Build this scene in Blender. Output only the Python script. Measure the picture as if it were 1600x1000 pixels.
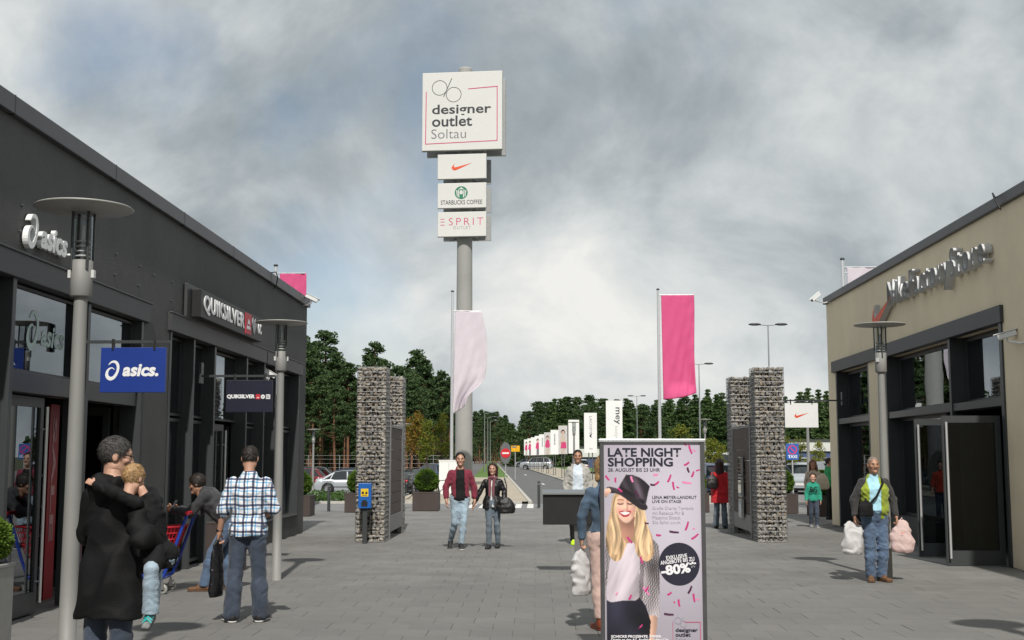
import bpy, bmesh, math, random
import numpy as np
from mathutils import Vector, Matrix, Euler

R = math.radians
PI = math.pi
scene = bpy.context.scene
for o in list(bpy.data.objects):
    bpy.data.objects.remove(o)

# ------------------------------------------------------------------ camera
CAM_H = 1.72
FPX = 1900.0
cam_d = bpy.data.cameras.new('camera')
cam = bpy.data.objects.new('camera', cam_d)
scene.collection.objects.link(cam)
cam.location = (0, 0, CAM_H)
cam.rotation_euler = (R(90) + math.atan(214 / FPX), 0, math.atan(40 / FPX))
cam_d.sensor_width = 36.0
cam_d.lens = 36.0 * FPX / 1600.0
cam_d.clip_start = 0.05
cam_d.clip_end = 4000
scene.camera = cam

# ------------------------------------------------------------------ sun and sky
SUN_EL = R(47)
SUN_DIR = Vector((-0.055, 0.68, -0.731)).normalized()      # the way the light travels
sun_d = bpy.data.lights.new('sun', 'SUN')
sun = bpy.data.objects.new('sun', sun_d)
scene.collection.objects.link(sun)
sun.rotation_euler = SUN_DIR.to_track_quat('-Z', 'Y').to_euler()
sun_d.energy = 3.8
sun_d.angle = R(1.0)
sun_d.color = (1.0, 0.95, 0.88)

world = bpy.data.worlds.new('World')
scene.world = world
world.use_nodes = True
wn, wl = world.node_tree.nodes, world.node_tree.links
wn.clear()
def N(t, **kw):
    n = wn.new(t)
    for k, v in kw.items():
        setattr(n, k, v)
    return n
w_out = N('ShaderNodeOutputWorld'); w_bg = N('ShaderNodeBackground')
w_sky = N('ShaderNodeTexSky', sky_type='NISHITA')
w_sky.sun_disc = False
w_sky.sun_elevation = SUN_EL
w_sky.sun_rotation = math.atan2(-SUN_DIR.x, -SUN_DIR.y)
w_sky.air_density = 1.0; w_sky.dust_density = 1.5
w_tc = N('ShaderNodeTexCoord')
w_sep = N('ShaderNodeSeparateXYZ'); wl.new(w_tc.outputs['Generated'], w_sep.inputs[0])
# a flat cloud deck: direction divided by height above the horizon
w_abs = N('ShaderNodeMath', operation='ABSOLUTE'); wl.new(w_sep.outputs['Z'], w_abs.inputs[0])
w_add = N('ShaderNodeMath', operation='ADD'); wl.new(w_abs.outputs[0], w_add.inputs[0]); w_add.inputs[1].default_value = 0.75
w_dx = N('ShaderNodeMath', operation='DIVIDE'); wl.new(w_sep.outputs['X'], w_dx.inputs[0]); wl.new(w_add.outputs[0], w_dx.inputs[1])
w_dy = N('ShaderNodeMath', operation='DIVIDE'); wl.new(w_sep.outputs['Y'], w_dy.inputs[0]); wl.new(w_add.outputs[0], w_dy.inputs[1])
w_cmb = N('ShaderNodeCombineXYZ'); wl.new(w_dx.outputs[0], w_cmb.inputs[0]); wl.new(w_dy.outputs[0], w_cmb.inputs[1])
CLOUD_SEED = (3.1, 1.7, 0.0)
def wnoise(scale, detail, rough, dist, off):
    mp = N('ShaderNodeMapping'); mp.inputs['Location'].default_value = off
    wl.new(w_cmb.outputs[0], mp.inputs[0])
    n = N('ShaderNodeTexNoise'); n.inputs['Scale'].default_value = scale
    n.inputs['Detail'].default_value = detail; n.inputs['Roughness'].default_value = rough
    n.inputs['Distortion'].default_value = dist
    wl.new(mp.outputs[0], n.inputs['Vector'])
    return n
def wramp(src, stops):
    r = N('ShaderNodeValToRGB')
    e = r.color_ramp.elements
    e[0].position, e[0].color = stops[0][0], (*stops[0][1], 1)
    e[1].position, e[1].color = stops[-1][0], (*stops[-1][1], 1)
    for p, c in stops[1:-1]:
        x = e.new(p); x.color = (*c, 1)
    wl.new(src, r.inputs[0])
    return r
SK = (101.0, 33.0)
n_big = wnoise(2.0, 9, 0.46, 0.25, (SK[0], SK[1], 0.0))
n_fine = wnoise(5.2, 10, 0.58, 0.3, (SK[1], SK[0] + 3, 0))
n_mix = N('ShaderNodeMix', data_type='FLOAT'); n_mix.inputs[0].default_value = 0.47
wl.new(n_big.outputs[0], n_mix.inputs[2]); wl.new(n_fine.outputs[0], n_mix.inputs[3])
r_cloud = wramp(n_mix.outputs[0], [(0.395, (0.29, 0.335, 0.36)), (0.45, (0.39, 0.435, 0.46)), (0.50, (0.53, 0.57, 0.585)), (0.55, (0.67, 0.70, 0.70)), (0.63, (0.86, 0.855, 0.825))])
n_gap = wnoise(2.6, 6, 0.5, 0.2, (SK[0] + 4, SK[1] + 2, 0))
r_gap = wramp(n_gap.outputs[0], [(0.56, (1, 1, 1)), (0.68, (0.35, 0.35, 0.35))])
w_mul = N('ShaderNodeMix', data_type='RGBA', blend_type='MIX')
sk_s = N('ShaderNodeVectorMath', operation='SCALE'); wl.new(w_sky.outputs[0], sk_s.inputs[0]); sk_s.inputs['Scale'].default_value = 1.0
cl_s = N('ShaderNodeVectorMath', operation='SCALE'); wl.new(r_cloud.outputs[0], cl_s.inputs[0]); cl_s.inputs['Scale'].default_value = 9.5
wl.new(r_gap.outputs[0], w_mul.inputs[0])
wl.new(sk_s.outputs[0], w_mul.inputs[6]); wl.new(cl_s.outputs[0], w_mul.inputs[7])
wl.new(w_mul.outputs[2], w_bg.inputs[0])
w_bg.inputs[1].default_value = 0.1
wl.new(w_bg.outputs[0], w_out.inputs[0])

vs = scene.view_settings
vs.view_transform = 'Standard'; vs.look = 'None'; vs.exposure = 0.10; vs.gamma = 1.0
vs.use_curve_mapping = False
scene.render.engine = 'CYCLES'
scene.cycles.use_denoising = True
scene.cycles.max_bounces = 6
scene.cycles.transparent_max_bounces = 12
scene.cycles.caustics_reflective = False
scene.cycles.caustics_refractive = False
# ------------------------------------------------------------------ helpers
COL = scene.collection
rnd = random.Random(7)
RC = cam.rotation_euler.to_matrix()
def at(px, py, Y):
    """the point at distance Y (metres down the mall) seen at a photo pixel"""
    d = RC @ Vector(((px - 800) / FPX, -(py - 500) / FPX, -1))
    return Vector((0, 0, CAM_H)) + d * (Y / d.y)
def onground(px, py):
    d = RC @ Vector(((px - 800) / FPX, -(py - 500) / FPX, -1))
    return Vector((0, 0, CAM_H)) + d * (-CAM_H / d.z)

MATS = {}
def M(name, col, rough=0.6, metal=0.0, var=0.12, vscale=6.0, bump=0.0, bscale=60.0, rand=None, spec=0.5, coat=0.0, wave=None, sheen=0.0, vstretch=None, dirt=0.0, streak=0.0):
    """procedural material: base colour varied by noise, optional fine bump, optional per-object variation"""
    if name in MATS: return MATS[name]
    m = bpy.data.materials.new(name); m.use_nodes = True
    nt = m.node_tree; n, l = nt.nodes, nt.links
    b = n['Principled BSDF']
    b.inputs['Roughness'].default_value = rough; b.inputs['Metallic'].default_value = metal
    b.inputs['Specular IOR Level'].default_value = spec
    if coat: b.inputs['Coat Weight'].default_value = coat; b.inputs['Coat Roughness'].default_value = 0.06
    if sheen: b.inputs['Sheen Weight'].default_value = sheen; b.inputs['Sheen Roughness'].default_value = 0.5
    tc = n.new('ShaderNodeTexCoord')
    vec = tc.outputs['Object']
    if vstretch:
        mp = n.new('ShaderNodeMapping'); mp.inputs['Scale'].default_value = vstretch
        l.new(vec, mp.inputs[0]); vec = mp.outputs[0]
    nz = n.new('ShaderNodeTexNoise'); nz.inputs['Scale'].default_value = vscale; nz.inputs['Detail'].default_value = 6
    nz.inputs['Roughness'].default_value = 0.6
    l.new(vec, nz.inputs['Vector'])
    cr = n.new('ShaderNodeValToRGB')
    c = Vector(col[:3])
    cr.color_ramp.elements[0].position = 0.3; cr.color_ramp.elements[1].position = 0.72
    cr.color_ramp.elements[0].color = (*[max(0, x * (1 - var)) for x in c], 1)
    cr.color_ramp.elements[1].color = (*[min(1, x * (1 + var)) for x in c], 1)
    l.new(nz.outputs[0], cr.inputs[0])
    out = cr.outputs[0]
    if rand:
        oi = n.new('ShaderNodeObjectInfo')
        rr = n.new('ShaderNodeValToRGB')
        rr.color_ramp.interpolation = 'LINEAR'
        e = rr.color_ramp.elements
        e[0].color = (*rand[0], 1); e[1].color = (*rand[-1], 1)
        for i, q in enumerate(rand[1:-1]):
            x = e.new((i + 1) / (len(rand) - 1)); x.color = (*q, 1)
        l.new(oi.outputs['Random'], rr.inputs[0])
        mx = n.new('ShaderNodeMix'); mx.data_type = 'RGBA'; mx.blend_type = 'MULTIPLY'; mx.inputs[0].default_value = 1
        l.new(out, mx.inputs[6]); l.new(rr.outputs[0], mx.inputs[7]); out = mx.outputs[2]
    if dirt:
        n2 = n.new('ShaderNodeTexNoise'); n2.inputs['Scale'].default_value = vscale * 0.23; n2.inputs['Detail'].default_value = 8
        n2.inputs['Distortion'].default_value = 0.6
        l.new(tc.outputs['Object'], n2.inputs['Vector'])
        r2 = n.new('ShaderNodeValToRGB'); r2.color_ramp.elements[0].position = 0.38; r2.color_ramp.elements[1].position = 0.62
        r2.color_ramp.elements[0].color = (1 - dirt, 1 - dirt, 1 - dirt, 1); r2.color_ramp.elements[1].color = (1, 1, 1, 1)
        l.new(n2.outputs[0], r2.inputs[0])
        mx = n.new('ShaderNodeMix'); mx.data_type = 'RGBA'; mx.blend_type = 'MULTIPLY'; mx.inputs[0].default_value = 1
        l.new(out, mx.inputs[6]); l.new(r2.outputs[0], mx.inputs[7]); out = mx.outputs[2]
    if streak:
        mp2 = n.new('ShaderNodeMapping'); mp2.inputs['Scale'].default_value = (1.1, 1.1, 0.12); l.new(tc.outputs['Object'], mp2.inputs[0])
        n3 = n.new('ShaderNodeTexNoise'); n3.inputs['Scale'].default_value = 1.5; n3.inputs['Detail'].default_value = 7; n3.inputs['Roughness'].default_value = 0.7; l.new(mp2.outputs[0], n3.inputs['Vector'])
        r3 = n.new('ShaderNodeValToRGB'); r3.color_ramp.elements[0].position = 0.36; r3.color_ramp.elements[1].position = 0.60
        r3.color_ramp.elements[0].color = (1 - streak, 1 - streak, 1 - streak, 1); r3.color_ramp.elements[1].color = (1, 1, 1, 1); l.new(n3.outputs[0], r3.inputs[0])
        mx = n.new('ShaderNodeMix'); mx.data_type = 'RGBA'; mx.blend_type = 'MULTIPLY'; mx.inputs[0].default_value = 1
        l.new(out, mx.inputs[6]); l.new(r3.outputs[0], mx.inputs[7]); out = mx.outputs[2]
    l.new(out, b.inputs['Base Color'])
    if bump:
        nb = n.new('ShaderNodeTexNoise'); nb.inputs['Scale'].default_value = bscale; nb.inputs['Detail'].default_value = 4
        l.new(vec, nb.inputs['Vector'])
        bp = n.new('ShaderNodeBump'); bp.inputs['Strength'].default_value = bump; bp.inputs['Distance'].default_value = 0.02
        l.new(nb.outputs[0], bp.inputs['Height']); l.new(bp.outputs[0], b.inputs['Normal'])
    MATS[name] = m
    return m

def glass_mat(name, tint=(0.35, 0.40, 0.40), ior=1.55, refl=(0.9, 0.95, 1.0), base=0.0, dark=0.0):
    if name in MATS: return MATS[name]
    m = bpy.data.materials.new(name); m.use_nodes = True
    n, l = m.node_tree.nodes, m.node_tree.links
    n.remove(n['Principled BSDF'])
    out = n['Material Output']
    tr = n.new('ShaderNodeBsdfTransparent'); tr.inputs[0].default_value = (*tint, 1)
    gl = n.new('ShaderNodeBsdfGlossy'); gl.inputs['Roughness'].default_value = 0.0; gl.inputs[0].default_value = (*refl, 1)
    f0 = ((ior - 1) / (ior + 1)) ** 2 + base
    lw = n.new('ShaderNodeLayerWeight'); lw.inputs[0].default_value = 0.5
    pw = n.new('ShaderNodeMath'); pw.operation = 'POWER'; pw.inputs[1].default_value = 3.0; l.new(lw.outputs['Facing'], pw.inputs[0])
    ad = n.new('ShaderNodeMath'); ad.operation = 'MULTIPLY_ADD'; ad.use_clamp = True; ad.inputs[1].default_value = 1 - f0; ad.inputs[2].default_value = f0
    l.new(pw.outputs[0], ad.inputs[0])
    # slightly wavy sheet
    tc = n.new('ShaderNodeTexCoord'); nz = n.new('ShaderNodeTexNoise'); nz.inputs['Scale'].default_value = 1.1; nz.inputs['Detail'].default_value = 1
    l.new(tc.outputs['Object'], nz.inputs['Vector'])
    bp = n.new('ShaderNodeBump'); bp.inputs['Strength'].default_value = 0.05; bp.inputs['Distance'].default_value = 0.02
    l.new(nz.outputs[0], bp.inputs['Height']); l.new(bp.outputs[0], gl.inputs['Normal'])
    mx = n.new('ShaderNodeMixShader')
    l.new(ad.outputs[0], mx.inputs[0]); l.new(tr.outputs[0], mx.inputs[1]); l.new(gl.outputs[0], mx.inputs[2])
    l.new(mx.outputs[0], out.inputs[0])
    MATS[name] = m
    return m

def leaf_mat(name, c0, c1, c2, rough=0.6, trans=0.25):
    if name in MATS: return MATS[name]
    m = bpy.data.materials.new(name); m.use_nodes = True
    n, l = m.node_tree.nodes, m.node_tree.links
    b = n['Principled BSDF']; b.inputs['Roughness'].default_value = rough; b.inputs['Specular IOR Level'].default_value = 0.25
    g = n.new('ShaderNodeNewGeometry')
    oi = n.new('ShaderNodeObjectInfo')
    ad = n.new('ShaderNodeMath'); ad.operation = 'MULTIPLY_ADD'; ad.inputs[1].default_value = 0.35; ad.inputs[2].default_value = -0.12
    l.new(oi.outputs['Random'], ad.inputs[0])
    a2 = n.new('ShaderNodeMath'); a2.operation = 'ADD'; a2.use_clamp = True
    l.new(g.outputs['Random Per Island'], a2.inputs[0]); l.new(ad.outputs[0], a2.inputs[1])
    r = n.new('ShaderNodeValToRGB'); e = r.color_ramp.elements
    e[0].color = (*c0, 1); e[1].color = (*c2, 1); x = e.new(0.5); x.color = (*c1, 1)
    l.new(a2.outputs[0], r.inputs[0]); l.new(r.outputs[0], b.inputs['Base Color'])
    t = n.new('ShaderNodeBsdfTranslucent'); l.new(r.outputs[0], t.inputs[0])
    mx = n.new('ShaderNodeMixShader'); mx.inputs[0].default_value = trans
    l.new(b.outputs[0], mx.inputs[1]); l.new(t.outputs[0], mx.inputs[2])
    l.new(mx.outputs[0], n['Material Output'].inputs[0])
    MATS[name] = m
    return m

def link(o, parent=None):
    COL.objects.link(o)
    if parent is not None: o.parent = parent
    return o
def tag(o, label, cat, group=None, kind=None):
    if label: o['label'] = label
    if cat: o['category'] = cat
    if group: o['group'] = group
    if kind: o['kind'] = kind
    return o
def thing(name, label, cat, loc=(0, 0, 0), rz=0.0, group=None):
    o = bpy.data.objects.new(name, None)
    o.empty_display_size = 0.1
    link(o); o.location = loc; o.rotation_euler = (0, 0, rz)
    return tag(o, label, cat, group)
def copy_tree(o, parent=None):
    c = o.copy(); COL.objects.link(c); c.parent = parent
    for ch in list(o.children):
        copy_tree(ch, c)
    return c

class MB:
    """collects boxes, tubes, prisms ... and links them as one mesh object"""
    def __init__(s): s.v = []; s.f = []; s.smooth = []
    def add(s, vs, fs, sm=False, mat=None):
        k = len(s.v)
        s.v += [tuple(mat @ Vector(p)) if mat is not None else tuple(p) for p in vs]
        s.f += [tuple(k + i for i in q) for q in fs]
        s.smooth += [sm] * len(fs)
        return s
    def box(s, x0, x1, y0, y1, z0, z1, mat=None):
        return s.add([(x0, y0, z0), (x1, y0, z0), (x1, y1, z0), (x0, y1, z0), (x0, y0, z1), (x1, y0, z1), (x1, y1, z1), (x0, y1, z1)],
                     [(3, 2, 1, 0), (4, 5, 6, 7), (0, 1, 5, 4), (1, 2, 6, 5), (2, 3, 7, 6), (3, 0, 4, 7)], mat=mat)
    def cbox(s, x0, x1, y0, y1, z0, z1, c=0.004, mat=None):
        """box with chamfered top edge"""
        return s.add([(x0, y0, z0), (x1, y0, z0), (x1, y1, z0), (x0, y1, z0), (x0, y0, z1 - c), (x1, y0, z1 - c), (x1, y1, z1 - c), (x0, y1, z1 - c),
                      (x0 + c, y0 + c, z1), (x1 - c, y0 + c, z1), (x1 - c, y1 - c, z1), (x0 + c, y1 - c, z1)],
                     [(8, 9, 10, 11), (0, 1, 5, 4), (1, 2, 6, 5), (2, 3, 7, 6), (3, 0, 4, 7), (4, 5, 9, 8), (5, 6, 10, 9), (6, 7, 11, 10), (7, 4, 8, 11)], mat=mat)
    def tube(s, pts, r, n=8, cap=True, mat=None):
        """tube along points; r a number or list"""
        pts = [Vector(p) for p in pts]
        rs = r if isinstance(r, (list, tuple)) else [r] * len(pts)
        vs, fs = [], []
        up = None
        for i, p in enumerate(pts):
            d = (pts[min(i + 1, len(pts) - 1)] - pts[max(i - 1, 0)]).normalized()
            if up is None:
                up = Vector((0, 0, 1)) if abs(d.z) < 0.9 else Vector((1, 0, 0))
            a = d.cross(up).normalized(); b = d.cross(a).normalized(); up = -b if False else up
            for k in range(n):
                t = 2 * PI * k / n
                vs.append(p + (a * math.cos(t) + b * math.sin(t)) * rs[i])
        for i in range(len(pts) - 1):
            for k in range(n):
                fs.append((i * n + k, (i + 1) * n + k, (i + 1) * n + (k + 1) % n, i * n + (k + 1) % n))
        s.add(vs, fs, True, mat)
        if cap:
            s.add(vs[:n], [tuple(range(n))], False, mat)
            s.add(vs[-n:], [tuple(reversed(range(n)))], False, mat)
        return s
    def lathe(s, prof, n=24, mat=None, smooth=True):
        """prof: list of (r, z) about the z axis"""
        vs, fs = [], []
        for r, z in prof:
            for k in range(n):
                t = 2 * PI * k / n; vs.append((r * math.cos(t), r * math.sin(t), z))
        for i in range(len(prof) - 1):
            for k in range(n):
                fs.append((i * n + k, i * n + (k + 1) % n, (i + 1) * n + (k + 1) % n, (i + 1) * n + k))
        return s.add(vs, fs, smooth, mat)
    def prism(s, poly, y0, y1, mat=None):
        """polygon in (x, z) extruded from y0 to y1"""
        n = len(poly)
        vs = [(x, y0, z) for x, z in poly] + [(x, y1, z) for x, z in poly]
        fs = [tuple(range(n)), tuple(reversed(range(n, 2 * n)))]
        fs += [(i, n + i, n + (i + 1) % n, (i + 1) % n) for i in range(n)]
        return s.add(vs, fs, mat=mat)
    def flat(s, poly, y=0.0, mat=None):
        return s.add([(x, y, z) for x, z in poly], [tuple(range(len(poly)))], mat=mat)
    def ell(s, c, r, n=12, m=8, mat=None):
        vs, fs = [], []
        for i in range(m + 1):
            a = PI * i / m
            for k in range(n):
                t = 2 * PI * k / n
                vs.append((c[0] + r[0] * math.sin(a) * math.cos(t), c[1] + r[1] * math.sin(a) * math.sin(t), c[2] + r[2] * math.cos(a)))
        for i in range(m):
            for k in range(n):
                fs.append((i * n + k, (i + 1) * n + k, (i + 1) * n + (k + 1) % n, i * n + (k + 1) % n))
        return s.add(vs, fs, True, mat)
    def mesh(s, name, m):
        me = bpy.data.meshes.new(name)
        me.from_pydata(s.v, [], s.f); me.update()
        me.polygons.foreach_set('use_smooth', s.smooth)
        if m is not None: me.materials.append(m)
        return me
    def build(s, name, m, parent=None, loc=None, rot=None, kind=None, fix=True):
        me = s.mesh(name, m)
        if fix:
            bm = bmesh.new(); bm.from_mesh(me)
            bmesh.ops.recalc_face_normals(bm, faces=bm.faces)
            bm.to_mesh(me); bm.free()
        o = bpy.data.objects.new(name, me)
        link(o, parent)
        if loc is not None: o.location = loc
        if rot is not None: o.rotation_euler = rot
        if kind: o['kind'] = kind
        return o
def obj(name, me, parent=None, loc=None, rot=None, scale=None):
    o = bpy.data.objects.new(name, me); link(o, parent)
    if loc is not None: o.location = loc
    if rot is not None: o.rotation_euler = rot
    if scale is not None: o.scale = scale
    return o
def bevel(o, w=0.006, seg=2):
    md = o.modifiers.new('bevel', 'BEVEL'); md.width = w; md.segments = seg; md.limit_method = 'ANGLE'; md.angle_limit = R(40)
    return o
def struct(o, label=None):
    o['kind'] = 'structure'
    if label: o['label'] = label
    return o
def np_mesh(name, v, f, m, smooth=True):
    me = bpy.data.meshes.new(name)
    v = np.asarray(v, dtype=np.float32); f = np.asarray(f, dtype=np.int32)
    k = f.shape[1]
    me.vertices.add(len(v)); me.vertices.foreach_set('co', v.ravel())
    me.loops.add(f.size); me.loops.foreach_set('vertex_index', f.ravel())
    me.polygons.add(len(f)); me.polygons.foreach_set('loop_start', np.arange(0, f.size, k, dtype=np.int32))
    me.polygons.foreach_set('use_smooth', np.full(len(f), smooth))
    me.update(calc_edges=True); me.validate()
    if m is not None: me.materials.append(m)
    return me

# lettering: text set in the built-in font, as flat or raised geometry in the x-z plane facing -y
def text_mesh(s, m, w=None, h=None, bold=0.0, ext=0.0, shear=0.0, align='L', spacing=1.0):
    cu = bpy.data.curves.new('lettering', 'FONT')
    cu.body = s; cu.size = 1.0; cu.offset = bold; cu.extrude = 0.0; cu.shear = shear; cu.resolution_u = 3
    cu.space_character = spacing; cu.fill_mode = 'FRONT' if ext == 0 else 'BOTH'
    if ext: cu.extrude = 0.5
    o = bpy.data.objects.new('lettering', cu)
    COL.objects.link(o)
    bpy.context.view_layer.update()
    me = bpy.data.meshes.new_from_object(o.evaluated_get(bpy.context.evaluated_depsgraph_get()))
    bpy.data.objects.remove(o); bpy.data.curves.remove(cu)
    n = len(me.vertices)
    co = np.empty(n * 3, dtype=np.float32); me.vertices.foreach_get('co', co); co = co.reshape(-1, 3)
    lo, hi = co.min(0), co.max(0)
    sx = w / (hi[0] - lo[0]) if w else None
    sz = h / (hi[1] - lo[1]) if h else None
    sx = sx or sz; sz = sz or sx
    x = (co[:, 0] - lo[0]) * sx; z = (co[:, 1] - lo[1]) * sz
    W_ = (hi[0] - lo[0]) * sx; H_ = (hi[1] - lo[1]) * sz
    if align == 'C': x -= W_ / 2; z -= H_ / 2
    y = -(co[:, 2] - lo[2]) * ext if ext else np.zeros(n)
    co = np.stack([x, y, z], 1).astype(np.float32)
    me.vertices.foreach_set('co', co.ravel()); me.update()
    me.materials.clear(); me.materials.append(m)
    return me
def text(s, m, parent, loc, rot=None, name='lettering', **kw):
    return obj(name, text_mesh(s, m, **kw), parent, loc, rot)

def arc(cx, cz, r, a0, a1, n=16, rz=None):
    rz = rz or r
    return [(cx + r * math.cos(R(a0 + (a1 - a0) * i / n)), cz + rz * math.sin(R(a0 + (a1 - a0) * i / n))) for i in range(n + 1)]
def swoosh(w):
    """tick-shaped emblem, width w, centred"""
    up = [(0.0, 0.0), (0.04, -0.075), (0.10, -0.125), (0.18, -0.135), (0.28, -0.10), (1.0, 0.22)]
    lo = [(0.26, 0.035), (0.17, 0.015), (0.125, 0.04), (0.115, 0.09), (0.155, 0.20), (0.06, 0.10)]
    return [((x - 0.5) * w, (z - 0.04) * w) for x, z in up + lo]
def spiral_logo(h):
    """looped letter-a emblem made of a tapering band; returns list of polygons, height h"""
    pts = []
    ctr = [(-0.28, 0.30, .015), (-0.10, 0.46, .05), (0.12, 0.44, .075), (0.24, 0.22, .075), (0.20, -0.10, .07), (0.02, -0.38, .085), (-0.20, -0.44, .10), (-0.36, -0.26, .085), (-0.30, 0.02, .055), (-0.10, 0.14, .03), (0.05, 0.04, .015)]
    # smooth the centre line
    P = []
    for i in range(len(ctr) - 1):
        p0 = ctr[max(i - 1, 0)]; p1 = ctr[i]; p2 = ctr[i + 1]; p3 = ctr[min(i + 2, len(ctr) - 1)]
        for k in range(4):
            t = k / 4
            P.append(tuple(0.5 * ((2 * b) + (-a + c) * t + (2 * a - 5 * b + 4 * c - d) * t * t + (-a + 3 * b - 3 * c + d) * t ** 3) for a, b, c, d in zip(p0, p1, p2, p3)))
    P.append(ctr[-1])
    quads = []
    L, Rr = [], []
    for i, (x, z, r) in enumerate(P):
        a = P[max(i - 1, 0)]; b = P[min(i + 1, len(P) - 1)]
        d = Vector((b[0] - a[0], b[1] - a[1])).normalized(); n = Vector((-d.y, d.x))
        L.append(((x + n.x * r) * h, (z + n.y * r) * h)); Rr.append(((x - n.x * r) * h, (z - n.y * r) * h))
    return [[L[i], L[i + 1], Rr[i + 1], Rr[i]] for i in range(len(P) - 1)]
# ------------------------------------------------------------------ ground
def sstep(a, b, x):
    t = min(1, max(0, (x - a) / (b - a))); return t * t * (3 - 2 * t)
def gz(x, y):
    """ground height: the car park on the left lies half a metre lower"""
    return -0.5 * sstep(-5.8, -8.5, x) * sstep(47.5, 60, y) + 0.5 * sstep(-5.8, -8.5, x) * sstep(112, 125, y)
def sheet(xs, ys, dz, keep=None):
    mb = MB()
    idx = {}
    for i, x in enumerate(xs):
        for j, y in enumerate(ys):
            idx[i, j] = len(mb.v); mb.v.append((x, y, gz(x, y) + dz))
    for i in range(len(xs) - 1):
        for j in range(len(ys) - 1):
            cx, cy = (xs[i] + xs[i + 1]) / 2, (ys[j] + ys[j + 1]) / 2
            if keep is None or keep(cx, cy):
                mb.f.append((idx[i, j], idx[i + 1, j], idx[i + 1, j + 1], idx[i, j + 1])); mb.smooth.append(True)
    return mb
def lin(a, b, n): return [a + (b - a) * i / n for i in range(n + 1)]

m_soil = M('grass_soil', (0.075, 0.085, 0.035), 0.95, var=0.45, vscale=0.9, bump=0.6, bscale=8, dirt=0.4)
m_asph = M('asphalt', (0.135, 0.135, 0.135), 0.88, var=0.12, vscale=9, bump=0.25, bscale=90, dirt=0.18)
m_asph2 = M('asphalt_pale', (0.20, 0.20, 0.20), 0.88, var=0.10, vscale=5, bump=0.2, bscale=90, dirt=0.15)
m_beige = M('beige_paving', (0.42, 0.37, 0.29), 0.85, var=0.10, vscale=4, bump=0.2, bscale=40, dirt=0.15)
m_kerb = M('kerb_concrete', (0.45, 0.43, 0.39), 0.8, var=0.12, vscale=5)
m_white = M('road_paint', (0.75, 0.75, 0.72), 0.7, var=0.12, vscale=8, dirt=0.15)
m_lawn = M('lawn', (0.09, 0.17, 0.03), 0.95, var=0.35, vscale=6, bump=0.8, bscale=30)

g = sheet([-1500, -400, -150] + lin(-80, 80, 64) + [150, 400, 1500], [-400, -100, -40] + lin(0, 150, 75) + lin(170, 400, 10) + [600, 1000, 3000], -0.16)
struct(g.build('ground', m_soil, fix=False))

# plaza bed below the slabs (joints)
m_joint = M('joint_sand', (0.15, 0.146, 0.14), 0.95, var=0.3, vscale=30)
pb = MB(); pb.box(-16, 20, -70, 40, -0.15, -0.012)
plaza = pb.build('plaza', m_joint); struct(plaza)
# slab material: tone differs from slab to slab
def slab_material():
    m = M('paving_slab', (0.214, 0.209, 0.200), 0.8, var=0.10, vscale=2.6, bump=0.3, bscale=110, dirt=0.16)
    n, l = m.node_tree.nodes, m.node_tree.links
    b = n['Principled BSDF']
    src = b.inputs['Base Color'].links[0].from_socket
    oi = n.new('ShaderNodeObjectInfo'); g_ = n.new('ShaderNodeNewGeometry')
    a = n.new('ShaderNodeMath'); a.operation = 'ADD'; l.new(oi.outputs['Random'], a.inputs[0]); l.new(g_.outputs['Random Per Island'], a.inputs[1])
    fr = n.new('ShaderNodeMath'); fr.operation = 'FRACT'; l.new(a.outputs[0], fr.inputs[0])
    r = n.new('ShaderNodeValToRGB'); r.color_ramp.elements[0].color = (0.94, 0.94, 0.945, 1); r.color_ramp.elements[1].color = (1.04, 1.035, 1.03, 1)
    l.new(fr.outputs[0], r.inputs[0])
    mx = n.new('ShaderNodeMix'); mx.data_type = 'RGBA'; mx.blend_type = 'MULTIPLY'; mx.inputs[0].default_value = 1
    l.new(src, mx.inputs[6]); l.new(r.outputs[0], mx.inputs[7]); 
    # stains in world space that run across slabs
    nz = n.new('ShaderNodeTexNoise'); nz.inputs['Scale'].default_value = 0.35; nz.inputs['Detail'].default_value = 9; nz.inputs['Roughness'].default_value = 0.65
    l.new(g_.outputs['Position'], nz.inputs['Vector'])
    r2 = n.new('ShaderNodeValToRGB'); r2.color_ramp.elements[0].position = 0.32; r2.color_ramp.elements[1].position = 0.68
    r2.color_ramp.elements[0].color = (0.84, 0.84, 0.84, 1); r2.color_ramp.elements[1].color = (1.06, 1.06, 1.05, 1)
    l.new(nz.outputs[0], r2.inputs[0])
    m2 = n.new('ShaderNodeMix'); m2.data_type = 'RGBA'; m2.blend_type = 'MULTIPLY'; m2.inputs[0].default_value = 1
    l.new(mx.outputs[2], m2.inputs[6]); l.new(r2.outputs[0], m2.inputs[7]); l.new(m2.outputs[2], b.inputs['Base Color'])
    # small pale and dark spots (gum, grit)
    vo = n.new('ShaderNodeTexVoronoi'); vo.inputs['Scale'].default_value = 1.6; vo.inputs['Randomness'].default_value = 1
    l.new(g_.outputs['Position'], vo.inputs['Vector'])
    lt = n.new('ShaderNodeMath'); lt.operation = 'LESS_THAN'; lt.inputs[1].default_value = 0.028; l.new(vo.outputs['Distance'], lt.inputs[0])
    m3 = n.new('ShaderNodeMix'); m3.data_type = 'RGBA'; l.new(lt.outputs[0], m3.inputs[0]); l.new(m2.outputs[2], m3.inputs[6]); m3.inputs[7].default_value = (0.13, 0.125, 0.12, 1)
    l.new(m3.outputs[2], b.inputs['Base Color'])
    return m
m_slab = slab_material()
SW, SD = 0.42, 0.46
slabs = []
j = 0; y = 6.0
while y < 39.9:
    x = -16 + (SW / 2 if j % 2 else 0)
    while x < 19.5:
        cx, cy = x + SW / 2, y + SD / 2
        inside = (cx > -5.30 or cy > 28.6) and (cx < 7.5 or cy > 32.2) and cy < 39.8
        if inside: slabs.append((x, y))
        x += SW
    y += SD; j += 1
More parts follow.
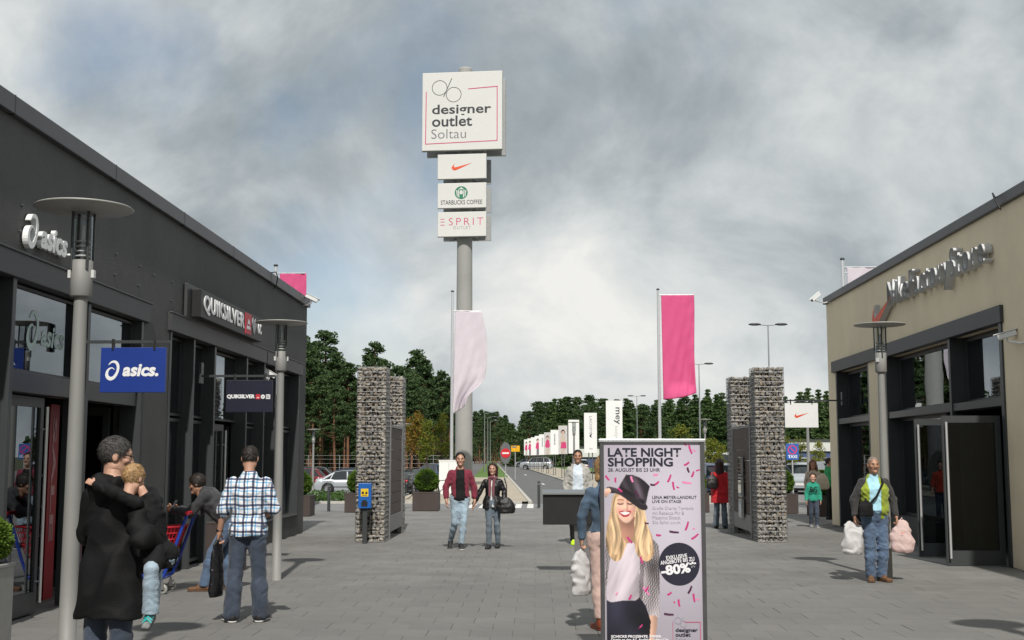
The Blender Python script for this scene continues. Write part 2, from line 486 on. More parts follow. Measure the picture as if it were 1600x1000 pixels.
def slab_key(p):
    vis = abs((p[0] + SW / 2) / (p[1] + SD / 2) + 0.02) < 0.43 and p[1] > 11.0
    return (not vis, p[1])
slabs.sort(key=slab_key)
gap = 0.0016
slab_me = []
for k in range(4):
    b = MB(); b.cbox(gap, SW - gap, gap, SD - gap, -0.02, 0.0, 0.0012); slab_me.append(b.mesh('paving_slab', m_slab))
sr = random.Random(3)
for i, (x, y) in enumerate(slabs[:300]):
    o = obj('paving_slab', slab_me[i % 4], plaza, (x, y, sr.uniform(-0.0018, 0.0018)), (sr.uniform(-.0012, .0012), sr.uniform(-.0012, .0012), 0))
fb = MB()
for (x, y) in slabs[300:]:
    dz = sr.uniform(-0.0015, 0.0015)
    if y < 30: fb.cbox(x + gap, x + SW - gap, y + gap, y + SD - gap, -0.02, dz, 0.0012)
    else: fb.add([(x + gap, y + gap, dz), (x + SW - gap, y + gap, dz), (x + SW - gap, y + SD - gap, dz), (x + gap, y + SD - gap, dz)], [(0, 1, 2, 3)])
o = fb.build('far_paving', m_slab, plaza, fix=False, kind='stuff')

o = MB().add([(-16, -70, -0.004), (20, -70, -0.004), (20, 5.99, -0.004), (-16, 5.99, -0.004)], [(0, 1, 2, 3)]).build('plaza_behind', m_slab, fix=False); struct(o)
# service road across, a little lower, with kerb on its far side
cr = MB(); cr.box(-70, 80, 40.004, 46.2, -0.17, -0.03)
struct(cr.build('service_road', m_asph2))
kb = MB(); kb.box(-70, -6.0, 46.2, 46.36, -0.17, 0.06); kb.box(-5.9, -0.6, 46.2, 46.36, -0.17, 0.06); kb.box(4.6, 80, 46.2, 46.36, -0.17, 0.06)
struct(kb.build('kerb', m_kerb))
# zebra crossing
zb = MB()
for k in range(7):
    zb.box(-2.9 + k * 0.42, -2.68 + k * 0.42, 42.4, 45.9, -0.03, -0.026)
for k in range(5):
    zb.box(10.4 + k * .5, 10.65 + k * .5, 41.2, 45.6, -0.03, -0.026)
struct(zb.build('zebra_crossing', m_white))

# exit road and its carriageways, leading off to the left of the vanishing point
def rl(y): return -0.2 - 0.038 * (y - 46)
def strip(name, off0, off1, y0, y1, z, m, n=30, keepz=True):
    mb = MB(); ys = lin(y0, y1, n)
    for i, yy in enumerate(ys):
        mb.v += [(rl(yy) + off0, yy, z), (rl(yy) + off1, yy, z)]
    for i in range(n):
        mb.f.append((2 * i, 2 * i + 1, 2 * i + 3, 2 * i + 2)); mb.smooth.append(False)
    o = mb.build(name, m, fix=False); struct(o); return o
strip('exit_road', 0.0, 3.7, 46.204, 900, -0.035, m_asph)
strip('entry_road', -8.4, -3.0, 100, 900, -0.03, m_asph)
strip('road_marking', 1.75, 1.9, 78, 81.5, -0.031, m_white, 1)
strip('road_marking', 1.75, 1.9, 118, 124, -0.031, m_white, 1)
mb = MB()
for (a, b_, c, d) in ((3.7, 3.85, 46.3, 300), (-.15, 0, 46.3, 300)):
    ys = lin(c, d, 20)
    for i in range(20):
        p = [(rl(ys[i]) + a, ys[i]), (rl(ys[i]) + b_, ys[i]), (rl(ys[i + 1]) + b_, ys[i + 1]), (rl(ys[i + 1]) + a, ys[i + 1])]
        mb.add([(q[0], q[1], -0.1) for q in p] + [(q[0], q[1], 0.065) for q in p], [(0, 1, 5, 4), (1, 2, 6, 5), (2, 3, 7, 6), (3, 0, 4, 7), (4, 5, 6, 7)])
struct(mb.build('road_kerb', m_kerb, fix=False))
# pale pavement between the service road and the grass island
mb = MB()
mb.add([(-5.6, 46.36, 0.05), (rl(46.36) - 0.16, 46.36, 0.05), (rl(70) - 0.16, 70, 0.05), (rl(101) - 0.16, 101, 0.05), (rl(101) - 3.3, 101, 0.05), (-6.0, 80, 0.05)], [(0, 1, 2, 3, 4, 5)])
struct(mb.build('pavement', m_beige, fix=False))
strip('pavement', 3.85, 8.6, 46.37, 260, 0.05, m_beige)
strip('grass_island', -3.0, -0.16, 101, 700, 0.03, m_lawn)
strip('grass_verge', 8.6, 40, 140, 700, 0.02, m_lawn)
# parking areas
pk = sheet(lin(-75, -6.2, 60), lin(54, 118, 64), -0.10)
struct(pk.build('car_park', m_asph2, fix=False))
pk = sheet(lin(10.4, 90, 10), lin(46.4, 150, 12), -0.04)
struct(pk.build('car_park', m_asph2, fix=False))

# shrub bed along the kerb on the left, and ground cover
m_cover = leaf_mat('ground_cover_leaf', (0.03, 0.07, 0.015), (0.06, 0.13, 0.03), (0.12, 0.20, 0.05))
def leaf_cloud(pts, size, seed, flat=0.0, aspect=0.6):
    """numpy: one little quad per point, random orientation"""
    rg = np.random.default_rng(seed)
    n = len(pts)
    a = rg.normal(size=(n, 3)); a /= np.linalg.norm(a, axis=1, keepdims=True)
    b = rg.normal(size=(n, 3)); b -= (b * a).sum(1, keepdims=True) * a; b /= np.linalg.norm(b, axis=1, keepdims=True)
    if flat:
        a[:, 2] *= 1 - flat; b[:, 2] *= 1 - flat
    s = size * rg.uniform(0.6, 1.3, size=(n, 1))
    a = a * s; b = b * s * aspect
    v = np.stack([pts - a * .5 - b * .1, pts + b * .5, pts + a * .5 + b * .1, pts - b * .5], 1).reshape(-1, 3)
    f = np.arange(n * 4).reshape(-1, 4)
    return v, f
rg = np.random.default_rng(5)
P = np.stack([rg.uniform(-17, -6.1, 9000), rg.uniform(46.5, 50.5, 9000), np.zeros(9000)], 1)
P[:, 2] = [gz(a, b) for a, b in P[:, :2]]
P[:, 2] += rg.uniform(0, 1, 9000) ** 0.7 * (0.28 + 0.18 * np.sin(P[:, 0] * 2.3) * np.cos(P[:, 1] * 1.7 + 1))
v, f = leaf_cloud(P, 0.11, 6)
o = obj('ground_cover', np_mesh('ground_cover', v, f, m_cover, False)); tag(o, 'low green ground cover shrubs along the kerb left', 'shrubs', kind='stuff')
P = np.stack([rg.uniform(11, 30, 6000), rg.uniform(46.6, 48.6, 6000), rg.uniform(0, .45, 6000)], 1)
v, f = leaf_cloud(P, 0.11, 8)
o = obj('ground_cover', np_mesh('ground_cover', v, f, m_cover, False)); tag(o, 'low green shrubs along the kerb on the right', 'shrubs', kind='stuff')
# ------------------------------------------------------------------ buildings
m_dark = M('anthracite_render', (0.092, 0.094, 0.093), 0.85, var=0.14, vscale=1.2, bump=0.35, bscale=45, dirt=0.14, streak=0.09)
m_cop = M('coping_metal', (0.085, 0.085, 0.092), 0.45, metal=0.3, var=0.08, vscale=1.5)
m_frame = M('frame_anthracite', (0.045, 0.050, 0.052), 0.42, var=0.06, vscale=3)
m_panel = M('header_panel', (0.046, 0.047, 0.050), 0.5, var=0.07, vscale=2)
m_beigew = M('beige_render', (0.84, 0.725, 0.53), 0.9, var=0.05, vscale=1.5, bump=0.3, bscale=50, dirt=0.07, streak=0.035)
m_glass = glass_mat('shop_glass', tint=(0.36, 0.38, 0.39), ior=1.5, base=0.0)
m_chrome = M('chrome', (0.80, 0.81, 0.81), 0.3, metal=0.6, var=0.03)
m_steel = M('brushed_steel', (0.55, 0.55, 0.54), 0.35, metal=1.0, var=0.06)
m_infloor = M('shop_floor', (0.12, 0.11, 0.10), 0.5, var=0.1)
m_inwall = M('shop_wall', (0.10, 0.095, 0.09), 0.9, var=0.15, vscale=1)
m_inceil = M('shop_ceiling', (0.06, 0.06, 0.06), 0.9)
m_wsign = M('white_sign', (0.78, 0.79, 0.78), 0.45, var=0.03, vscale=2)
m_black = M('black_paint', (0.012, 0.012, 0.013), 0.5, var=0.2)
m_red = M('red_panel', (0.27, 0.012, 0.016), 0.5)
m_orange = M('orange_red', (0.72, 0.085, 0.025), 0.5, var=0.05)

def wall_with_openings(u0, u1, z1, ops, t):
    """ops: (u0,u1,z0,z1) sorted along u"""
    mb = MB(); u = u0
    for (a, b, z0, zt) in ops:
        mb.box(u, a, 0, t, 0, z1)
        mb.box(a, b, 0, t, zt, z1)
        if z0 > 0: mb.box(a, b, 0, t, 0, z0)
        u = b
    mb.box(u, u1, 0, t, 0, z1)
    return mb
def pane(parent, u0, u1, z0, z1, y, m=None, name='window_pane', frame=0.05, fname='frame', fm=None):
    """a pane in its own frame"""
    fm = fm or m_frame
    p = MB(); p.box(u0 + frame, u1 - frame, y, y + 0.012, z0 + frame, z1 - frame)
    po = p.build(name, m or m_glass, parent)
    if frame:
        q = MB()
        q.box(u0, u0 + frame, y - 0.03, y + 0.05, z0, z1); q.box(u1 - frame, u1, y - 0.03, y + 0.05, z0, z1)
        q.box(u0 + frame, u1 - frame, y - 0.03, y + 0.05, z0, z0 + frame); q.box(u0 + frame, u1 - frame, y - 0.03, y + 0.05, z1 - frame, z1)
        q.build(fname, fm, po)
    return po
def leaf_door(parent, hinge_u, y, w, h, ang, handle_side=1, name='door', frame=0.085):
    """glazed door leaf with chrome bar handles; local leaf runs +x from the hinge"""
    p = MB()
    p.box(0, frame, -0.03, 0.03, 0.01, h); p.box(w - frame, w, -0.03, 0.03, 0.01, h)
    p.box(frame, w - frame, -0.03, 0.03, h - frame * 1.3, h); p.box(frame, w - frame, -0.03, 0.03, 0.01, 0.24)
    d = p.build(name, m_frame, parent, (hinge_u, y, 0), (0, 0, ang))
    gmb = MB(); gmb.box(frame, w - frame, -0.006, 0.006, 0.24, h - frame * 1.3); gmb.build('door_pane', m_glass, d)
    hx = w - frame * 0.5
    for s in (-1, 1):
        q = MB(); q.tube([(hx, s * 0.085, 0.12), (hx, s * 0.085, h - 0.1)], 0.018, 10)
        for zz in (0.35, h - 0.35): q.tube([(hx, s * 0.03, zz), (hx, s * 0.085, zz)], 0.010, 6)
        q.build('handle', m_chrome, d)
    return d

# ---------------- left: dark grey shop building, facade along the mall (local x = down the mall, -y = outward)
XL = -5.4
LB = thing('shop_building', 'dark anthracite flat roofed shop building on the left with two storefronts', 'building', (XL, 0, 0), R(90))
ops = [(-2.0, 4.2, 0, 3.58), (5.6, 9.6, 0, 3.58), (11.2, 16.5, 0, 3.58), (17.65, 27.45, 0, 3.58)]
wall_with_openings(-45, 28.2, 5.2, ops, 0.38).build('facade_wall', m_dark, LB)
b = MB(); b.box(-45, 27.8, 16.6, 17, 0, 5.2); b.box(-45, -44.6, 0.383, 16.6, 0, 5.2); b.box(27.8, 28.2, 0.383, 17, 0, 5.2)
b.build('rear_wall', m_dark, LB)
b = MB(); b.box(-44.9, 28.1, 0.39, 16.55, 4.3, 5.05); b.build('roof', m_inceil, LB)
b = MB(); b.box(-45.06, 28.26, -0.07, 0.42, 5.202, 5.40); b.box(28.0, 28.26, 0.42, 17.06, 5.202, 5.40); bevel(b.build('coping', m_cop, LB), 0.01)
for u in range(-6, 28, 3):
    b = MB(); b.box(u - 0.003, u + 0.003, -0.073, 0.42, 5.195, 5.403); b.build('coping_joint', m_black, LB)
for (u0, u1) in ((-2.1, 4.3), (5.5, 9.7), (11.1, 16.62), (17.55, 23.88), (23.93, 27.6)):
    b = MB(); b.box(u0, u1, -0.055, 0.10, 3.56, 3.83); b.box(u0 - 0.01, u1 + 0.01, -0.075, -0.02, 3.815, 3.84); bevel(b.build('header_panel', m_panel, LB), 0.008)
b = MB(); b.box(-7.9, 28.1, 0.5, 16.5, -0.05, 0.015); b.build('shop_floor', m_infloor, LB)
b = MB(); b.box(-7.9, 28.1, 7.0, 7.1, 0.015, 4.2); b.box(17.0, 17.15, 0.4, 7, 0.015, 4.2); b.box(27.65, 27.75, 0.4, 7, 0.015, 3.75); b.box(10.3, 10.45, 0.4, 7, 0.015, 4.2); b.build('inner_wall', m_inwall, LB)
b = MB(); b.box(-7.9, 28.1, 0.4, 7, 3.75, 3.85); b.build('inner_ceiling', m_inceil, LB)
GY = 0.20    # glass sits this far behind the facade
for u in (0, 2.1): pane(LB, u, u + 2.0, 0.3, 3.5, GY)
pane(LB, -1.95, -0.05, 0.3, 3.5, GY); pane(LB, 5.65, 7.6, 0.3, 3.5, GY); pane(LB, 7.6, 9.55, 0.3, 3.5, GY)
# first storefront
def fin(u, z0=0, z1=3.56, w=0.12, y0=-0.01):
    q = MB(); q.box(u - w / 2, u + w / 2, y0, GY + 0.06, z0, z1); bevel(q.build('fin', m_frame, LB), 0.005)
for u in (11.27, 12.33, 14.44, 16.42): fin(u, w=0.09)
pane(LB, 11.33, 12.30, 0.1, 3.54, GY)
pane(LB, 12.39, 14.38, 2.62, 3.54, .13, frame=.03); pane(LB, 14.50, 16.36, 2.62, 3.54, .13, frame=.03)
b = MB(); b.box(12.39, 14.38, 0.03, GY + .06, 2.40, 2.615); b.box(14.50, 16.36, 0.03, GY + .06, 2.40, 2.615); bevel(b.build('transom', m_frame, LB), 0.006)
leaf_door(LB, 12.44, GY, 1.20, 2.38, 0)
leaf_door(LB, 16.30, 0.36, 1.05, 2.38, R(92))
# second storefront
fins2 = [17.72, 18.95, 20.2, 22.45, 23.9, 24.95, 27.38]
for u in fins2: fin(u, w=0.10 if u in (20.2, 22.45) else 0.08)
bays = list(zip(fins2[:-1], fins2[1:]))
for i, (a, c) in enumerate(bays):
    a += 0.05; c -= 0.05
    pane(LB, a, c, 2.35, 3.54, GY, frame=.035)
    if i == 2:
        leaf_door(LB, a + 0.02, GY, 1.0, 2.28, R(-4)); leaf_door(LB, c - 0.03, 0.3, 1.0, 2.28, R(84))
    elif i >= 4:
        pane(LB, a, c, 0.47, 2.31, GY)
        q = MB(); q.box(a, c, -0.03, GY, 0.0, 0.455); q.build('plinth', m_dark, LB)
        q = MB(); q.add([(a, -0.05, 0.455), (c, -0.05, 0.455), (c, GY, 0.49), (a, GY, 0.49), (a, -0.05, 0.44), (c, -0.05, 0.44), (c, GY, 0.44), (a, GY, 0.44)], [(0, 1, 2, 3), (0, 4, 5, 1), (1, 5, 6, 2), (3, 2, 6, 7), (0, 3, 7, 4)]); q.build('sill', m_panel, LB)
    else:
        pane(LB, a, c, 0.05, 2.31, GY)
# small wall anchors left in the render
b_me = MB().tube([(0, 0, 0), (0, -0.022, 0)], 0.016, 6).mesh('wall_anchor', m_frame)
for (px, py) in [(13, 321), (11, 361), (168, 397), (167, 429), (207, 416), (206, 446), (260, 441), (259, 470), (289, 455), (289, 483), (230, 430)]:
    Y = -XL * FPX / (840 - px)
    p = at(px, py, Y); obj('wall_anchor', b_me, LB, (p.y, 0.0, p.z))
# cable loops hanging over the parapet
q = MB(); q.tube([(24.0, -0.08, 5.39), (24.1, -0.14, 5.42), (24.25, -0.15, 5.33), (24.3, -0.11, 5.18), (24.28, -0.05, 5.1)], 0.012, 6); q.build('cable', m_black, LB)

# raised white letters of the first shop
m_letter = M('white_letter', (0.82, 0.83, 0.83), 0.35, var=0.02)
def at_wallL(px, py): 
    Y = -XL * FPX / (840 - px); return at(px, py, Y)
s1 = thing('shop_lettering', 'white raised lettering asics with looped emblem high on the dark wall', 'sign', (XL + 0.02, 0, 0), R(90))
t = text_mesh('asics', m_letter, w=0.74, h=0.26, bold=0.03, ext=0.05, shear=0.2)
obj('letters', t, s1, (12.78, 0, 3.955))
q = MB()
for poly in spiral_logo(0.35): q.prism(poly, -0.06, 0.0)
q.build('emblem', m_letter, s1, (12.57, 0, 4.09))
text('.', m_letter, s1, (13.52, 0, 3.985), w=0.03, h=0.03, ext=0.1)
# faded lettering decal on the upper pane
m_decal = M('decal_film', (0.40, 0.50, 0.47), 0.6)
d1 = thing('window_decal', 'pale faded asics lettering stuck on the upper window pane', 'decal', (XL - .13 + 0.004, 0, 0), R(90))
obj('letters', text_mesh('asics', m_decal, w=0.66, h=0.24, bold=0.03, shear=0.2), d1, (13.36, 0, 2.95))
q = MB()
for poly in spiral_logo(0.42): q.flat(poly)
q.build('emblem', m_decal, d1, (13.16, 0, 3.10), fix=False)

# second shop: boxed sign with white letters
s2 = thing('shop_sign', 'black boxed QUIKSILVER sign with white letters on the dark wall', 'sign', (XL + 0.02, 0, 0), R(90))
q = MB(); q.box(18.25, 22.75, -0.05, 0.0, 3.845, 4.36); bevel(q.build('back_board', m_panel, s2), 0.01)
q = MB(); q.box(18.48, 22.66, -0.20, -0.05, 3.86, 4.30); bevel(q.build('light_box', m_black, s2), 0.01)
obj('letters', text_mesh('QUIKSILVER', m_letter, w=2.62, h=0.31, bold=0.03, ext=0.012, spacing=1.08), s2, (18.62, -0.202, 3.925))
q = MB(); q.box(21.32, 21.74, -0.212, -0.2, 3.90, 4.27); q.build('red_tile', M('red_tile', (0.55, 0.03, 0.05), 0.5), s2)
q = MB(); q.flat([(x - 1.18, z - .06) for x, z in [(22.55, 4.05), (22.86, 4.05), (22.80, 4.12), (22.70, 4.10), (22.6, 4.12)]], -0.215); q.flat([(x - 1.18, z - .06) for x, z in [(22.62, 4.14), (22.70, 4.24), (22.78, 4.20), (22.82, 4.13), (22.72, 4.15)]], -0.215); q.build('wave_emblem', m_letter, s2, fix=False)
q = MB(); q.prism([(x - 1.2, z - .09) for x, z in [(23.0, 4.22), (23.08, 4.33), (23.18, 4.26), (23.28, 4.33), (23.36, 4.22), (23.18, 4.02)]], -0.212, -0.2); q.build('heart_emblem', M('grey_emblem', (0.35, 0.35, 0.36), 0.5), s2)
obj('letters', text_mesh('DC', m_letter, w=0.26, h=0.20, bold=0.03, ext=0.012), s2, (22.3, -0.202, 3.99))

# ---------------- right: beige shop building
RB_ANG = 0.012
RBX0 = 7.43 - RB_ANG * 18.5
RB = thing('shop_building', 'beige rendered shop building on the right with dark glazed entrance', 'building', (RBX0, 0, 0), R(-90) - RB_ANG)
# local x = -(distance down the mall), -y = outward
def rbp(px, py):
    tt = (px - 840) / FPX
    Y = RBX0 / (tt - RB_ANG); p = at(px, py, Y)
    return Y, p.z
ops = [(-31.1, -27.85, 0, 3.87), (-26.5, -19.6, 0, 3.87), (-14, -9, 0, 3.87), (-6, 0, 0, 3.87)]
wall_with_openings(-31.9, 45, 5.70, ops, 0.40).build('facade_wall', m_beigew, RB)
b = MB(); b.box(-31.9, 45, 16.6, 17, 0, 5.7); b.box(44.6, 45, 0.403, 16.6, 0, 5.7); b.box(-31.9, -31.5, 0.403, 16.6, 0, 5.7); b.build('rear_wall', m_beigew, RB)
b = MB(); b.box(-31.8, 44.9, 0.41, 16.55, 4.4, 5.5); b.build('roof', m_inceil, RB)
b = MB(); b.box(-31.97, 45.06, -0.07, 0.43, 5.703, 5.88); b.box(-31.97, -31.7, 0.43, 17.06, 5.703, 5.88); bevel(b.build('coping', m_cop, RB), 0.01)
b = MB(); b.box(-31.3, -19.45, -0.06, 0.12, 3.86, 4.14); bevel(b.build('header_panel', m_panel, RB), 0.008)
b = MB(); b.box(-31.8, 5.9, 0.5, 16.5, -0.05, 0.015); b.build('shop_floor', m_infloor, RB)
b = MB(); b.box(-31.8, 5.9, 8, 8.1, 0.015, 4.3); b.box(-31.45, -31.35, 0.42, 8, 0.015, 4.05); b.box(-17.5, -17.4, 0.4, 8, 0.015, 4.3); b.build('inner_wall', m_inwall, RB)
b = MB(); b.box(-31.8, 5.9, 0.41, 8, 4.05, 4.15); b.build('inner_ceiling', m_inceil, RB)
RGY = 0.30
def finR(u, z0=0, z1=3.86, w=0.11, y0=0.0):
    q = MB(); q.box(u - w / 2, u + w / 2, y0, RGY + 0.06, z0, z1); bevel(q.build('fin', m_frame, RB), 0.005)
for u in (-31.04, -27.91, -26.44, -22.2, -19.66): finR(u)
finR(-19.56, w=0.1, y0=-0.03)
for (a, c) in ((-30.98, -27.97), (-26.38, -22.26), (-22.14, -19.72)):
    pane(RB, a, c, 2.68, 3.84, RGY, frame=0.06)
    b = MB(); b.box(a, c, 0.0 + 0.02, RGY + 0.05, 2.54, 2.675); bevel(b.build('transom', m_frame, RB), 0.005)
pane(RB, -30.98, -27.97, 0.1, 2.535, RGY, frame=0.06)
pane(RB, -26.38, -23.3, 0.5, 2.535, RGY, frame=0.06)
q = MB(); q.box(-26.38, -23.3, -0.02, RGY, 0, 0.49); q.build('plinth', m_dark, RB)
for u in (-5.9, -3, -13.9, -11.5): pane(RB, u, u + 2.4, 0.1, 3.8, RGY)
# two leaves standing open towards the mall
leaf_door(RB, -21.45, -0.02, 0.86, 2.38, R(-92))
leaf_door(RB, -19.78, -0.02, 0.92, 2.38, R(-90))
leaf_door(RB, -23.25, RGY, 0.95, 2.38, 0)
q = MB(); q.tube([(-19.4, -0.06, 5.86), (-19.3, -0.14, 5.92), (-19.2, -0.15, 5.8), (-19.15, -0.08, 5.62)], 0.014, 6); q.build('cable', m_black, RB)

s3 = thing('shop_lettering', 'deep silver raised lettering Nike Factory Store with red tick emblem', 'sign', (RBX0, 0, 0), R(-90) - RB_ANG)
m_lside = M('letter_silver', (0.58, 0.59, 0.60), 0.4, metal=0.0, var=0.03)
m_lface = M('letter_face', (0.12, 0.125, 0.13), 0.5)
def deep_text(s, u0, w, z, h, dep=0.15):
    me = text_mesh(s, m_lside, w=w, h=h, bold=-0.016, ext=dep, spacing=1.12)
    obj('letters', me, s3, (u0, -0.02, z))
    me2 = text_mesh(s, m_lface, w=w, h=h, bold=-0.016, spacing=1.12)
    obj('letter_faces', me2, s3, (u0, -0.02 - dep - 0.003, z))
ya, za = rbp(1400, 470); yb, zb = rbp(1556, 440)
deep_text('NikeFactoryStore', -ya + 0.0, ya - yb, 4.70, 0.68)
q = MB(); q.prism(swoosh(1.55), -0.15, -0.02); q.build('tick_emblem', m_lside, s3, (-ya - 0.55, 0, 4.78))
q = MB(); q.flat(swoosh(1.55), -0.153); q.build('tick_face', m_orange, s3, (-ya - 0.55, 0, 4.78), fix=False)

# ---------------- shop fittings seen through the glass
for k, (u, yy) in enumerate(((15.1, .98), (16.1, 1.6))):
    sg = thing('security_gate', 'silver arched security gate inside the first doorway, %s' % ('nearer the glass' if k == 0 else 'further back'), 'security gate', (XL - yy, u, 0.016), R(8))
    q = MB(); pts = [(-0.28, 0, 0), (-0.28, 0, 1.35), (-0.24, 0, 1.45), (-0.15, 0, 1.5), (0.15, 0, 1.5), (0.24, 0, 1.45), (0.28, 0, 1.35), (0.28, 0, 0)]
    q.tube(pts, 0.025, 8); q.build('arch', m_steel, sg)
    q = MB()
    for z in (0.35, 0.75, 1.1): q.tube([(-0.28, 0, z - 0.03), (-0.1, 0, z + 0.02), (0.1, 0, z + 0.02), (0.28, 0, z - 0.03)], 0.02, 6)
    q.build('crossbars', m_steel, sg)
o = MB().box(-5.96, -5.92, 14.70, 14.98, 0.016, 2.36).build('sale_banner', m_red); tag(o, 'tall red sale panel inside the first doorway', 'banner')
me = text_mesh('SALE', M('sale_print', (0.45, 0.25, 0.25), 0.6), w=1.5, h=0.12, bold=0.03)
obj('lettering', me, o, (-5.915, 14.78, 2.2), (0, R(90), R(90)))
cols = [(0.25, 0.03, 0.03), (0.03, 0.06, 0.2), (0.3, 0.3, 0.3), (0.03, 0.03, 0.035), (0.15, 0.12, 0.08), (0.04, 0.12, 0.1)]
def clothes_rail(loc, rz, side, n):
    cr_ = thing('clothes_rail', 'rail of hanging clothes inside the %s' % side, 'clothes rail', loc, rz)
    q = MB(); q.tube([(-0.75, 0, 0), (-0.75, 0, 1.5)], 0.018, 6); q.tube([(0.75, 0, 0), (0.75, 0, 1.5)], 0.018, 6); q.tube([(-0.75, 0, 1.48), (0.75, 0, 1.48)], 0.015, 6)
    for s in (-1, 1): q.tube([(s * .75, -.25, 0.02), (s * .75, .25, 0.02)], 0.018, 6)
    q.build('rail_frame', m_steel, cr_)
    for k in range(9):
        x = -0.64 + k * 0.16; w = rnd.uniform(0.2, 0.26); hh = rnd.uniform(0.65, 0.9)
        q = MB(); q.add([(x - .02, -w, 1.45 - hh), (x + .03, -w, 1.45 - hh), (x + .03, w, 1.45 - hh), (x - .02, w, 1.45 - hh), (x - .015, -w * .9, 1.36), (x + .02, -w * .9, 1.36), (x + .02, w * .9, 1.36), (x - .015, w * .9, 1.36), (x, 0, 1.47)],
                        [(0, 1, 5, 4), (1, 2, 6, 5), (2, 3, 7, 6), (3, 0, 4, 7), (4, 5, 8), (5, 6, 8), (6, 7, 8), (7, 4, 8), (3, 2, 1, 0)])
        c = cols[(k + n) % 6]; q.build('garment', M('garment_%d' % ((k + n) % 6), c, 0.85), cr_)
clothes_rail((XL - 2.2, 19.3, 0.016), R(80), 'second left storefront, nearest its corner pier', 0)
clothes_rail((XL - 2.4, 21.6, 0.016), R(95), 'second left storefront, behind its door', 2)
clothes_rail((XL - 2.2, 24.6, 0.016), R(85), 'second left storefront, near its far end', 4)
clothes_rail((RBX0 + 2.6, 24.5, 0.016), R(85), 'right shop behind the wide window', 1)
clothes_rail((RBX0 + 2.4, 29.4, 0.016), R(95), 'right shop behind the narrow window', 3)
# ------------------------------------------------------------------ gabion pillars and folded gates
m_stone = M('gabion_stone', (0.33, 0.315, 0.29), 0.9, var=0.25, vscale=14, bump=0.5, bscale=40, rand=[(0.55, 0.52, 0.5), (0.95, 0.9, 0.82), (0.7, 0.7, 0.7), (1.2, 1.15, 1.05), (0.8, 0.66, 0.5), (1.0, 1.0, 1.0), (0.62, 0.6, 0.6)])
m_wire = M('galvanised_wire', (0.50, 0.51, 0.52), 0.4, metal=0.7, var=0.1)
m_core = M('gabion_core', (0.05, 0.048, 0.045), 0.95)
m_post = M('gate_steel', (0.22, 0.22, 0.22), 0.5, metal=0.5, var=0.1)
m_board = M('brown_board', (0.072, 0.050, 0.042), 0.65, var=0.22, vscale=3, vstretch=(1, 1, 10), bump=0.2, bscale=20, rand=[(0.85, 0.85, 0.85), (1.1, 1.05, 1.0)])
stone_me = []
gr = random.Random(11)
for k in range(14):
    bm = bmesh.new()
    for i in range(13):
        a = gr.uniform(0, 2 * PI); z = gr.uniform(-1, 1); r = math.sqrt(1 - z * z) * gr.uniform(.85, 1.08)
        bm.verts.new((r * math.cos(a) * 0.5, r * math.sin(a) * 0.5, z * 0.5))
    geo = bmesh.ops.convex_hull(bm, input=bm.verts)
    bmesh.ops.delete(bm, geom=[e for e in geo['geom_interior'] if isinstance(e, bmesh.types.BMVert)], context='VERTS')
    me = bpy.data.meshes.new('stone'); bm.to_mesh(me); bm.free(); me.materials.append(m_stone); stone_me.append(me)
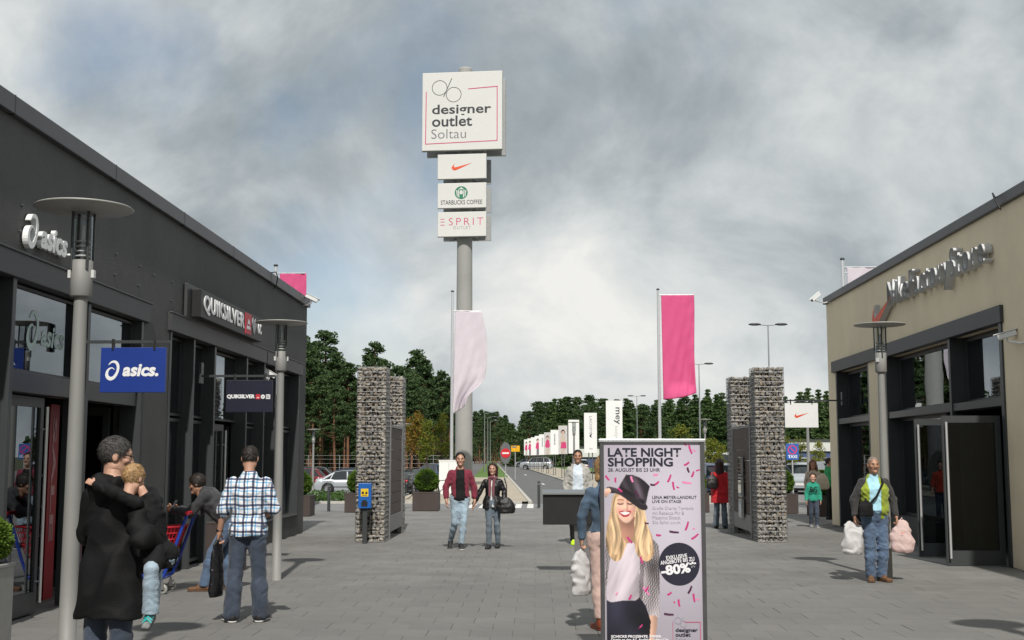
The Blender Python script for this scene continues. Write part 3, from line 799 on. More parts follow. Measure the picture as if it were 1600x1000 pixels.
def gabion(label, x0, y0, side, h=3.56, w=0.6, n_front=7, rows=48):
    """side: +1 when the passage lies towards +x"""
    G = thing('gabion_pillar', label, 'gabion pillar', (x0 + w / 2, y0 + w / 2, 0), 0, 'gabion pillars of the mall gate')
    hw = w / 2
    q = MB(); q.box(-hw + 0.09, hw - 0.09, -hw + 0.09, hw - 0.09, 0, h - 0.1); q.build('light_block_core', m_core, G)  # dark box added inside so no light passes between the stones
    q = MB()
    for z in lin(0.02, h, 35):
        for (a, b_) in (((-hw, -hw), (hw, -hw)), ((hw, -hw), (hw, hw)), ((hw, hw), (-hw, hw)), ((-hw, hw), (-hw, -hw))):
            q.tube([(a[0], a[1], z), (b_[0], b_[1], z)], 0.0046, 4, False)
    for k in range(7):
        t = -hw + w * k / 6
        for (a, b_) in ((t, -hw), (t, hw), (-hw, t), (hw, t)):
            q.tube([(a, b_, 0), (a, b_, h)], 0.0036 if 0 < k < 6 else 0.005, 4, False)
    for k in range(7):
        t = -hw + w * k / 6
        q.tube([(t, -hw, h), (t, hw, h)], 0.003, 4, False)
    q.build('wire_cage', m_wire, G, kind='stuff', fix=False)
    spots = []
    dz = h / rows
    for face in range(4):
        for i in range(rows):
            n = n_front + gr.choice((-1, 0, 0, 1))
            xs = sorted(gr.uniform(-.25, .25) + k for k in range(n))
            for k in range(n):
                t = -hw + w * (xs[k] + 0.5) / n
                t = max(-hw + .04, min(hw - .04, t))
                z = dz * (i + 0.5) + gr.uniform(-.015, .015)
                d = hw - 0.055 + gr.uniform(-0.022, 0.012)
                p = [(t, -d), (side * d, t), (t, d), (-side * d, t)][face]
                sz = w / n * gr.uniform(0.95, 1.4)
                spots.append((face, p[0], p[1], z, sz, dz * gr.uniform(1.0, 1.55)))
    for k in range(30):
        spots.append((2, gr.uniform(-hw + .06, hw - .06), gr.uniform(-hw + .06, hw - .06), h - 0.05, 0.12, 0.1))
    spots.sort(key=lambda s: (s[0], -s[3]))
    sm_v, sm_f = [], []
    for i, (face, x, y, z, sx, sz) in enumerate(spots):
        rot = Euler((gr.uniform(-.25, .25), gr.uniform(-.35, .35), gr.uniform(0, 6.28)))
        me = stone_me[gr.randrange(14)]
        sc = (sx, 0.11, sz) if face in (0, 2) else (0.11, sx, sz)
        if face < 2 and i < 300:
            obj('stone', me, G, (x, y, z), None, None).matrix_local = Matrix.Translation((x, y, z)) @ Matrix.Diagonal((*sc, 1)) @ rot.to_matrix().to_4x4()
        else:
            mt = Matrix.Translation((x, y, z)) @ Matrix.Diagonal((*sc, 1)) @ rot.to_matrix().to_4x4()
            k0 = len(sm_v); sm_v += [tuple(mt @ v.co) for v in me.vertices]; sm_f += [tuple(k0 + j for j in p.vertices) for p in me.polygons]
    q = MB(); q.v = sm_v; q.f = sm_f; q.smooth = [False] * len(sm_f); q.build('stone_fill', m_stone, G, kind='stuff', fix=False)
    return G
GL0, GR0 = -3.71, 4.46
gabion('front stone filled gabion pillar on the left, behind the blue dispenser', GL0, 24.95, 1)
gabion('rear stone filled gabion pillar on the left, half hidden by the front one', GL0, 28.05, 1)
gabion('front stone filled gabion pillar on the right, nearest the white hanging sign', GR0, 25.1, -1)
gabion('rear stone filled gabion pillar on the right, beside the woman in red', GR0, 28.25, -1)
def gate(label, x, y0, y1, face):
    """gate leaf folded back between two pillars; face=+1 looks to +x"""
    g_ = thing('gate', label, 'gate', (x, y0, 0), R(90) if face > 0 else R(-90))
    L = y1 - y0; h0, h1 = 0.16, 2.40
    def bx(mb, a, b_, c, d, e, f_):
        if face > 0: mb.box(a, b_, c, d, e, f_)
        else: mb.box(-b_, -a, c, d, e, f_)
    for (a, b_, e, f_) in ((0, 0.09, 0, 2.48), (L - 0.09, L, 0, 2.48)):
        q = MB(); bx(q, a, b_, -0.05, 0.05, e, f_); bevel(q.build('post', m_post, g_), 0.005)
    q = MB(); bx(q, 0.12, 0.18, -0.04, 0.04, h0, h1); bx(q, L - 0.18, L - 0.12, -0.04, 0.04, h0, h1); bx(q, 0.18, L - 0.18, -0.04, 0.04, h1 - 0.06, h1); bx(q, 0.18, L - 0.18, -0.04, 0.04, h0, h0 + 0.34)
    bevel(q.build('leaf_frame', m_post, g_), 0.004)
    n = 8; z0, z1 = h0 + 0.345, h1 - 0.065; dz = (z1 - z0) / n
    for k in range(n):
        q = MB(); bx(q, 0.185, L - 0.185, -0.028, 0.02, z0 + k * dz + 0.004, z0 + (k + 1) * dz - 0.004); bevel(q.build('board', m_board, g_), 0.004)
    return g_
gate('brown boarded gate leaf folded between the left gabion pillars', -3.13, 25.6, 28.0, 1)
gt = gate('brown boarded gate leaf with small glass showcases between the right gabion pillars', 4.50, 25.75, 28.2, -1)
m_paper = M('notice_print', (0.45, 0.43, 0.40), 0.6, var=0.7, vscale=18)
m_glass2 = glass_mat('case_glass', tint=(0.85, 0.87, 0.87), ior=1.4)
for k, (z0, z1) in enumerate(((1.32, 1.72), (0.86, 1.28), (0.42, 0.82))):
    s = thing('showcase', 'small steel framed notice case on the right gate, %s one' % ('top', 'middle', 'bottom')[k], 'notice case', (4.44, 26.75, 0), R(-90))
    q = MB(); q.box(-0.2, 0.2, -0.05, -0.008, z0, z1); q.build('case', m_steel, s)
    q = MB(); q.box(-0.17, 0.17, -0.054, -0.05, z0 + .03, z1 - .03); q.build('notice', m_paper, s)
    q = MB(); q.box(-0.18, 0.18, -0.062, -0.058, z0 + .02, z1 - .02); q.build('pane', m_glass2, s)

# blue dispenser on a post in front of the left pillar
m_blue = M('blue_paint', (0.012, 0.11, 0.40), 0.4, var=0.05)
dp = thing('dog_bag_dispenser', 'blue dispenser box with yellow pictogram on a grey post', 'dispenser', (-3.46, 24.55, 0))
q = MB(); q.box(-0.045, 0.045, -0.03, 0.03, 0, 0.75); bevel(q.build('post', m_frame, dp), 0.005)
q = MB(); q.box(-0.13, 0.13, -0.09, 0.05, 0.70, 1.20); bevel(q.build('box', m_blue, dp), 0.012)
q = MB(); q.box(-0.075, 0.075, -0.094, -0.09, 0.935, 1.09); q.build('pictogram', M('yellow_plate', (0.75, 0.52, 0.02), 0.5), dp)
q = MB(); q.flat([(-.055, .985), (-.06, 1.02), (-.03, 1.04), (-.012, 1.02), (-.012, .985)], -0.096); q.flat([(.01, .985), (.03, 1.045), (.055, 1.02), (.06, .985)], -0.096); q.box(-.05, .05, -.0965, -.0945, .955, .965); q.build('pictogram_figures', m_black, dp, fix=False)
q = MB(); q.prism([(-.06, .74), (.06, .74), (.065, .82), (.02, .87), (-.04, .86), (-.068, .80)], -0.096, -0.085); q.build('slot', m_black, dp)

# ------------------------------------------------------------------ disc lamps
m_lamp = M('lamp_grey', (0.25, 0.25, 0.24), 0.62, metal=0.1, var=0.07, vscale=2)
m_lampd = M('lamp_disc', (0.36, 0.36, 0.34), 0.5, metal=0.2, var=0.06)
m_opal = M('opal_glass', (0.62, 0.63, 0.62), 0.3, var=0.1)
m_lglass = glass_mat('lamp_glass', tint=(0.8, 0.82, 0.82), ior=1.45)
def make_lamp():
    L = bpy.data.objects.new('disc_lamp', None); link(L)
    q = MB(); q.lathe([(0.075, 0), (0.075, 0.012), (0.066, 0.014), (0.064, 0.9), (0.05, 2.90), (0.05, 2.99)], 20); q.build('pole', m_lamp, L)
    q = MB(); q.lathe([(0.001, 2.94), (0.075, 2.94), (0.082, 2.95), (0.082, 3.22), (0.075, 3.225), (0.001, 3.225)], 20); q.build('housing', m_lamp, L)
    for s in (-1, 1):
        q = MB(); q.box(s * 0.09 - 0.012, s * 0.09 + 0.012, -0.02, 0.02, 3.09, 3.15); q.build('clip', m_opal, L)
    for k in range(4):
        a = PI / 4 + k * PI / 2; c, s = math.cos(a) * 0.085, math.sin(a) * 0.085
        q = MB(); q.tube([(c, s, 3.15), (c, s, 3.62)], 0.011, 6); q.build('strut', m_frame, L)
    q = MB(); q.lathe([(0.07, 3.22), (0.07, 3.60)], 20); q.build('glass_tube', m_lglass, L)
    for k in range(4):
        q = MB(); z = 3.25 + k * 0.038; q.lathe([(0.02, z + .012), (0.058, z), (0.058, z + .010), (0.02, z + .024)], 16); q.build('louvre', m_opal, L)
    q = MB(); q.tube([(0, 0, 3.22), (0, 0, 3.5)], 0.018, 8); q.build('bulb', m_opal, L)
    q = MB(); q.lathe([(0.001, 3.605), (0.09, 3.60), (0.36, 3.628), (0.372, 3.636), (0.36, 3.645), (0.10, 3.665), (0.001, 3.668)], 40); q.build('disc', m_lampd, L)
    return L
lamp0 = make_lamp()
lamps = [((-3.51, 9.2), 1, 'grey disc lamp post nearest the camera, behind the man in the black coat', True),
         ((-3.675, 17.3), 1, 'grey disc lamp post beside the man in the checked shirt', True),
         ((4.99, 17.75), 1, 'grey disc lamp post beside the right shop, behind the man with white bags', True),
         ((4.95, 9.6), 1, 'grey disc lamp post outside the right edge, casting a round shadow', True),
         ((-11.6, 63), 1, 'distant disc lamp post just right of the dark building corner', True),
         ((-4.42, 40.2), 0.77, 'slim lamp post between the left gabion pillars and the planter', True),
         ((1.9, 64), 0.97, 'distant disc lamp post in front of the row of banners', True),
         ((8.6, 63), 1.0, 'distant disc lamp post rising behind the poster stand', True),
         ((9.35, 42.5), 0.95, 'lamp post rising behind the white hanging tick sign', True)]
for i, ((x, y), s, lab, _) in enumerate(lamps):
    o = lamp0 if i == 0 else copy_tree(lamp0)
    o.location = (x, y, gz(x, y)); o.scale = (s, s, s); o.rotation_euler = (0, 0, i * 0.4)
    tag(o, lab, 'lamp post', 'disc lamp posts')

# tall car park lights
def make_mast(h, heads):
    L = bpy.data.objects.new('light_mast', None); link(L)
    q = MB(); q.lathe([(0.09, 0), (0.085, 1), (0.04, h)], 12); q.build('mast', m_steel, L)
    for s in heads:
        q = MB(); q.tube([(0, 0, h - 0.02), (s * 0.55, 0, h + 0.02)], 0.03, 6); q.build('arm', m_lamp, L)
        q = MB(); q.ell((s * 0.85, 0, h + 0.05), (0.42, 0.17, 0.09), 12, 6); q.build('lamp_head', m_frame, L)
    return L
for (px, py, Y, heads, h, lab) in [(1200, 508, 78, (-1, 1), None, 'tall twin headed car park light above the right gabion pillar'), (1092, 569, 105, (-1, 1), None, 'twin headed car park light right of the pink flag'),
                                   (995, 619, 165, (-1, 1), None, 'small distant car park light over the far trees right of the banners'), (757, 646, 135, (1,), None, 'street light on the grass island, nearest of three'), (762, 652, 150, (1,), None, 'street light on the grass island, middle of three'), (766, 658, 168, (1,), None, 'street light on the grass island, farthest of three')]:
    p = at(px, py, Y); o = make_mast(p.z, heads); o.location = (p.x, p.y, 0); tag(o, lab, 'street light', 'tall street lights')

# ------------------------------------------------------------------ sign pylon
PY = 63.0
pb_ = at(726, 400, PY)
py_ = thing('sign_pylon', 'tall concrete sign pylon carrying four white boards', 'sign pylon', (pb_.x, PY, 0), 0)
m_conc = M('pylon_concrete', (0.34, 0.34, 0.325), 0.75, var=0.10, vscale=0.6, bump=0.1, bscale=30, dirt=0.12)
ztop = at(726, 107, PY).z
q = MB(); q.lathe([(0.46, 0), (0.455, 1.0), (0.36, ztop - 0.1), (0.34, ztop), (0.001, ztop)], 28); q.build('mast', m_conc, py_)
SIGA = R(5)
m_board_w = M('sign_board', (0.66, 0.66, 0.635), 0.4, var=0.03, vscale=0.5)
m_edge = M('sign_edge', (0.35, 0.36, 0.36), 0.5, var=0.1)
m_ink = M('dark_ink', (0.035, 0.037, 0.045), 0.6, var=0.05)
m_ink2 = M('grey_ink', (0.16, 0.16, 0.18), 0.6, var=0.05)
m_mag = M('magenta_ink', (0.55, 0.045, 0.16), 0.6, var=0.05)
k_ = PY / FPX
def sign_pair(px0, py0, px1, py1, dep, backshift):
    """front board, back board; returns an empty-like front part whose origin is the centre of the front face"""
    a = at(px0, py0, PY - 0.6); c = at(px1, py1, PY - 0.6)
    w, h = (c.x - a.x), (a.z - c.z)
    cx, cz = (a.x + c.x) / 2 - pb_.x, (a.z + c.z) / 2
    q = MB(); q.box(-w / 2, w / 2, 0, dep, -h / 2, h / 2)
    f_ = q.build('board', m_board_w, py_, (cx, -0.75, cz), (0, 0, -SIGA)); bevel(f_, 0.02)
    q = MB(); q.box(-w / 2 - .015, w / 2 + .015, 0.004 + dep * .5, dep + .02, -h / 2 - .015, h / 2 + .015); q.build('edge_frame', m_edge, f_)
    q = MB(); q.box(-w / 2, w / 2, 0, dep, -h / 2, h / 2); bk = q.build('back_board', m_edge, py_, (cx + backshift, 0.62, cz), (0, 0, -SIGA))
    q = MB()
    for s in (-1, 1):
        for zz in (-h / 2 + .15, h / 2 - .15):
            q.box(s * w * .25 - .05, s * w * .25 + .05, dep, 1.3, zz - .05, zz + .05)
    q.build('brackets', m_edge, f_)
    return f_, w, h
f_, w, h = sign_pair(660, 114, 785, 235, 0.22, 0.14)
# zoom coordinates (667 px for 200 photo px, origin 640,90) to board coordinates
def zc(f_w, f_h, px0, py0, px1, py1):
    def c(zx, zy):
        X = 640 + zx / 3.335; Y = 90 + zy / 3.335
        return ((X - px0) / (px1 - px0) - .5) * f_w, -((Y - py0) / (py1 - py0) - .5) * f_h
    return c
c = zc(w, h, 660, 114, 785, 235)
s_ = w / 125 / 3.335
def ring(cx, cz, r, t, y, n=32):
    mb = MB()
    for i in range(n):
        a, b_ = 2 * PI * i / n, 2 * PI * (i + 1) / n
        mb.flat([(cx + (r - t) * math.cos(a), cz + (r - t) * math.sin(a)), (cx + (r + t) * math.cos(a), cz + (r + t) * math.sin(a)), (cx + (r + t) * math.cos(b_), cz + (r + t) * math.sin(b_)), (cx + (r - t) * math.cos(b_), cz + (r - t) * math.sin(b_))], y)
    return mb
def bar(mb, p, q_, t, y):
    d = Vector((q_[0] - p[0], q_[1] - p[1])).normalized() * t; n = (-d.y, d.x)
    mb.flat([(p[0] + n[0], p[1] + n[1]), (p[0] - n[0], p[1] - n[1]), (q_[0] - n[0], q_[1] - n[1]), (q_[0] + n[0], q_[1] + n[1])], y)
y_ = -0.004
mb = ring(*c(157, 160), 39 * s_, 1.6 * s_, y_); mb2 = ring(*c(231, 197), 39 * s_, 1.6 * s_, y_); mb.add(mb2.v, mb2.f); bar(mb, c(178, 208), c(221, 112), 1.8 * s_, y_ - .001)
mb.build('percent_emblem', m_ink, f_, fix=False)
mb = MB(); bar(mb, c(87, 178), c(85, 451), 2.2 * s_, y_); bar(mb, c(84, 449), c(460, 440), 2.2 * s_, y_ - .001); bar(mb, c(458, 442), c(458, 160), 2.2 * s_, y_ - .002); bar(mb, c(306, 170), c(460, 161), 2.2 * s_, y_ - .003); mb.build('border_line', m_mag, f_, fix=False)
def put(s, m, f_, c, x0, y0, x1, y1, **kw):
    a = c(x0, y1); b_ = c(x1, y0)
    o = text(s, m, f_, (a[0], y_, a[1]), w=b_[0] - a[0], h=b_[1] - a[1], **kw); return o
put('designer', m_ink, f_, c, 118, 247, 427, 312, bold=0.018)
put('outlet', m_ink, f_, c, 118, 305, 328, 362, bold=0.018)
put('Soltau', m_ink2, f_, c, 115, 374, 296, 423, bold=-0.008)
f2, w, h = sign_pair(684, 242, 760, 280, 0.12, 0.20)
mb = MB(); mb.flat([(x, z - 0.02) for x, z in swoosh(1.1)], y_); mb.build('tick_emblem', m_orange, f2, fix=False)
f3, w, h = sign_pair(684, 287, 760, 325.5, 0.12, 0.20)
c = zc(w, h, 684, 287, 760, 325.5)
s_ = w / 76 / 3.335
m_green = M('green_ink', (0.015, 0.19, 0.10), 0.5)
x0, z0 = c(270, 707)
mb = MB(); mb.flat(arc(x0, z0, 34 * s_, 0, 360, 28)[:-1], y_); mb.build('round_emblem', m_green, f3, fix=False)
mb = MB(); mb.flat(arc(x0, z0 + 2 * s_, 9 * s_, 0, 360, 12, 12 * s_)[:-1], y_ - .002)
for sg in (-1, 1):
    mb.flat([(x0 + sg * 12 * s_, z0 + 16 * s_), (x0 + sg * 17 * s_, z0 + 16 * s_), (x0 + sg * 15 * s_, z0 - 24 * s_), (x0 + sg * 9 * s_, z0 - 26 * s_)], y_ - .002)
    mb.flat([(x0 + sg * 20 * s_, z0 + 12 * s_), (x0 + sg * 27 * s_, z0 + 14 * s_), (x0 + sg * 22 * s_, z0 - 20 * s_), (x0 + sg * 18 * s_, z0 - 20 * s_)], y_ - .002)
mb.flat([(x0 - 14 * s_, z0 + 18 * s_), (x0, z0 + 29 * s_), (x0 + 14 * s_, z0 + 18 * s_)], y_ - .003)
mb.build('emblem_figure', m_board_w, f3, fix=False)
put('STARBUCKS COFFEE', m_ink, f3, c, 163, 745, 380, 768, bold=0.008)
f4, w, h = sign_pair(684, 332, 760, 370, 0.12, 0.20)
c = zc(w, h, 684, 332, 760, 370)
put('SPRIT', m_mag, f4, c, 205, 838, 385, 876, bold=-0.012, spacing=1.35)
mb = MB(); s_ = w / 76 / 3.335
for zy in (843, 858, 874): bar(mb, c(161, zy), c(183, zy), 1.7 * s_, y_)
mb.build('lettering', m_mag, f4, fix=False)
put('OUTLET', m_ink2, f4, c, 229, 881, 319, 896, bold=-0.015, spacing=1.3)

# ------------------------------------------------------------------ flags
m_alu = M('flagpole_alu', (0.62, 0.63, 0.64), 0.35, metal=0.6, var=0.04)
def flag_cloth_mat(name, col):
    m = M(name, col, 0.75, var=0.03, vscale=3)
    n, l = m.node_tree.nodes, m.node_tree.links
    b = n['Principled BSDF']; t = n.new('ShaderNodeBsdfTranslucent'); mx = n.new('ShaderNodeMixShader'); mx.inputs[0].default_value = 0.35
    l.new(b.inputs['Base Color'].links[0].from_socket, t.inputs[0]); l.new(b.outputs[0], mx.inputs[1]); l.new(t.outputs[0], mx.inputs[2]); l.new(mx.outputs[0], n['Material Output'].inputs[0])
    return m
m_pinkc = flag_cloth_mat('pink_cloth', (0.80, 0.13, 0.33))
m_whitec = flag_cloth_mat('white_cloth', (0.80, 0.74, 0.80))
def make_flag(label, px, py, Y, m, h, w, seed, flutter):
    p = at(px, py, Y)
    F = thing('flag', label, 'flag', (p.x, Y, 0), 0, 'tall flags on poles')
    H = p.z
    q = MB(); q.lathe([(0.085, 0), (0.08, 0.5), (0.055, H - 0.05), (0.05, H)], 12); q.build('pole', m_alu, F)
    q = MB(); q.lathe([(0.001, H), (0.075, H), (0.08, H + .04), (0.04, H + .07), (0.001, H + .075)], 12); q.build('pole_cap', m_frame, F)
    zt = H - (0.24 if flutter < 2 else 0.88)
    q = MB(); q.tube([(0.05, 0, zt), (0.12 + w, 0, zt - (0.05 if flutter == 2 else -0.0))], 0.018, 6); q.build('boom', m_alu, F)
    nu, nv = 26, 70
    V, Fc = [], []
    fr = random.Random(seed)
    for j in range(nv + 1):
        v = j / nv; z = zt - v * h
        for i in range(nu + 1):
            u = i / nu
            amp = 0.02 + 0.10 * v
            yy = amp * math.sin(5.0 * u + 3.0 * v + seed) * u + 0.05 * v * math.sin(11 * u - 7 * v + seed * 2) * u
            xx = 0.14 + u * w
            zz = z
            if flutter == 2:       # hangs with the free edge blown back and folded at the bottom
                k = math.sin(PI * min(1, v * 1.15)) 
                xx = 0.14 + u * w * (1 + 0.22 * k * u) - 0.0
                fold = sstep(0.62, 1.0, v)
                xx -= fold * u * w * 0.52
                yy += fold * 0.5 * math.sin(3.2 * u) * u - 0.18 * math.sin(6 * u + 2 * v) * u * v
                zz += fold * u * 0.42 - 0.06 * u * (1 - v)
                xx -= 0.10 * v
            else:
                xx += 0.03 * math.sin(6 * v + 1) * u + 0.04 * v
                b2 = sstep(0.82, 1.0, v)
                zz += b2 * (0.30 * u * u)
                yy += -b2 * 0.25 * math.sin(PI * u)
            # diagonal pull creases
            yy += 0.024 * math.sin(11 * u * u + 13 * (u * 0.8 + v * 1.3) + seed) * (0.25 + v) + 0.006 * math.sin(23 * (u * 0.5 + v * 1.7) + seed * 3) * u
            V.append((xx, yy, zz))
    for j in range(nv):
        for i in range(nu):
            a = j * (nu + 1) + i; Fc.append((a, a + 1, a + nu + 2, a + nu + 1))
    o = obj('cloth', np_mesh('cloth', V, Fc, m), F)
    sd = o.modifiers.new('thickness', 'SOLIDIFY'); sd.thickness = 0.003
    q = MB()
    for k in range(6):
        z = zt - h * (k + .3) / 6; q.tube([(0.06, 0, z), (0.15 - (0.1 * (k + .3) / 6 if flutter == 2 else 0), 0, z + .01)], 0.012, 5)
    q.build('ties', m_wsign, F)
    q = MB(); q.tube([(0.10, 0.03, zt), (0.10, 0.03, zt - h)], 0.008, 4); q.build('halyard', m_wsign, F)
    return F
make_flag('white flag hanging folded in front of the sign pylon', 707, 456, 56.5, m_whitec, 4.85, 1.26, 1.0, 2)
make_flag('bright pink flag on a pole above the poster stand', 1028, 453, 56.5, m_pinkc, 4.88, 1.52, 2.2, 1)
make_flag('pink flag rising behind the roof of the dark building', 431, 416, 40, m_pinkc, 3.6, 0.86, 3.1, 1)
make_flag('pale flag behind the roof of the beige building', 1316, 406, 39, m_whitec, 3.6, 1.2, 4.4, 1)

# ------------------------------------------------------------------ hanging shop signs
m_sblue = M('sign_blue', (0.012, 0.04, 0.24), 0.4, var=0.04)
m_snavy = M('sign_navy', (0.010, 0.012, 0.028), 0.45, var=0.1)
def hang_sign(label, px0, py0, px1, py1, Y, m, xw, side):
    a, c_ = at(px0, py0, Y), at(px1, py1, Y)
    w, h = c_.x - a.x, a.z - c_.z
    S = thing('hanging_sign', label, 'hanging sign', ((a.x + c_.x) / 2, Y, c_.z))
    q = MB(); q.box(-w / 2, w / 2, 0, 0.04, 0, h); bevel(q.build('board', m, S), 0.004)
    xa = xw - (a.x + c_.x) / 2
    q = MB(); q.box(min(xa, -side * w * 0.55), max(xa, -side * w * 0.55), 0.005, 0.035, h + 0.05, h + 0.085); q.build('arm', m_frame, S)
    q = MB(); q.box(xa - .02, xa + .02, -0.05, 0.09, h - 0.05, h + 0.28); q.build('wall_plate', m_frame, S)
    for s in (-1, 1):
        q = MB(); q.box(s * w * .32 - .012, s * w * .32 + .012, -0.008, 0.048, h - 0.03, h + 0.1); q.build('hanger', m_black, S)
    return S, w, h
S, w, h = hang_sign('blue hanging asics sign with white emblem outside the first shop', 158, 543, 257.5, 613, 14.0, m_sblue, XL + .02, -1)
obj('lettering', text_mesh('asics.', m_letter, w=0.42, h=0.145, bold=0.04, shear=0.18), S, (-0.12, -0.003, 0.185))
for yy_, flip in ((-0.003, 1),):
    q = MB()
    for poly in spiral_logo(0.215): q.flat(poly, yy_)
    q.build('emblem', m_letter, S, (-0.225, 0, 0.255), fix=False)
o = obj('lettering', text_mesh('asics.', m_letter, w=0.42, h=0.145, bold=0.04, shear=0.18), S, (0.25, 0.043, 0.185), (0, 0, PI))
S, w, h = hang_sign('black hanging QUIKSILVER sign outside the second shop', 353.5, 594, 425, 644, 19.3, m_snavy, XL + .02, -1)
obj('lettering', text_mesh('QUIKSILVER', m_letter, w=0.45, h=0.072, bold=0.05), S, (-0.355, -0.003, 0.21))
q = MB(); q.flat([(0.108, .207), (0.178, .207), (0.178, .285), (0.108, .285)], -0.003); q.build('red_tile', M('red_tile', (0.55, 0.03, 0.05), 0.5), S, fix=False)
q = MB(); q.flat([(0.118, .225), (0.168, .225), (0.15, .24), (0.135, .235)], -0.0045); q.build('wave_emblem', m_letter, S, fix=False)
q = MB(); q.flat(arc(0.222, .246, .034, 0, 360, 16)[:-1], -0.003); q.flat([(0.272, .21), (0.338, .21), (0.338, .282), (0.272, .282)], -0.003); q.build('round_emblem', m_letter, S, fix=False)
q = MB(); q.flat([(.205, .255), (.222, .23), (.239, .255), (.222, .248)], -.0045); q.build('heart_emblem', m_snavy, S, fix=False)
text('DC', m_snavy, S, (0.282, -0.0045, 0.224), w=0.046, h=0.044, bold=0.03)
S, w, h = hang_sign('white hanging sign with red tick at the beige building corner', 1226, 630, 1279, 668, 30.6, m_wsign, 7.62, 1)
q = MB(); q.flat([(x, z + h / 2) for x, z in swoosh(0.36)], -0.003); q.build('tick_emblem', m_orange, S, fix=False)

# ------------------------------------------------------------------ cctv cameras
m_cctv = M('cctv_white', (0.72, 0.73, 0.72), 0.4, var=0.05)
def cctv(label, p, wall, aim):
    """p: camera body centre; wall: mounting point; aim: direction"""
    C = thing('cctv_camera', label, 'camera', p, 0)
    p, wall, aim = Vector(p), Vector(wall), Vector(aim).normalized()
    rot = aim.to_track_quat('X', 'Z').to_matrix().to_4x4()
    q = MB(); q.box(-.15, .14, -.055, .055, -.05, .035, rot); bevel(q.build('housing', m_cctv, C), 0.012)
    q = MB(); q.box(-.17, .19, -.065, .065, .037, .05, rot); bevel(q.build('sun_shield', m_cctv, C), 0.004)
    q = MB(); q.box(.139, .145, -.04, .04, -.04, .025, rot); q.build('lens_window', m_black, C)
    q = MB(); w_ = wall - p; q.tube([(0, 0, -.05), (0, 0, -.10), (w_.x * .6, w_.y * .6, -.12 + w_.z * .3), (w_.x, w_.y, w_.z)], 0.016, 8); q.build('bracket', m_cctv, C)
    q = MB(); q.ell((w_.x, w_.y, w_.z), (.05, .05, .05), 10, 6); q.build('wall_mount', m_cctv, C)
p = at(487, 466, 27.6); cctv('white camera on the far top corner of the dark building', p, (XL + .02, 27.7, p.z - .12), (.75, .3, -.35))
p = at(421, 583, 24.2); cctv('white camera above the second shop door, left of the lamp pole', p, (XL + .02, 24.0, p.z - .10), (.8, .2, -.5))
p = at(1274, 464, 31.3); cctv('white camera on the far top corner of the beige building', p, (7.57, 31.4, p.z - .1), (-.7, -.2, -.6))
p = at(1573, 523, 19.0); cctv('white camera on the beige wall right of the entrance', p, (7.44, 18.4, p.z - .15), (-.75, .35, -.22))

# ------------------------------------------------------------------ planters with clipped balls
m_box = leaf_mat('box_leaf', (0.04, 0.09, 0.012), (0.085, 0.16, 0.02), (0.16, 0.24, 0.04), trans=0.15)
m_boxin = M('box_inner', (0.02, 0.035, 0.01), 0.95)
m_rust = M('planter_brown', (0.062, 0.045, 0.040), 0.6, var=0.15, vscale=2, dirt=0.15)
m_potg = M('planter_grey', (0.33, 0.33, 0.32), 0.5, var=0.08)
rg = np.random.default_rng(17)
def ball_mesh(r, n, leaf, seed):
    rg = np.random.default_rng(seed)
    d = rg.normal(size=(n, 3)); d /= np.linalg.norm(d, axis=1, keepdims=True)
    bumps = 1 + 0.045 * np.sin(7 * d[:, :1] + seed) * np.sin(6 * d[:, 1:2]) + 0.03 * np.sin(13 * d[:, 2:3] + 2)
    P = d * r * bumps * (1 - 0.16 * rg.random((n, 1)) ** 2)
    v, f = leaf_cloud(P, leaf, seed)
    return np_mesh('foliage', v, f, m_box, False)
ball_me = [ball_mesh(0.385, 5200, 0.06, 1), ball_mesh(0.385, 5200, 0.06, 2)]
def planter(label, x, y, w=0.83, h=0.60, r=0.385, k=0, plant=True, pot=None):
    Pn = thing('planter', label, 'planter', (x, y, 0), 0, 'brown box planters')
    q = MB(); hw = w / 2
    q.box(-hw, hw, -hw, hw, 0.012, h - .012); q.box(-hw - .006, hw + .006, -hw - .006, hw + .006, h - .03, h); bevel(q.build('pot', pot or m_rust, Pn), 0.006)
    q = MB(); q.box(-hw + .03, hw - .03, -hw + .03, hw - .03, h - .02, h + .004); q.build('soil', m_core, Pn)
    if plant:
        B = obj('foliage', ball_me[k % 2], Pn, (0, 0, h + r * .88), (0, 0, k * 1.3), (r / .385,) * 3)
        q = MB(); q.ell((0, 0, 0), (.34, .34, .34), 14, 10); q.build('inner_dark_ball', m_boxin, B)  # plain dark ball filling the inside of the leaf shell
        q = MB(); q.tube([(0, 0, h - .02), (0, 0, h + r * .6)], 0.03, 6); q.build('stem', m_rust, Pn)
    return Pn
planter('brown square planter with clipped ball left of the walking couple', onground(668, 797).x, 39.6, k=0)
planter('planter with clipped ball partly behind the left gabion pillar', at(562, 790, 38.5).x, 38.5, k=1)
planter('planter with clipped ball just beyond the dark building corner', at(466, 790, 36).x, 36.0, k=0)
planter('planter with clipped ball between poster stand and woman in red', at(1087, 790, 38.5).x, 38.8, k=1)
planter('planter with clipped ball right of the right gabion pillar', at(1222, 790, 38).x, 38.0, k=0)
planter('planter with clipped ball at the beige building corner', at(1290, 790, 36).x, 36.2, k=1)
pl = planter('brown planter box by the facade behind the leaning man', -4.72, 18.6, w=0.5, h=0.75, r=0.13, k=1)
pl = planter('grey planter with clipped ball cut by the left photo edge', -4.13, 9.1, w=0.34, h=0.93, r=0.20, k=0, pot=m_potg)

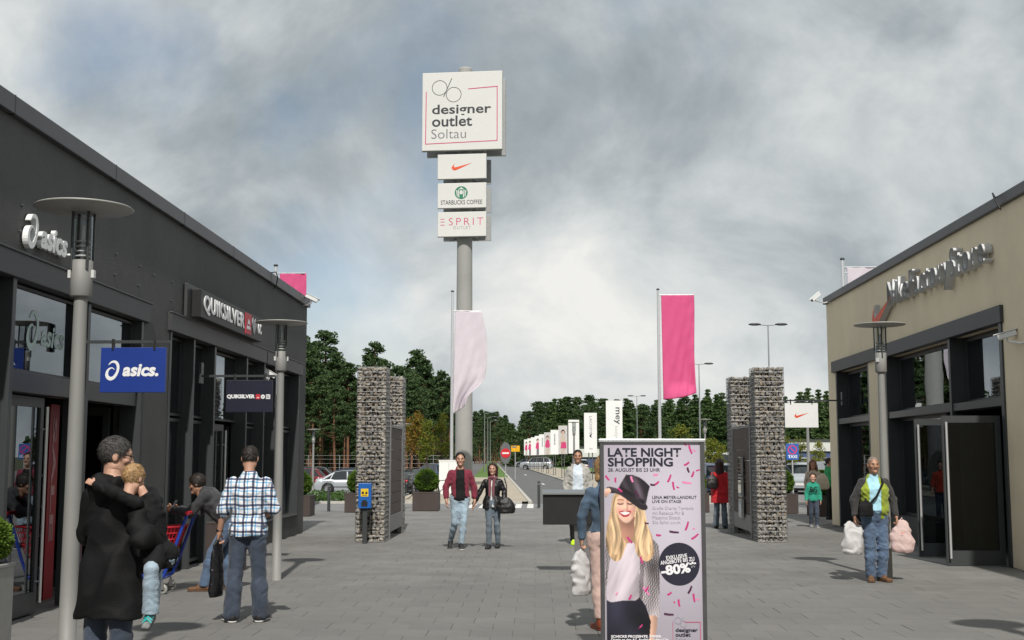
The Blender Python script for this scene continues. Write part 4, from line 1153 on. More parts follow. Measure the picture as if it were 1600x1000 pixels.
# bollards
boll = MB().lathe([(0.05, 0), (0.05, 0.88), (0.045, 0.9), (0.001, 0.902)], 14).mesh('bollard', m_frame)
for (px, py, lab) in ((513.5, 799, 'dark bollard in front of the silver car'), (842, 793, 'dark bollard left of the black lectern panel'), (480, 800, 'dark bollard beside the corner of the dark building'), (1262, 800, 'dark bollard behind the boy in green')):
    p = onground(px, py)
    if px in (480, 1262): continue
    b_ = thing('bollard', lab, 'bollard', (p.x, p.y, 0), 0, 'dark bollards')
    obj('post', boll, b_); q = MB(); q.lathe([(0.052, .78), (0.052, .82)], 14); q.build('band', m_steel, b_)

# lectern-like black panel with steel top edge
T = thing('info_panel', 'black information panel with steel top edge on a grey post', 'panel', (0.585, 18.35, 0))
q = MB(); q.box(-.51, .51, -.05, .05, .72, 1.165); bevel(q.build('panel', m_black, T), .006)
q = MB(); q.add([(-.52, -.09, 1.165), (.52, -.09, 1.165), (.52, .09, 1.20), (-.52, .09, 1.20), (-.52, -.09, 1.19), (.52, -.09, 1.19), (.52, .09, 1.235), (-.52, .09, 1.235)], [(3, 2, 1, 0), (4, 5, 6, 7), (0, 1, 5, 4), (1, 2, 6, 5), (2, 3, 7, 6), (3, 0, 4, 7)]); q.build('top_edge', m_steel, T)
q = MB(); q.box(-.04, .34, .0515, .12, 0, 1.1); q.build('post', m_post, T)
q = MB(); q.box(-.12, .42, -.02, .2, 0.002, .015); q.build('foot_plate', m_post, T)

# ------------------------------------------------------------------ traffic signs
def post_sign(name, label, px, py, Y, parts_fn, zbase=0.0):
    p = at(px, py, Y); S = thing(name, label, 'traffic sign', (p.x, Y, zbase), 0)
    q = MB(); q.tube([(0, 0.03, 0), (0, 0.03, p.z - zbase + .25)], 0.03, 8); q.build('post', m_alu, S)
    parts_fn(S, p.z - zbase); return S
m_sred = M('sign_red', (0.55, 0.02, 0.03), 0.4); m_sgrey = M('sign_back', (0.12, 0.125, 0.13), 0.5); m_syel = M('sign_yellow', (0.75, 0.40, 0.01), 0.4)
m_sb2 = M('taxi_blue', (0.03, 0.12, 0.42), 0.4)
def noentry(S, z):
    q = MB(); q.prism(arc(0, z, .36, 0, 360, 24, .72)[:-1], -.0, .015); q.build('backing', m_sgrey, S)
    q = MB(); q.prism(arc(0, z, .31, 0, 360, 24)[:-1], -.022, -.004); q.build('disc', m_sred, S)
    q = MB(); q.box(-.22, .22, -.026, -.0225, z - .05, z + .05); q.build('bar', m_wsign, S)
post_sign('no_entry_sign', 'red no entry sign on a dark oval board by the exit road', 790, 708, 80, noentry)
def yel(S, z):
    q = MB(); q.box(-.30, .34, -.02, 0, z - .22, z + .22); q.build('plate', m_syel, S); q = MB(); q.box(-.24, .1, -.023, -.0205, z + .06, z + .17); q.build('print', m_ink2, S)
post_sign('direction_sign', 'small yellow direction sign right of the no entry sign', 805, 701, 92, yel)
def taxi(S, z):
    q = MB(); q.box(-.26, .26, -.02, 0, z - .36, z + .32); bevel(q.build('plate', m_sb2, S), .01)
    mb = MB(); mb.flat(arc(0, z + .06, .20, 0, 360, 20)[:-1], -.023); mb.build('ring_disc', m_mag, S, fix=False)
    mb = MB(); mb.flat(arc(0, z + .06, .15, 0, 360, 20)[:-1], -.025); mb.build('disc', m_sb2, S, fix=False)
    mb = MB(); bar(mb, (-.13, z + .19), (.13, z - .07), .022, -.027); mb.build('bar', m_mag, S, fix=False)
    text('TAXI', m_wsign, S, (-.19, -.023, z - .29), w=.38, h=.13, bold=.03)
post_sign('taxi_stand_sign', 'blue TAXI no stopping sign on a thin post behind the boy', 1238, 705, 52, taxi)

# ------------------------------------------------------------------ row of banner boards along the exit road
m_bpost = M('banner_post', (0.10, 0.10, 0.10), 0.5)
m_skinp = M('print_skin', (0.55, 0.36, 0.28), 0.6); m_hairp = M('print_hair', (0.05, 0.03, 0.025), 0.7); m_beigep = M('print_beige', (0.50, 0.43, 0.36), 0.7); m_greyp = M('print_grey', (0.52, 0.51, 0.50), 0.6)
rows = [(3.38, 54, 'mey', 'white banner board lettered mey, nearest of the row'), (2.98, 69, 'LACOSTE', 'white banner board lettered LACOSTE with small dark emblem'), (2.42, 82, 'pole', 'plain white banner board behind a lamp post'),
        (2.0, 97, 'bag', 'banner board showing a woman with a magenta bag'), (1.55, 113, 'txt', 'white banner board with small grey lettering, fifth of the row'), (1.0, 124, 'man', 'banner board showing a man in a magenta jacket'),
        (0.5, 135, 'txt2', 'white banner board with dark vertical lettering, seventh of the row'), (0.0, 145, 'wom', 'banner board showing a figure in magenta, eighth of the row'), (-.5, 155, 'pl', 'plain white banner board, ninth of the row'), (-1.04, 165, 'wom', 'banner board showing a figure in magenta, tenth of the row'), (-1.6, 175, 'bag2', 'banner board with a magenta bag print, farthest of the row')]
for (x, Y, kind, lab) in rows:
    B = thing('banner_board', lab, 'banner', (x, Y, 0.05), 0, 'banner boards along the exit road')
    q = MB(); q.box(-.36, .36, -.03, .03, 1.90, 4.15); bo = q.build('board', m_wsign if kind not in ('bag', 'man') else m_greyp, B)
    for s in (-.1, .1):
        q = MB(); q.tube([(s, .05, 0), (s, .05, 2.2)], .035, 6); q.build('post', m_bpost, B)
    yb = -.034
    if kind == 'mey':
        text('mey', m_ink, B, (-.02, yb, 3.85), (0, R(90), 0), w=.75, h=.26, bold=.01); text('bodywear', m_greyp, B, (-.02, yb, 3.02), (0, R(90), 0), w=.95, h=.20)
    elif kind == 'LACOSTE':
        text('LACOSTE', m_ink2, B, (-.06, yb, 3.95), (0, R(90), 0), w=1.0, h=.14); q = MB(); q.flat([(-.05, 2.8), (.1, 2.75), (.03, 2.85), (.1, 3.0), (.0, 2.95), (-.06, 2.88)], yb); q.build('emblem', m_ink, B, fix=False)
        q = MB(); q.box(-.08, .12, yb, yb + .002, 2.1, 2.17); q.build('small_print', m_greyp, B)
    elif kind in ('txt', 'txt2'):
        q = MB()
        for k in range(9): q.box(-.05, .06 + .03 * (k % 2), yb, yb + .002, 3.7 - k * .115, 3.77 - k * .115)
        q.build('small_print', m_ink2, B)
    elif kind in ('bag', 'man', 'wom', 'bag2'):
        top = {'bag': m_beigep, 'man': m_mag, 'wom': m_mag, 'bag2': m_mag}[kind]
        q = MB(); q.flat([(-.17, 3.3), (-.26, 2.75), (-.15, 2.6), (.16, 2.6), (.24, 2.8), (.17, 3.32), (.05, 3.42), (-.06, 3.42)], yb); q.build('print_top', top, B, fix=False)
        q = MB(); q.flat([(-.14, 2.6), (-.15, 1.93), (.15, 1.93), (.15, 2.6)], yb); q.build('print_legs', m_beigep if kind != 'wom' else m_ink2, B, fix=False)
        q = MB(); q.flat(arc(.0, 3.62, .11, 0, 360, 12, .16)[:-1], yb - .004); q.build('print_face', m_skinp, B, fix=False)
        q = MB(); q.flat([(-.17, 3.45), (-.16, 3.7), (-.05, 3.84), (.08, 3.83), (.17, 3.66), (.16, 3.42), (.10, 3.72), (-.09, 3.7)], yb - .006); q.build('print_hair', m_hairp, B, fix=False)
        if kind == 'bag':
            q = MB(); q.flat([(-.2, 2.35), (.28, 2.35), (.24, 2.85), (-.12, 2.85)], yb - .008); q.build('print_bag', m_mag, B, fix=False)

# white service cabinet and far low buildings
o = MB().box(-.45, .45, -.3, .3, -.1, 1.55).build('service_cabinet', m_wsign, None, (at(702, 740, 56).x, 56, gz(-4, 56))); bevel(o, .02); tag(o, 'white service cabinet behind the walking man', 'cabinet')
q = MB(); q.box(-.46, .46, -.31, .31, 1.5, 1.58); q.build('lid', m_cctv, o); q = MB(); q.box(-.004, .004, -.304, -.301, .05, 1.45); q.build('door_gap', m_black, o)
m_farw = M('far_white', (0.62, 0.62, 0.60), 0.6, var=0.06, vscale=.3); m_farb = M('far_blue', (0.06, 0.09, 0.2), 0.5)
FB = thing('retail_shed', 'long low white and blue retail shed behind the right car park', 'building', (38, 168, 0), 0)
MB().box(-5, 20, 0, 14, 2.5, 3.9).build('wall', m_farw, FB); MB().box(-4.8, 19.8, .3, 13.8, 0, 2.49).build('glazing_band', m_farb, FB); MB().box(-5.2, 20.2, -.2, 14.2, 3.9, 4.1).build('roof', m_cop, FB)
FB = thing('retail_shed', 'low pale building behind the banner boards', 'building', (8, 196, 0), 0)
MB().box(-2, 3, 0, 12, 1.7, 3.2).build('wall', m_farw, FB); MB().box(-1.8, 2.8, .3, 11.8, 0, 1.69).build('glazing_band', m_farb, FB); MB().box(-2.2, 3.2, -.2, 12.2, 3.2, 3.4).build('roof', m_cop, FB)
# ------------------------------------------------------------------ poster stand
PYD = 10.4
pc = at(1018, 700, PYD)
PS = thing('poster_stand', 'standing LATE NIGHT SHOPPING advert with a woman in a top hat', 'poster stand', (pc.x, PYD, 0), R(2))
PK = 1.0 / 3.122 * PYD / FPX * 1.003
ptop = at(1018, 690, PYD).z
def pp(zx, zy): return ((zx - 272) * PK, ptop - (zy - 22) * PK)
x0, _ = pp(38, 0); x1, _ = pp(508, 0); zb_ = 0.10
m_pfr = M('poster_frame', (0.10, 0.10, 0.105), 0.4, metal=0.4)
m_palu = M('poster_alu', (0.62, 0.63, 0.65), 0.35, metal=0.7)
q = MB(); q.box(x0 - .028, x0 + .004, -.02, .05, .03, ptop); q.build('frame_left', m_pfr, PS)
q = MB(); q.box(x1 - .004, x1 + .030, -.02, .05, .03, ptop); q.build('frame_right', m_pfr, PS)
q = MB(); q.box(x0 - .04, x1 + .04, -.03, .06, ptop - .006, ptop + .022); bevel(q.build('top_rail', m_palu, PS), .006)
q = MB(); q.box(x0 - .03, x1 + .032, -.03, .06, .02, .105); bevel(q.build('bottom_rail', m_palu, PS), .006)
for s in (x0 + .1, x1 - .1):
    q = MB(); q.box(s - .03, s + .03, -.28, .28, .001, .022); bevel(q.build('foot', m_palu, PS), .005)
m_pbg = M('poster_paper', (0.53, 0.49, 0.56), 0.35, var=0.05, vscale=1.2, coat=0.3)
q = MB(); q.box(x0 + .004, x1 - .004, -.004, .004, .105, ptop - .006); PP = q.build('print', m_pbg, PS)
Z = [0]
def art(name, poly, m):
    Z[0] += 1
    q = MB(); q.flat([pp(*p) for p in poly], -.0042 - Z[0] * .00004); return q.build(name, m, PP, fix=False)
def smooth_poly(pts, n=5):
    out = []
    L = len(pts)
    for i in range(L):
        p0, p1, p2, p3 = pts[i - 1], pts[i], pts[(i + 1) % L], pts[(i + 2) % L]
        for k in range(n):
            t = k / n
            out.append(tuple(0.5 * ((2 * b) + (-a + c) * t + (2 * a - 5 * b + 4 * c - d) * t * t + (-a + 3 * b - 3 * c + d) * t ** 3) for a, b, c, d in zip(p0, p1, p2, p3)))
    return out
pm = lambda n, c, **k: M(n, c, 0.4, var=k.pop('var', .08), vscale=k.pop('vscale', 14), **k)
m_con = pm('poster_confetti', (0.55, 0.05, 0.22)); m_con2 = pm('poster_confetti_light', (0.80, 0.25, 0.48)); m_con3 = pm('poster_confetti_dark', (0.08, 0.02, 0.06)); m_tw = pm('poster_white', (0.86, 0.85, 0.88)); m_ti = pm('poster_text_thin', (0.30, 0.27, 0.33)); m_td = pm('poster_text', (0.022, 0.022, 0.04))
# the printed portrait: colours computed cell by cell and carried by the sheet itself
STEP = 2.3
gx = np.arange(43, 503.01, STEP); gy = np.arange(26, 984, STEP)
PX, PYg = np.meshgrid(gx, gy)
def fbm(x, y, seed, oct=4):
    rg = np.random.default_rng(seed); n = 0; a = 1.0; tot = 0
    for o in range(oct):
        for _ in range(3):
            d = rg.uniform(0, 2 * PI); f = 2 ** o * rg.uniform(.8, 1.2); n = n + a * np.sin(f * (x * math.cos(d) + y * math.sin(d)) + rg.uniform(0, 6) + 1.3 * np.sin(f * .6 * (y * math.cos(d) - x * math.sin(d))))
        tot += a * 1.7; a *= .55
    return n / tot
def inside(poly):
    m = np.zeros(PX.shape, bool); n = len(poly)
    for i in range(n):
        (xa, ya), (xb, yb) = poly[i], poly[(i + 1) % n]
        if ya == yb: continue
        m ^= ((ya > PYg) != (yb > PYg)) & (PX < (xb - xa) * (PYg - ya) / (yb - ya) + xa)
    return m
def sm(a, b, x): t = np.clip((x - a) / (b - a), 0, 1); return t * t * (3 - 2 * t)
def gauss(cx, cy, sx, sy, rot=0.0):
    c, s_ = math.cos(rot), math.sin(rot); u = (PX - cx) * c + (PYg - cy) * s_; v = -(PX - cx) * s_ + (PYg - cy) * c
    return np.exp(-.5 * ((u / sx) ** 2 + (v / sy) ** 2))
IMG = np.zeros(PX.shape + (3,)); 
def lay(mask, col, alpha=1.0):
    """col: array or triple in display values 0-255"""
    global IMG
    a = (mask * alpha)[..., None]; IMG = IMG * (1 - a) + np.broadcast_to(np.asarray(col, float), IMG.shape) * a
bgv = 176 + 30 * gauss(360, 330, 190, 300) - 14 * sm(500, 980, PYg)
IMG[:] = np.stack([bgv * 1.0, bgv * .97, bgv * 1.035], -1)
def shade(base, k): return np.stack([np.clip(c * k, 0, 255) for c in base], -1)
jk = inside(smooth_poly([(46, 515), (75, 478), (130, 470), (235, 470), (275, 490), (302, 530), (303, 640), (300, 760), (296, 850), (262, 862), (236, 800), (215, 780), (48, 770), (46, 640)], 4))
seq = .80 + .42 * fbm(PX * .62, PYg * .62, 3, 2) + .25 * fbm(PX * .035, PYg * .02, 4, 2); lay(jk, shade((176, 168, 172), np.clip(seq, .25, 1.4)))
lay(inside(smooth_poly([(240, 850), (285, 848), (286, 900), (270, 962), (246, 962), (238, 900)], 4)), shade((226, 182, 160), .8 + .3 * sm(285, 245, PX)))
lay(inside([(48, 768), (205, 758), (235, 800), (258, 872), (246, 990), (48, 990)]), shade((36, 36, 48), 1 + .4 * fbm(PX * .03, PYg * .015, 8, 2)))
bl = inside(smooth_poly([(88, 505), (130, 455), (190, 460), (215, 540), (206, 640), (203, 762), (130, 774), (50, 772), (54, 660), (68, 580)], 4))
lay(bl, shade((226, 214, 224), .93 + .13 * fbm(PX * .045 + PYg * .02, PYg * .010, 12, 3) - .12 * sm(170, 210, PX)))
lay(inside(smooth_poly([(200, 470), (232, 520), (228, 640), (220, 762), (204, 740), (210, 600)], 4)), shade((120, 112, 118), np.clip(seq, .3, 1.4)))
hair = inside(smooth_poly([(88, 275), (70, 360), (52, 430), (49, 520), (80, 585), (120, 578), (150, 505), (182, 505), (196, 560), (240, 592), (274, 560), (270, 480), (248, 420), (234, 350), (215, 285), (150, 262)], 5))
strand = fbm((PX + 14 * np.sin(PYg * .021)) * .20, PYg * .012, 21, 4); hk = .78 + .36 * strand + .12 * sm(60, 100, PX) - .25 * gauss(150, 470, 26, 90)
lay(hair, shade((232, 194, 150), np.clip(hk, .35, 1.15)))
lay(inside(smooth_poly([(118, 380), (185, 380), (184, 450), (162, 505), (132, 485), (114, 440)], 4)), shade((206, 152, 130), .88 - .22 * gauss(150, 405, 40, 24) + .1 * sm(180, 120, PX)))
face = inside(smooth_poly([(96, 300), (130, 268), (172, 272), (193, 305), (189, 360), (165, 402), (139, 409), (110, 382), (97, 340)], 6))
fk = 1.0 + .06 * gauss(125, 320, 22, 40) - .20 * sm(160, 196, PX) - .22 * sm(318, 276, PYg) * sm(110, 190, PX) - .10 * sm(380, 410, PYg)
lay(face, shade((240, 196, 174), fk)); lay(face, (228, 130, 122), .38 * gauss(112, 350, 12, 10) + .34 * gauss(176, 350, 11, 10))
lay(face, (150, 92, 78), .45 * gauss(151, 330, 3.5, 14) + .5 * gauss(137, 346, 4, 2.2) + .5 * gauss(149, 346, 4, 2.2)); lay(face, (255, 226, 208), .5 * gauss(143, 332, 3, 11))
for ex in (119, 166):
    lay(face, (60, 36, 32), np.clip(1.1 * np.exp(-.5 * ((PYg - (318 - .018 * (PX - ex) ** 2 + 3)) / 2.0) ** 2) * (np.abs(PX - ex) < 15), 0, .95)); lay(face, (150, 104, 78), np.clip(.9 * np.exp(-.5 * ((PYg - (299 + .012 * (PX - ex) ** 2)) / 2.2) ** 2) * (np.abs(PX - ex) < 17), 0, .8)); lay(face, (178, 120, 100), .35 * gauss(ex, 309, 14, 5))
lay(inside(smooth_poly([(112, 357), (128, 352), (141, 354), (155, 351), (170, 356), (158, 376), (140, 382), (122, 374)], 5)), (176, 52, 66)); lay(inside(smooth_poly([(118, 359), (141, 357), (164, 359), (154, 369), (140, 372), (126, 368)], 4)), (244, 240, 238))
lay(face, (255, 222, 205), .3 * gauss(140, 396, 14, 6)); lay(face, (190, 128, 108), .3 * gauss(108, 368, 4, 12, .4) + .3 * gauss(174, 366, 4, 12, -.4))
# front locks over the face edges
for (poly, sd_) in (([(94, 282), (104, 300), (100, 340), (108, 392), (122, 440), (116, 520), (92, 560), (70, 500), (72, 400), (84, 320)], 31), ([(184, 290), (196, 330), (192, 372), (184, 420), (196, 500), (226, 570), (262, 540), (250, 450), (228, 360), (214, 296)], 33)):
    st = fbm((PX + 12 * np.sin(PYg * .024 + sd_)) * .23, PYg * .014, sd_, 4); lay(inside(smooth_poly(poly, 5)), shade((240, 204, 162), np.clip(.86 + .32 * st, .4, 1.12)))
brim = inside(smooth_poly([(46, 266), (60, 238), (110, 250), (170, 288), (220, 310), (248, 330), (241, 349), (212, 343), (160, 306), (110, 274), (72, 269), (48, 288)], 5)); lay(brim, shade((44, 38, 44), 1 + .8 * gauss(90, 250, 40, 6, .5)))
crown = inside([(148, 180), (178, 181), (212, 194), (240, 214), (261, 236), (252, 270), (240, 326), (205, 318), (160, 296), (104, 256), (124, 218)]); ck = .8 + 1.5 * gauss(205, 250, 12, 60, -.35) + .7 * gauss(140, 225, 10, 40, -.5); lay(crown, shade((48, 42, 48), ck))
lay(inside([(110, 248), (118, 234), (236, 304), (231, 322)]), shade((30, 26, 30), 1 + 1.2 * gauss(205, 288, 14, 12)))
lay(inside(smooth_poly([(43, 254), (64, 244), (75, 260), (60, 277), (43, 286)], 4)), shade((232, 184, 164), .8 + .35 * sm(285, 245, PYg) + .12 * np.sin(PYg * .7)))
# soften like print
for _ in range(1):
    K = IMG.copy(); K[1:-1, 1:-1] = IMG[1:-1, 1:-1] * .52 + .12 * (IMG[:-2, 1:-1] + IMG[2:, 1:-1] + IMG[1:-1, :-2] + IMG[1:-1, 2:]); IMG = K
lin_ = (IMG / 255.0); lin_ = np.where(lin_ <= .04045, lin_ / 12.92, ((lin_ + .055) / 1.055) ** 2.4)
ny, nx = PX.shape
vx = (PX - 272) * PK; vz = ptop - (PYg - 22) * PK
pv = np.stack([vx.ravel(), np.full(vx.size, -.0046), vz.ravel()], 1); ii = np.arange(ny * nx).reshape(ny, nx)
pf = np.stack([ii[:-1, :-1].ravel(), ii[1:, :-1].ravel(), ii[1:, 1:].ravel(), ii[:-1, 1:].ravel()], 1)
m_print = bpy.data.materials.new('poster_print'); m_print.use_nodes = True
_n, _l = m_print.node_tree.nodes, m_print.node_tree.links; _a = _n.new('ShaderNodeAttribute'); _a.attribute_name = 'print'; _b = _n['Principled BSDF']; _b.inputs['Roughness'].default_value = .38
_l.new(_a.outputs['Color'], _b.inputs['Base Color'])
_nz = _n.new('ShaderNodeTexNoise'); _nz.inputs['Scale'].default_value = 3.2; _bp = _n.new('ShaderNodeBump'); _bp.inputs['Strength'].default_value = .12; _bp.inputs['Distance'].default_value = .02; _l.new(_nz.outputs[0], _bp.inputs['Height']); _l.new(_bp.outputs[0], _b.inputs['Normal'])
pme = np_mesh('portrait_print', pv, pf, m_print)
_ca = pme.color_attributes.new('print', 'FLOAT_COLOR', 'POINT'); _ca.data.foreach_set('color', np.concatenate([lin_.reshape(-1, 3), np.ones((ny * nx, 1))], 1).astype(np.float32).ravel())
obj('portrait_print', pme, PP)
Z[0] = 14
# confetti
conf = [(58, 196, 30, 50), (97, 206, 24, 88), (176, 202, 30, 70), (118, 252, 28, 40), (200, 270, 34, 60), (355, 198, 40, -68), (376, 234, 40, 80), (290, 180, 24, -10), (295, 220, 26, -40), (275, 228, 24, 6), (440, 128, 30, -35), (460, 60, 44, 70), (478, 64, 20, 30), (436, 36, 16, 30), (448, 158, 26, 70), (468, 178, 30, -70), (494, 158, 20, -20), (440, 218, 46, 6), (396, 240, 14, 20), (375, 452, 46, 5), (436, 424, 44, -72), (474, 474, 42, -38), (470, 436, 12, 0), (300, 467, 24, 3), (244, 410, 20, 5), (162, 490, 38, 50), (218, 585, 36, 70), (238, 730, 46, 50), (240, 720, 30, -60), (446, 724, 40, -65), (348, 742, 24, -35), (466, 762, 40, 80), (484, 768, 16, 20), (394, 786, 34, 80), (344, 838, 46, 4), (372, 782, 10, 60), (160, 758, 26, -65), (96, 742, 16, -60), (210, 893, 20, -50), (198, 905, 10, 0)]
for i, (x, y, L, a) in enumerate(conf):
    d = (math.cos(R(a)), math.sin(R(a))); n = (-d[1], d[0]); t = 5 if L > 22 else 3.5
    h2 = L / 2
    poly = [(x - d[0] * h2 - n[0] * t, y - d[1] * h2 - n[1] * t), (x + n[0] * (2 - t), y + n[1] * (2 - t)), (x + d[0] * h2 - n[0] * t * .6, y + d[1] * h2 - n[1] * t * .6), (x + d[0] * h2 + n[0] * t, y + d[1] * h2 + n[1] * t), (x + n[0] * (2 + t), y + n[1] * (2 + t)), (x - d[0] * h2 + n[0] * t, y - d[1] * h2 + n[1] * t)]
    art('confetti', poly, (m_con, m_con, m_con2, m_con, m_con3)[i % 5])
art('round_patch', arc(397, 604, 98, 0, 360, 40, 101)[:-1], m_td)
def ptext(s, m, zx0, zy0, zx1, zy1, rot=0, **kw):
    Z[0] += 1
    a = pp(zx0, zy1); b_ = pp(zx1, zy0)
    return text(s, m, PP, (a[0], -.0042 - Z[0] * .00004, a[1]), (0, -rot, 0), w=b_[0] - a[0], h=b_[1] - a[1], **kw)
ptext('LATE NIGHT', m_td, 60, 52, 415, 95, bold=.032)
ptext('SHOPPING', m_td, 60, 99, 374, 142, bold=.032)
ptext('28. AUGUST BIS 23 UHR', m_td, 60, 149, 311, 166, bold=.012)
ptext('LENA MEYER-LANDRUT', m_td, 272, 281, 486, 296, bold=.014)
ptext('LIVE ON STAGE', m_td, 272, 301, 411, 315, bold=.014)
ptext('Große Charity Tombola', m_ti, 272, 333, 469, 352, bold=-.008)
ptext('mit Rebecca Mir &', m_ti, 272, 355, 424, 371, bold=-.008)
ptext('Massimo Sinató,', m_ti, 272, 377, 408, 395, bold=-.008)
ptext('Sila Sahin u.v.m.', m_ti, 272, 399, 408, 415, bold=-.008)
ptext('EXKLUSIVE', m_tw, 336, 566, 437, 584, rot=R(7), bold=.02)
ptext('ANGEBOTE BIS ZU', m_tw, 308, 589, 472, 608, rot=R(7), bold=.02)
ptext('-80%*', m_tw, 312, 610, 484, 660, rot=R(7), bold=.04)
ptext('SCHICKE PROZENTE. IMMER.', m_tw, 68, 935, 309, 947, bold=.035)
ptext('Direkt an der A7, Ausfahrt Soltau-Ost', m_tw, 68, 950, 341, 963, bold=.02)
ptext('designeroutlet', m_tw, 68, 965, 176, 979, bold=.03)
ptext('soltau.com', m_tw, 178, 965, 254, 977, bold=-.005)
def prring(zx, zy, r):
    Z[0] += 1
    a = pp(zx, zy); ring(a[0], a[1], r * PK, .9 * PK, -.0042 - Z[0] * .00004, 28).build('percent_emblem', m_ti, PP, fix=False)
prring(387, 869, 15); prring(412, 884, 15)
art('percent_bar', [(397, 884), (399, 884), (413, 852), (411, 852)], m_ti)
for poly in ([(361, 872), (363, 872), (363, 977), (361, 977)], [(361, 975), (494, 975), (494, 978), (361, 978)], [(491, 874), (494, 874), (494, 976), (491, 976)], [(418, 874), (494, 874), (494, 877), (418, 877)]): art('border_line', poly, m_mag)
ptext('designer', m_td, 374, 903, 481, 926, bold=.03); ptext('outlet', m_td, 374, 924, 446, 943, bold=.03); ptext('Soltau', m_ti, 374, 948, 437, 965, bold=-.008)
# ------------------------------------------------------------------ trees
m_bark = M('pine_bark', (0.19, 0.095, 0.055), 0.95, var=0.4, vscale=3, vstretch=(1, 1, .3), bump=0.6, bscale=12)
m_barkd = M('spruce_bark', (0.085, 0.065, 0.05), 0.95, var=0.3, vscale=3)
m_pine = leaf_mat('pine_needles', (0.030, 0.062, 0.024), (0.060, 0.108, 0.040), (0.105, 0.160, 0.060), trans=0.32)
m_spru = leaf_mat('spruce_needles', (0.040, 0.082, 0.028), (0.075, 0.132, 0.044), (0.125, 0.185, 0.062), trans=0.32)
m_young = leaf_mat('young_leaf', (0.07, 0.11, 0.015), (0.16, 0.20, 0.025), (0.32, 0.28, 0.04), trans=0.4)
m_autum = leaf_mat('turning_leaf', (0.06, 0.09, 0.015), (0.16, 0.15, 0.02), (0.34, 0.15, 0.03), trans=0.4)
def clump_points(rg, c, r, n, flat=0.6):
    d = rg.normal(size=(n, 3)); d /= np.linalg.norm(d, axis=1, keepdims=True)
    return np.array(c) + d * r * rg.random((n, 1)) ** 0.45 * np.array([1, 1, flat])
def tree_mesh_pine(seed, H=15.0, crown0=0.5, spread=2.3, nclump=60, per=70, leaf=0.34):
    rg = np.random.default_rng(seed)
    tr = MB(); bend = rg.uniform(-.25, .25, 2)
    def axis(t): return Vector((bend[0] * math.sin(t * 2.4), bend[1] * math.sin(t * 2), t * H))
    tr.tube([axis(t) for t in lin(0, .97, 9)], [0.17 * (1 - .8 * t) + .02 for t in lin(0, .97, 9)], 7)
    P = []
    for k in range(nclump):
        t = crown0 + (1 - crown0) * (k + rg.random()) / nclump
        a = rg.uniform(0, 2 * PI)
        rel = (t - crown0) / (1 - crown0)
        R_ = spread * (1 - rel ** 1.7) * rg.uniform(.35, 1.1) + .15
        base = axis(t - .02)
        c = (base.x + R_ * math.cos(a), base.y + R_ * math.sin(a), min(H, t * H + rg.uniform(-.2, .5)))
        if k % 2 == 0: tr.tube([base, (base.x * .4 + c[0] * .6, base.y * .4 + c[1] * .6, (base.z + c[2]) / 2), c], [.045, .03, .012], 4, False)
        P.append(clump_points(rg, c, rg.uniform(.55, 1.0) * (1.15 - .4 * rel), per, .55))
    for k in range(7):          # dead stubs on the bare trunk
        t = rg.uniform(min(.2, crown0 * .5), crown0); a = rg.uniform(0, 6.3); b = axis(t)
        tr.tube([b, (b.x + math.cos(a) * .9, b.y + math.sin(a) * .9, b.z + rg.uniform(-.2, .3))], [.03, .008], 4, False)
    v, f = leaf_cloud(np.concatenate(P), leaf, seed, aspect=.55)
    return tr.mesh('trunk', m_bark), np_mesh('crown', v, f, m_pine, False)
def tree_mesh_spruce(seed, H=14.0, spread=2.1, leaf=0.46, m=None, base=0.05, n=6200, power=0.9):
    rg = np.random.default_rng(seed)
    tr = MB(); tr.tube([(0, 0, 0), (0, 0, H * .5), (0, 0, H * .98)], [.16, .10, .02], 7)
    P = []
    tiers = 24
    for k in range(tiers):
        rel = (k + .5) / tiers; z = H * (base + (1 - base) * rel)
        R_ = spread * (1 - rel) ** power * rg.uniform(.8, 1.1) + .12
        nb = max(4, int(9 * (1 - rel) + 3))
        for b in range(nb):
            a = rg.uniform(0, 2 * PI); L = R_ * rg.uniform(.65, 1.12)
            cnt = max(6, int(n / tiers / nb * (.5 + 1.0 * (1 - rel))))
            t = rg.random(cnt) ** .7
            p = np.stack([np.cos(a) * L * t, np.sin(a) * L * t, z - .28 * L * t + .12 * L * t ** 2], 1)
            p += rg.normal(size=(cnt, 3)) * np.array([.16, .16, .12]) * (1.2 - .5 * rel)
            P.append(p)
            if b % 2 == 0: tr.tube([(0, 0, z), (math.cos(a) * L * .9, math.sin(a) * L * .9, z - .18 * L)], [.03, .008], 3, False)
    v, f = leaf_cloud(np.concatenate(P), leaf, seed, aspect=.5)
    return tr.mesh('trunk', m_barkd), np_mesh('crown', v, f, m or m_spru, False)
def tree_mesh_young(seed, H=4.6, m=None, n=1500, leaf=.15):
    rg = np.random.default_rng(seed)
    tr = MB(); tr.tube([(0, 0, 0), (.03, 0, H * .5), (0, .02, H * .95)], [.05, .04, .01], 6)
    P = []
    for k in range(22):
        rel = rg.random(); z = H * (.34 + .62 * rel); a = rg.uniform(0, 6.3); L = (1 - rel * .75) * H * .24 * rg.uniform(.4, 1.1)
        e = (math.cos(a) * L, math.sin(a) * L, z + L * .6)
        tr.tube([(0, 0, z - .1), e], [.02, .006], 4, False)
        P.append(clump_points(rg, (e[0] * .8, e[1] * .8, z + L * .45), .38, n // 22, 1.0))
    v, f = leaf_cloud(np.concatenate(P), leaf, seed, aspect=.6)
    return tr.mesh('trunk', m_barkd), np_mesh('crown', v, f, m or m_young, False)
pines = [tree_mesh_pine(s, crown0=c0, spread=sp) for s, c0, sp in ((1, .48, 2.2), (2, .55, 2.0), (3, .42, 2.6), (4, .6, 1.9), (5, .5, 2.4))]
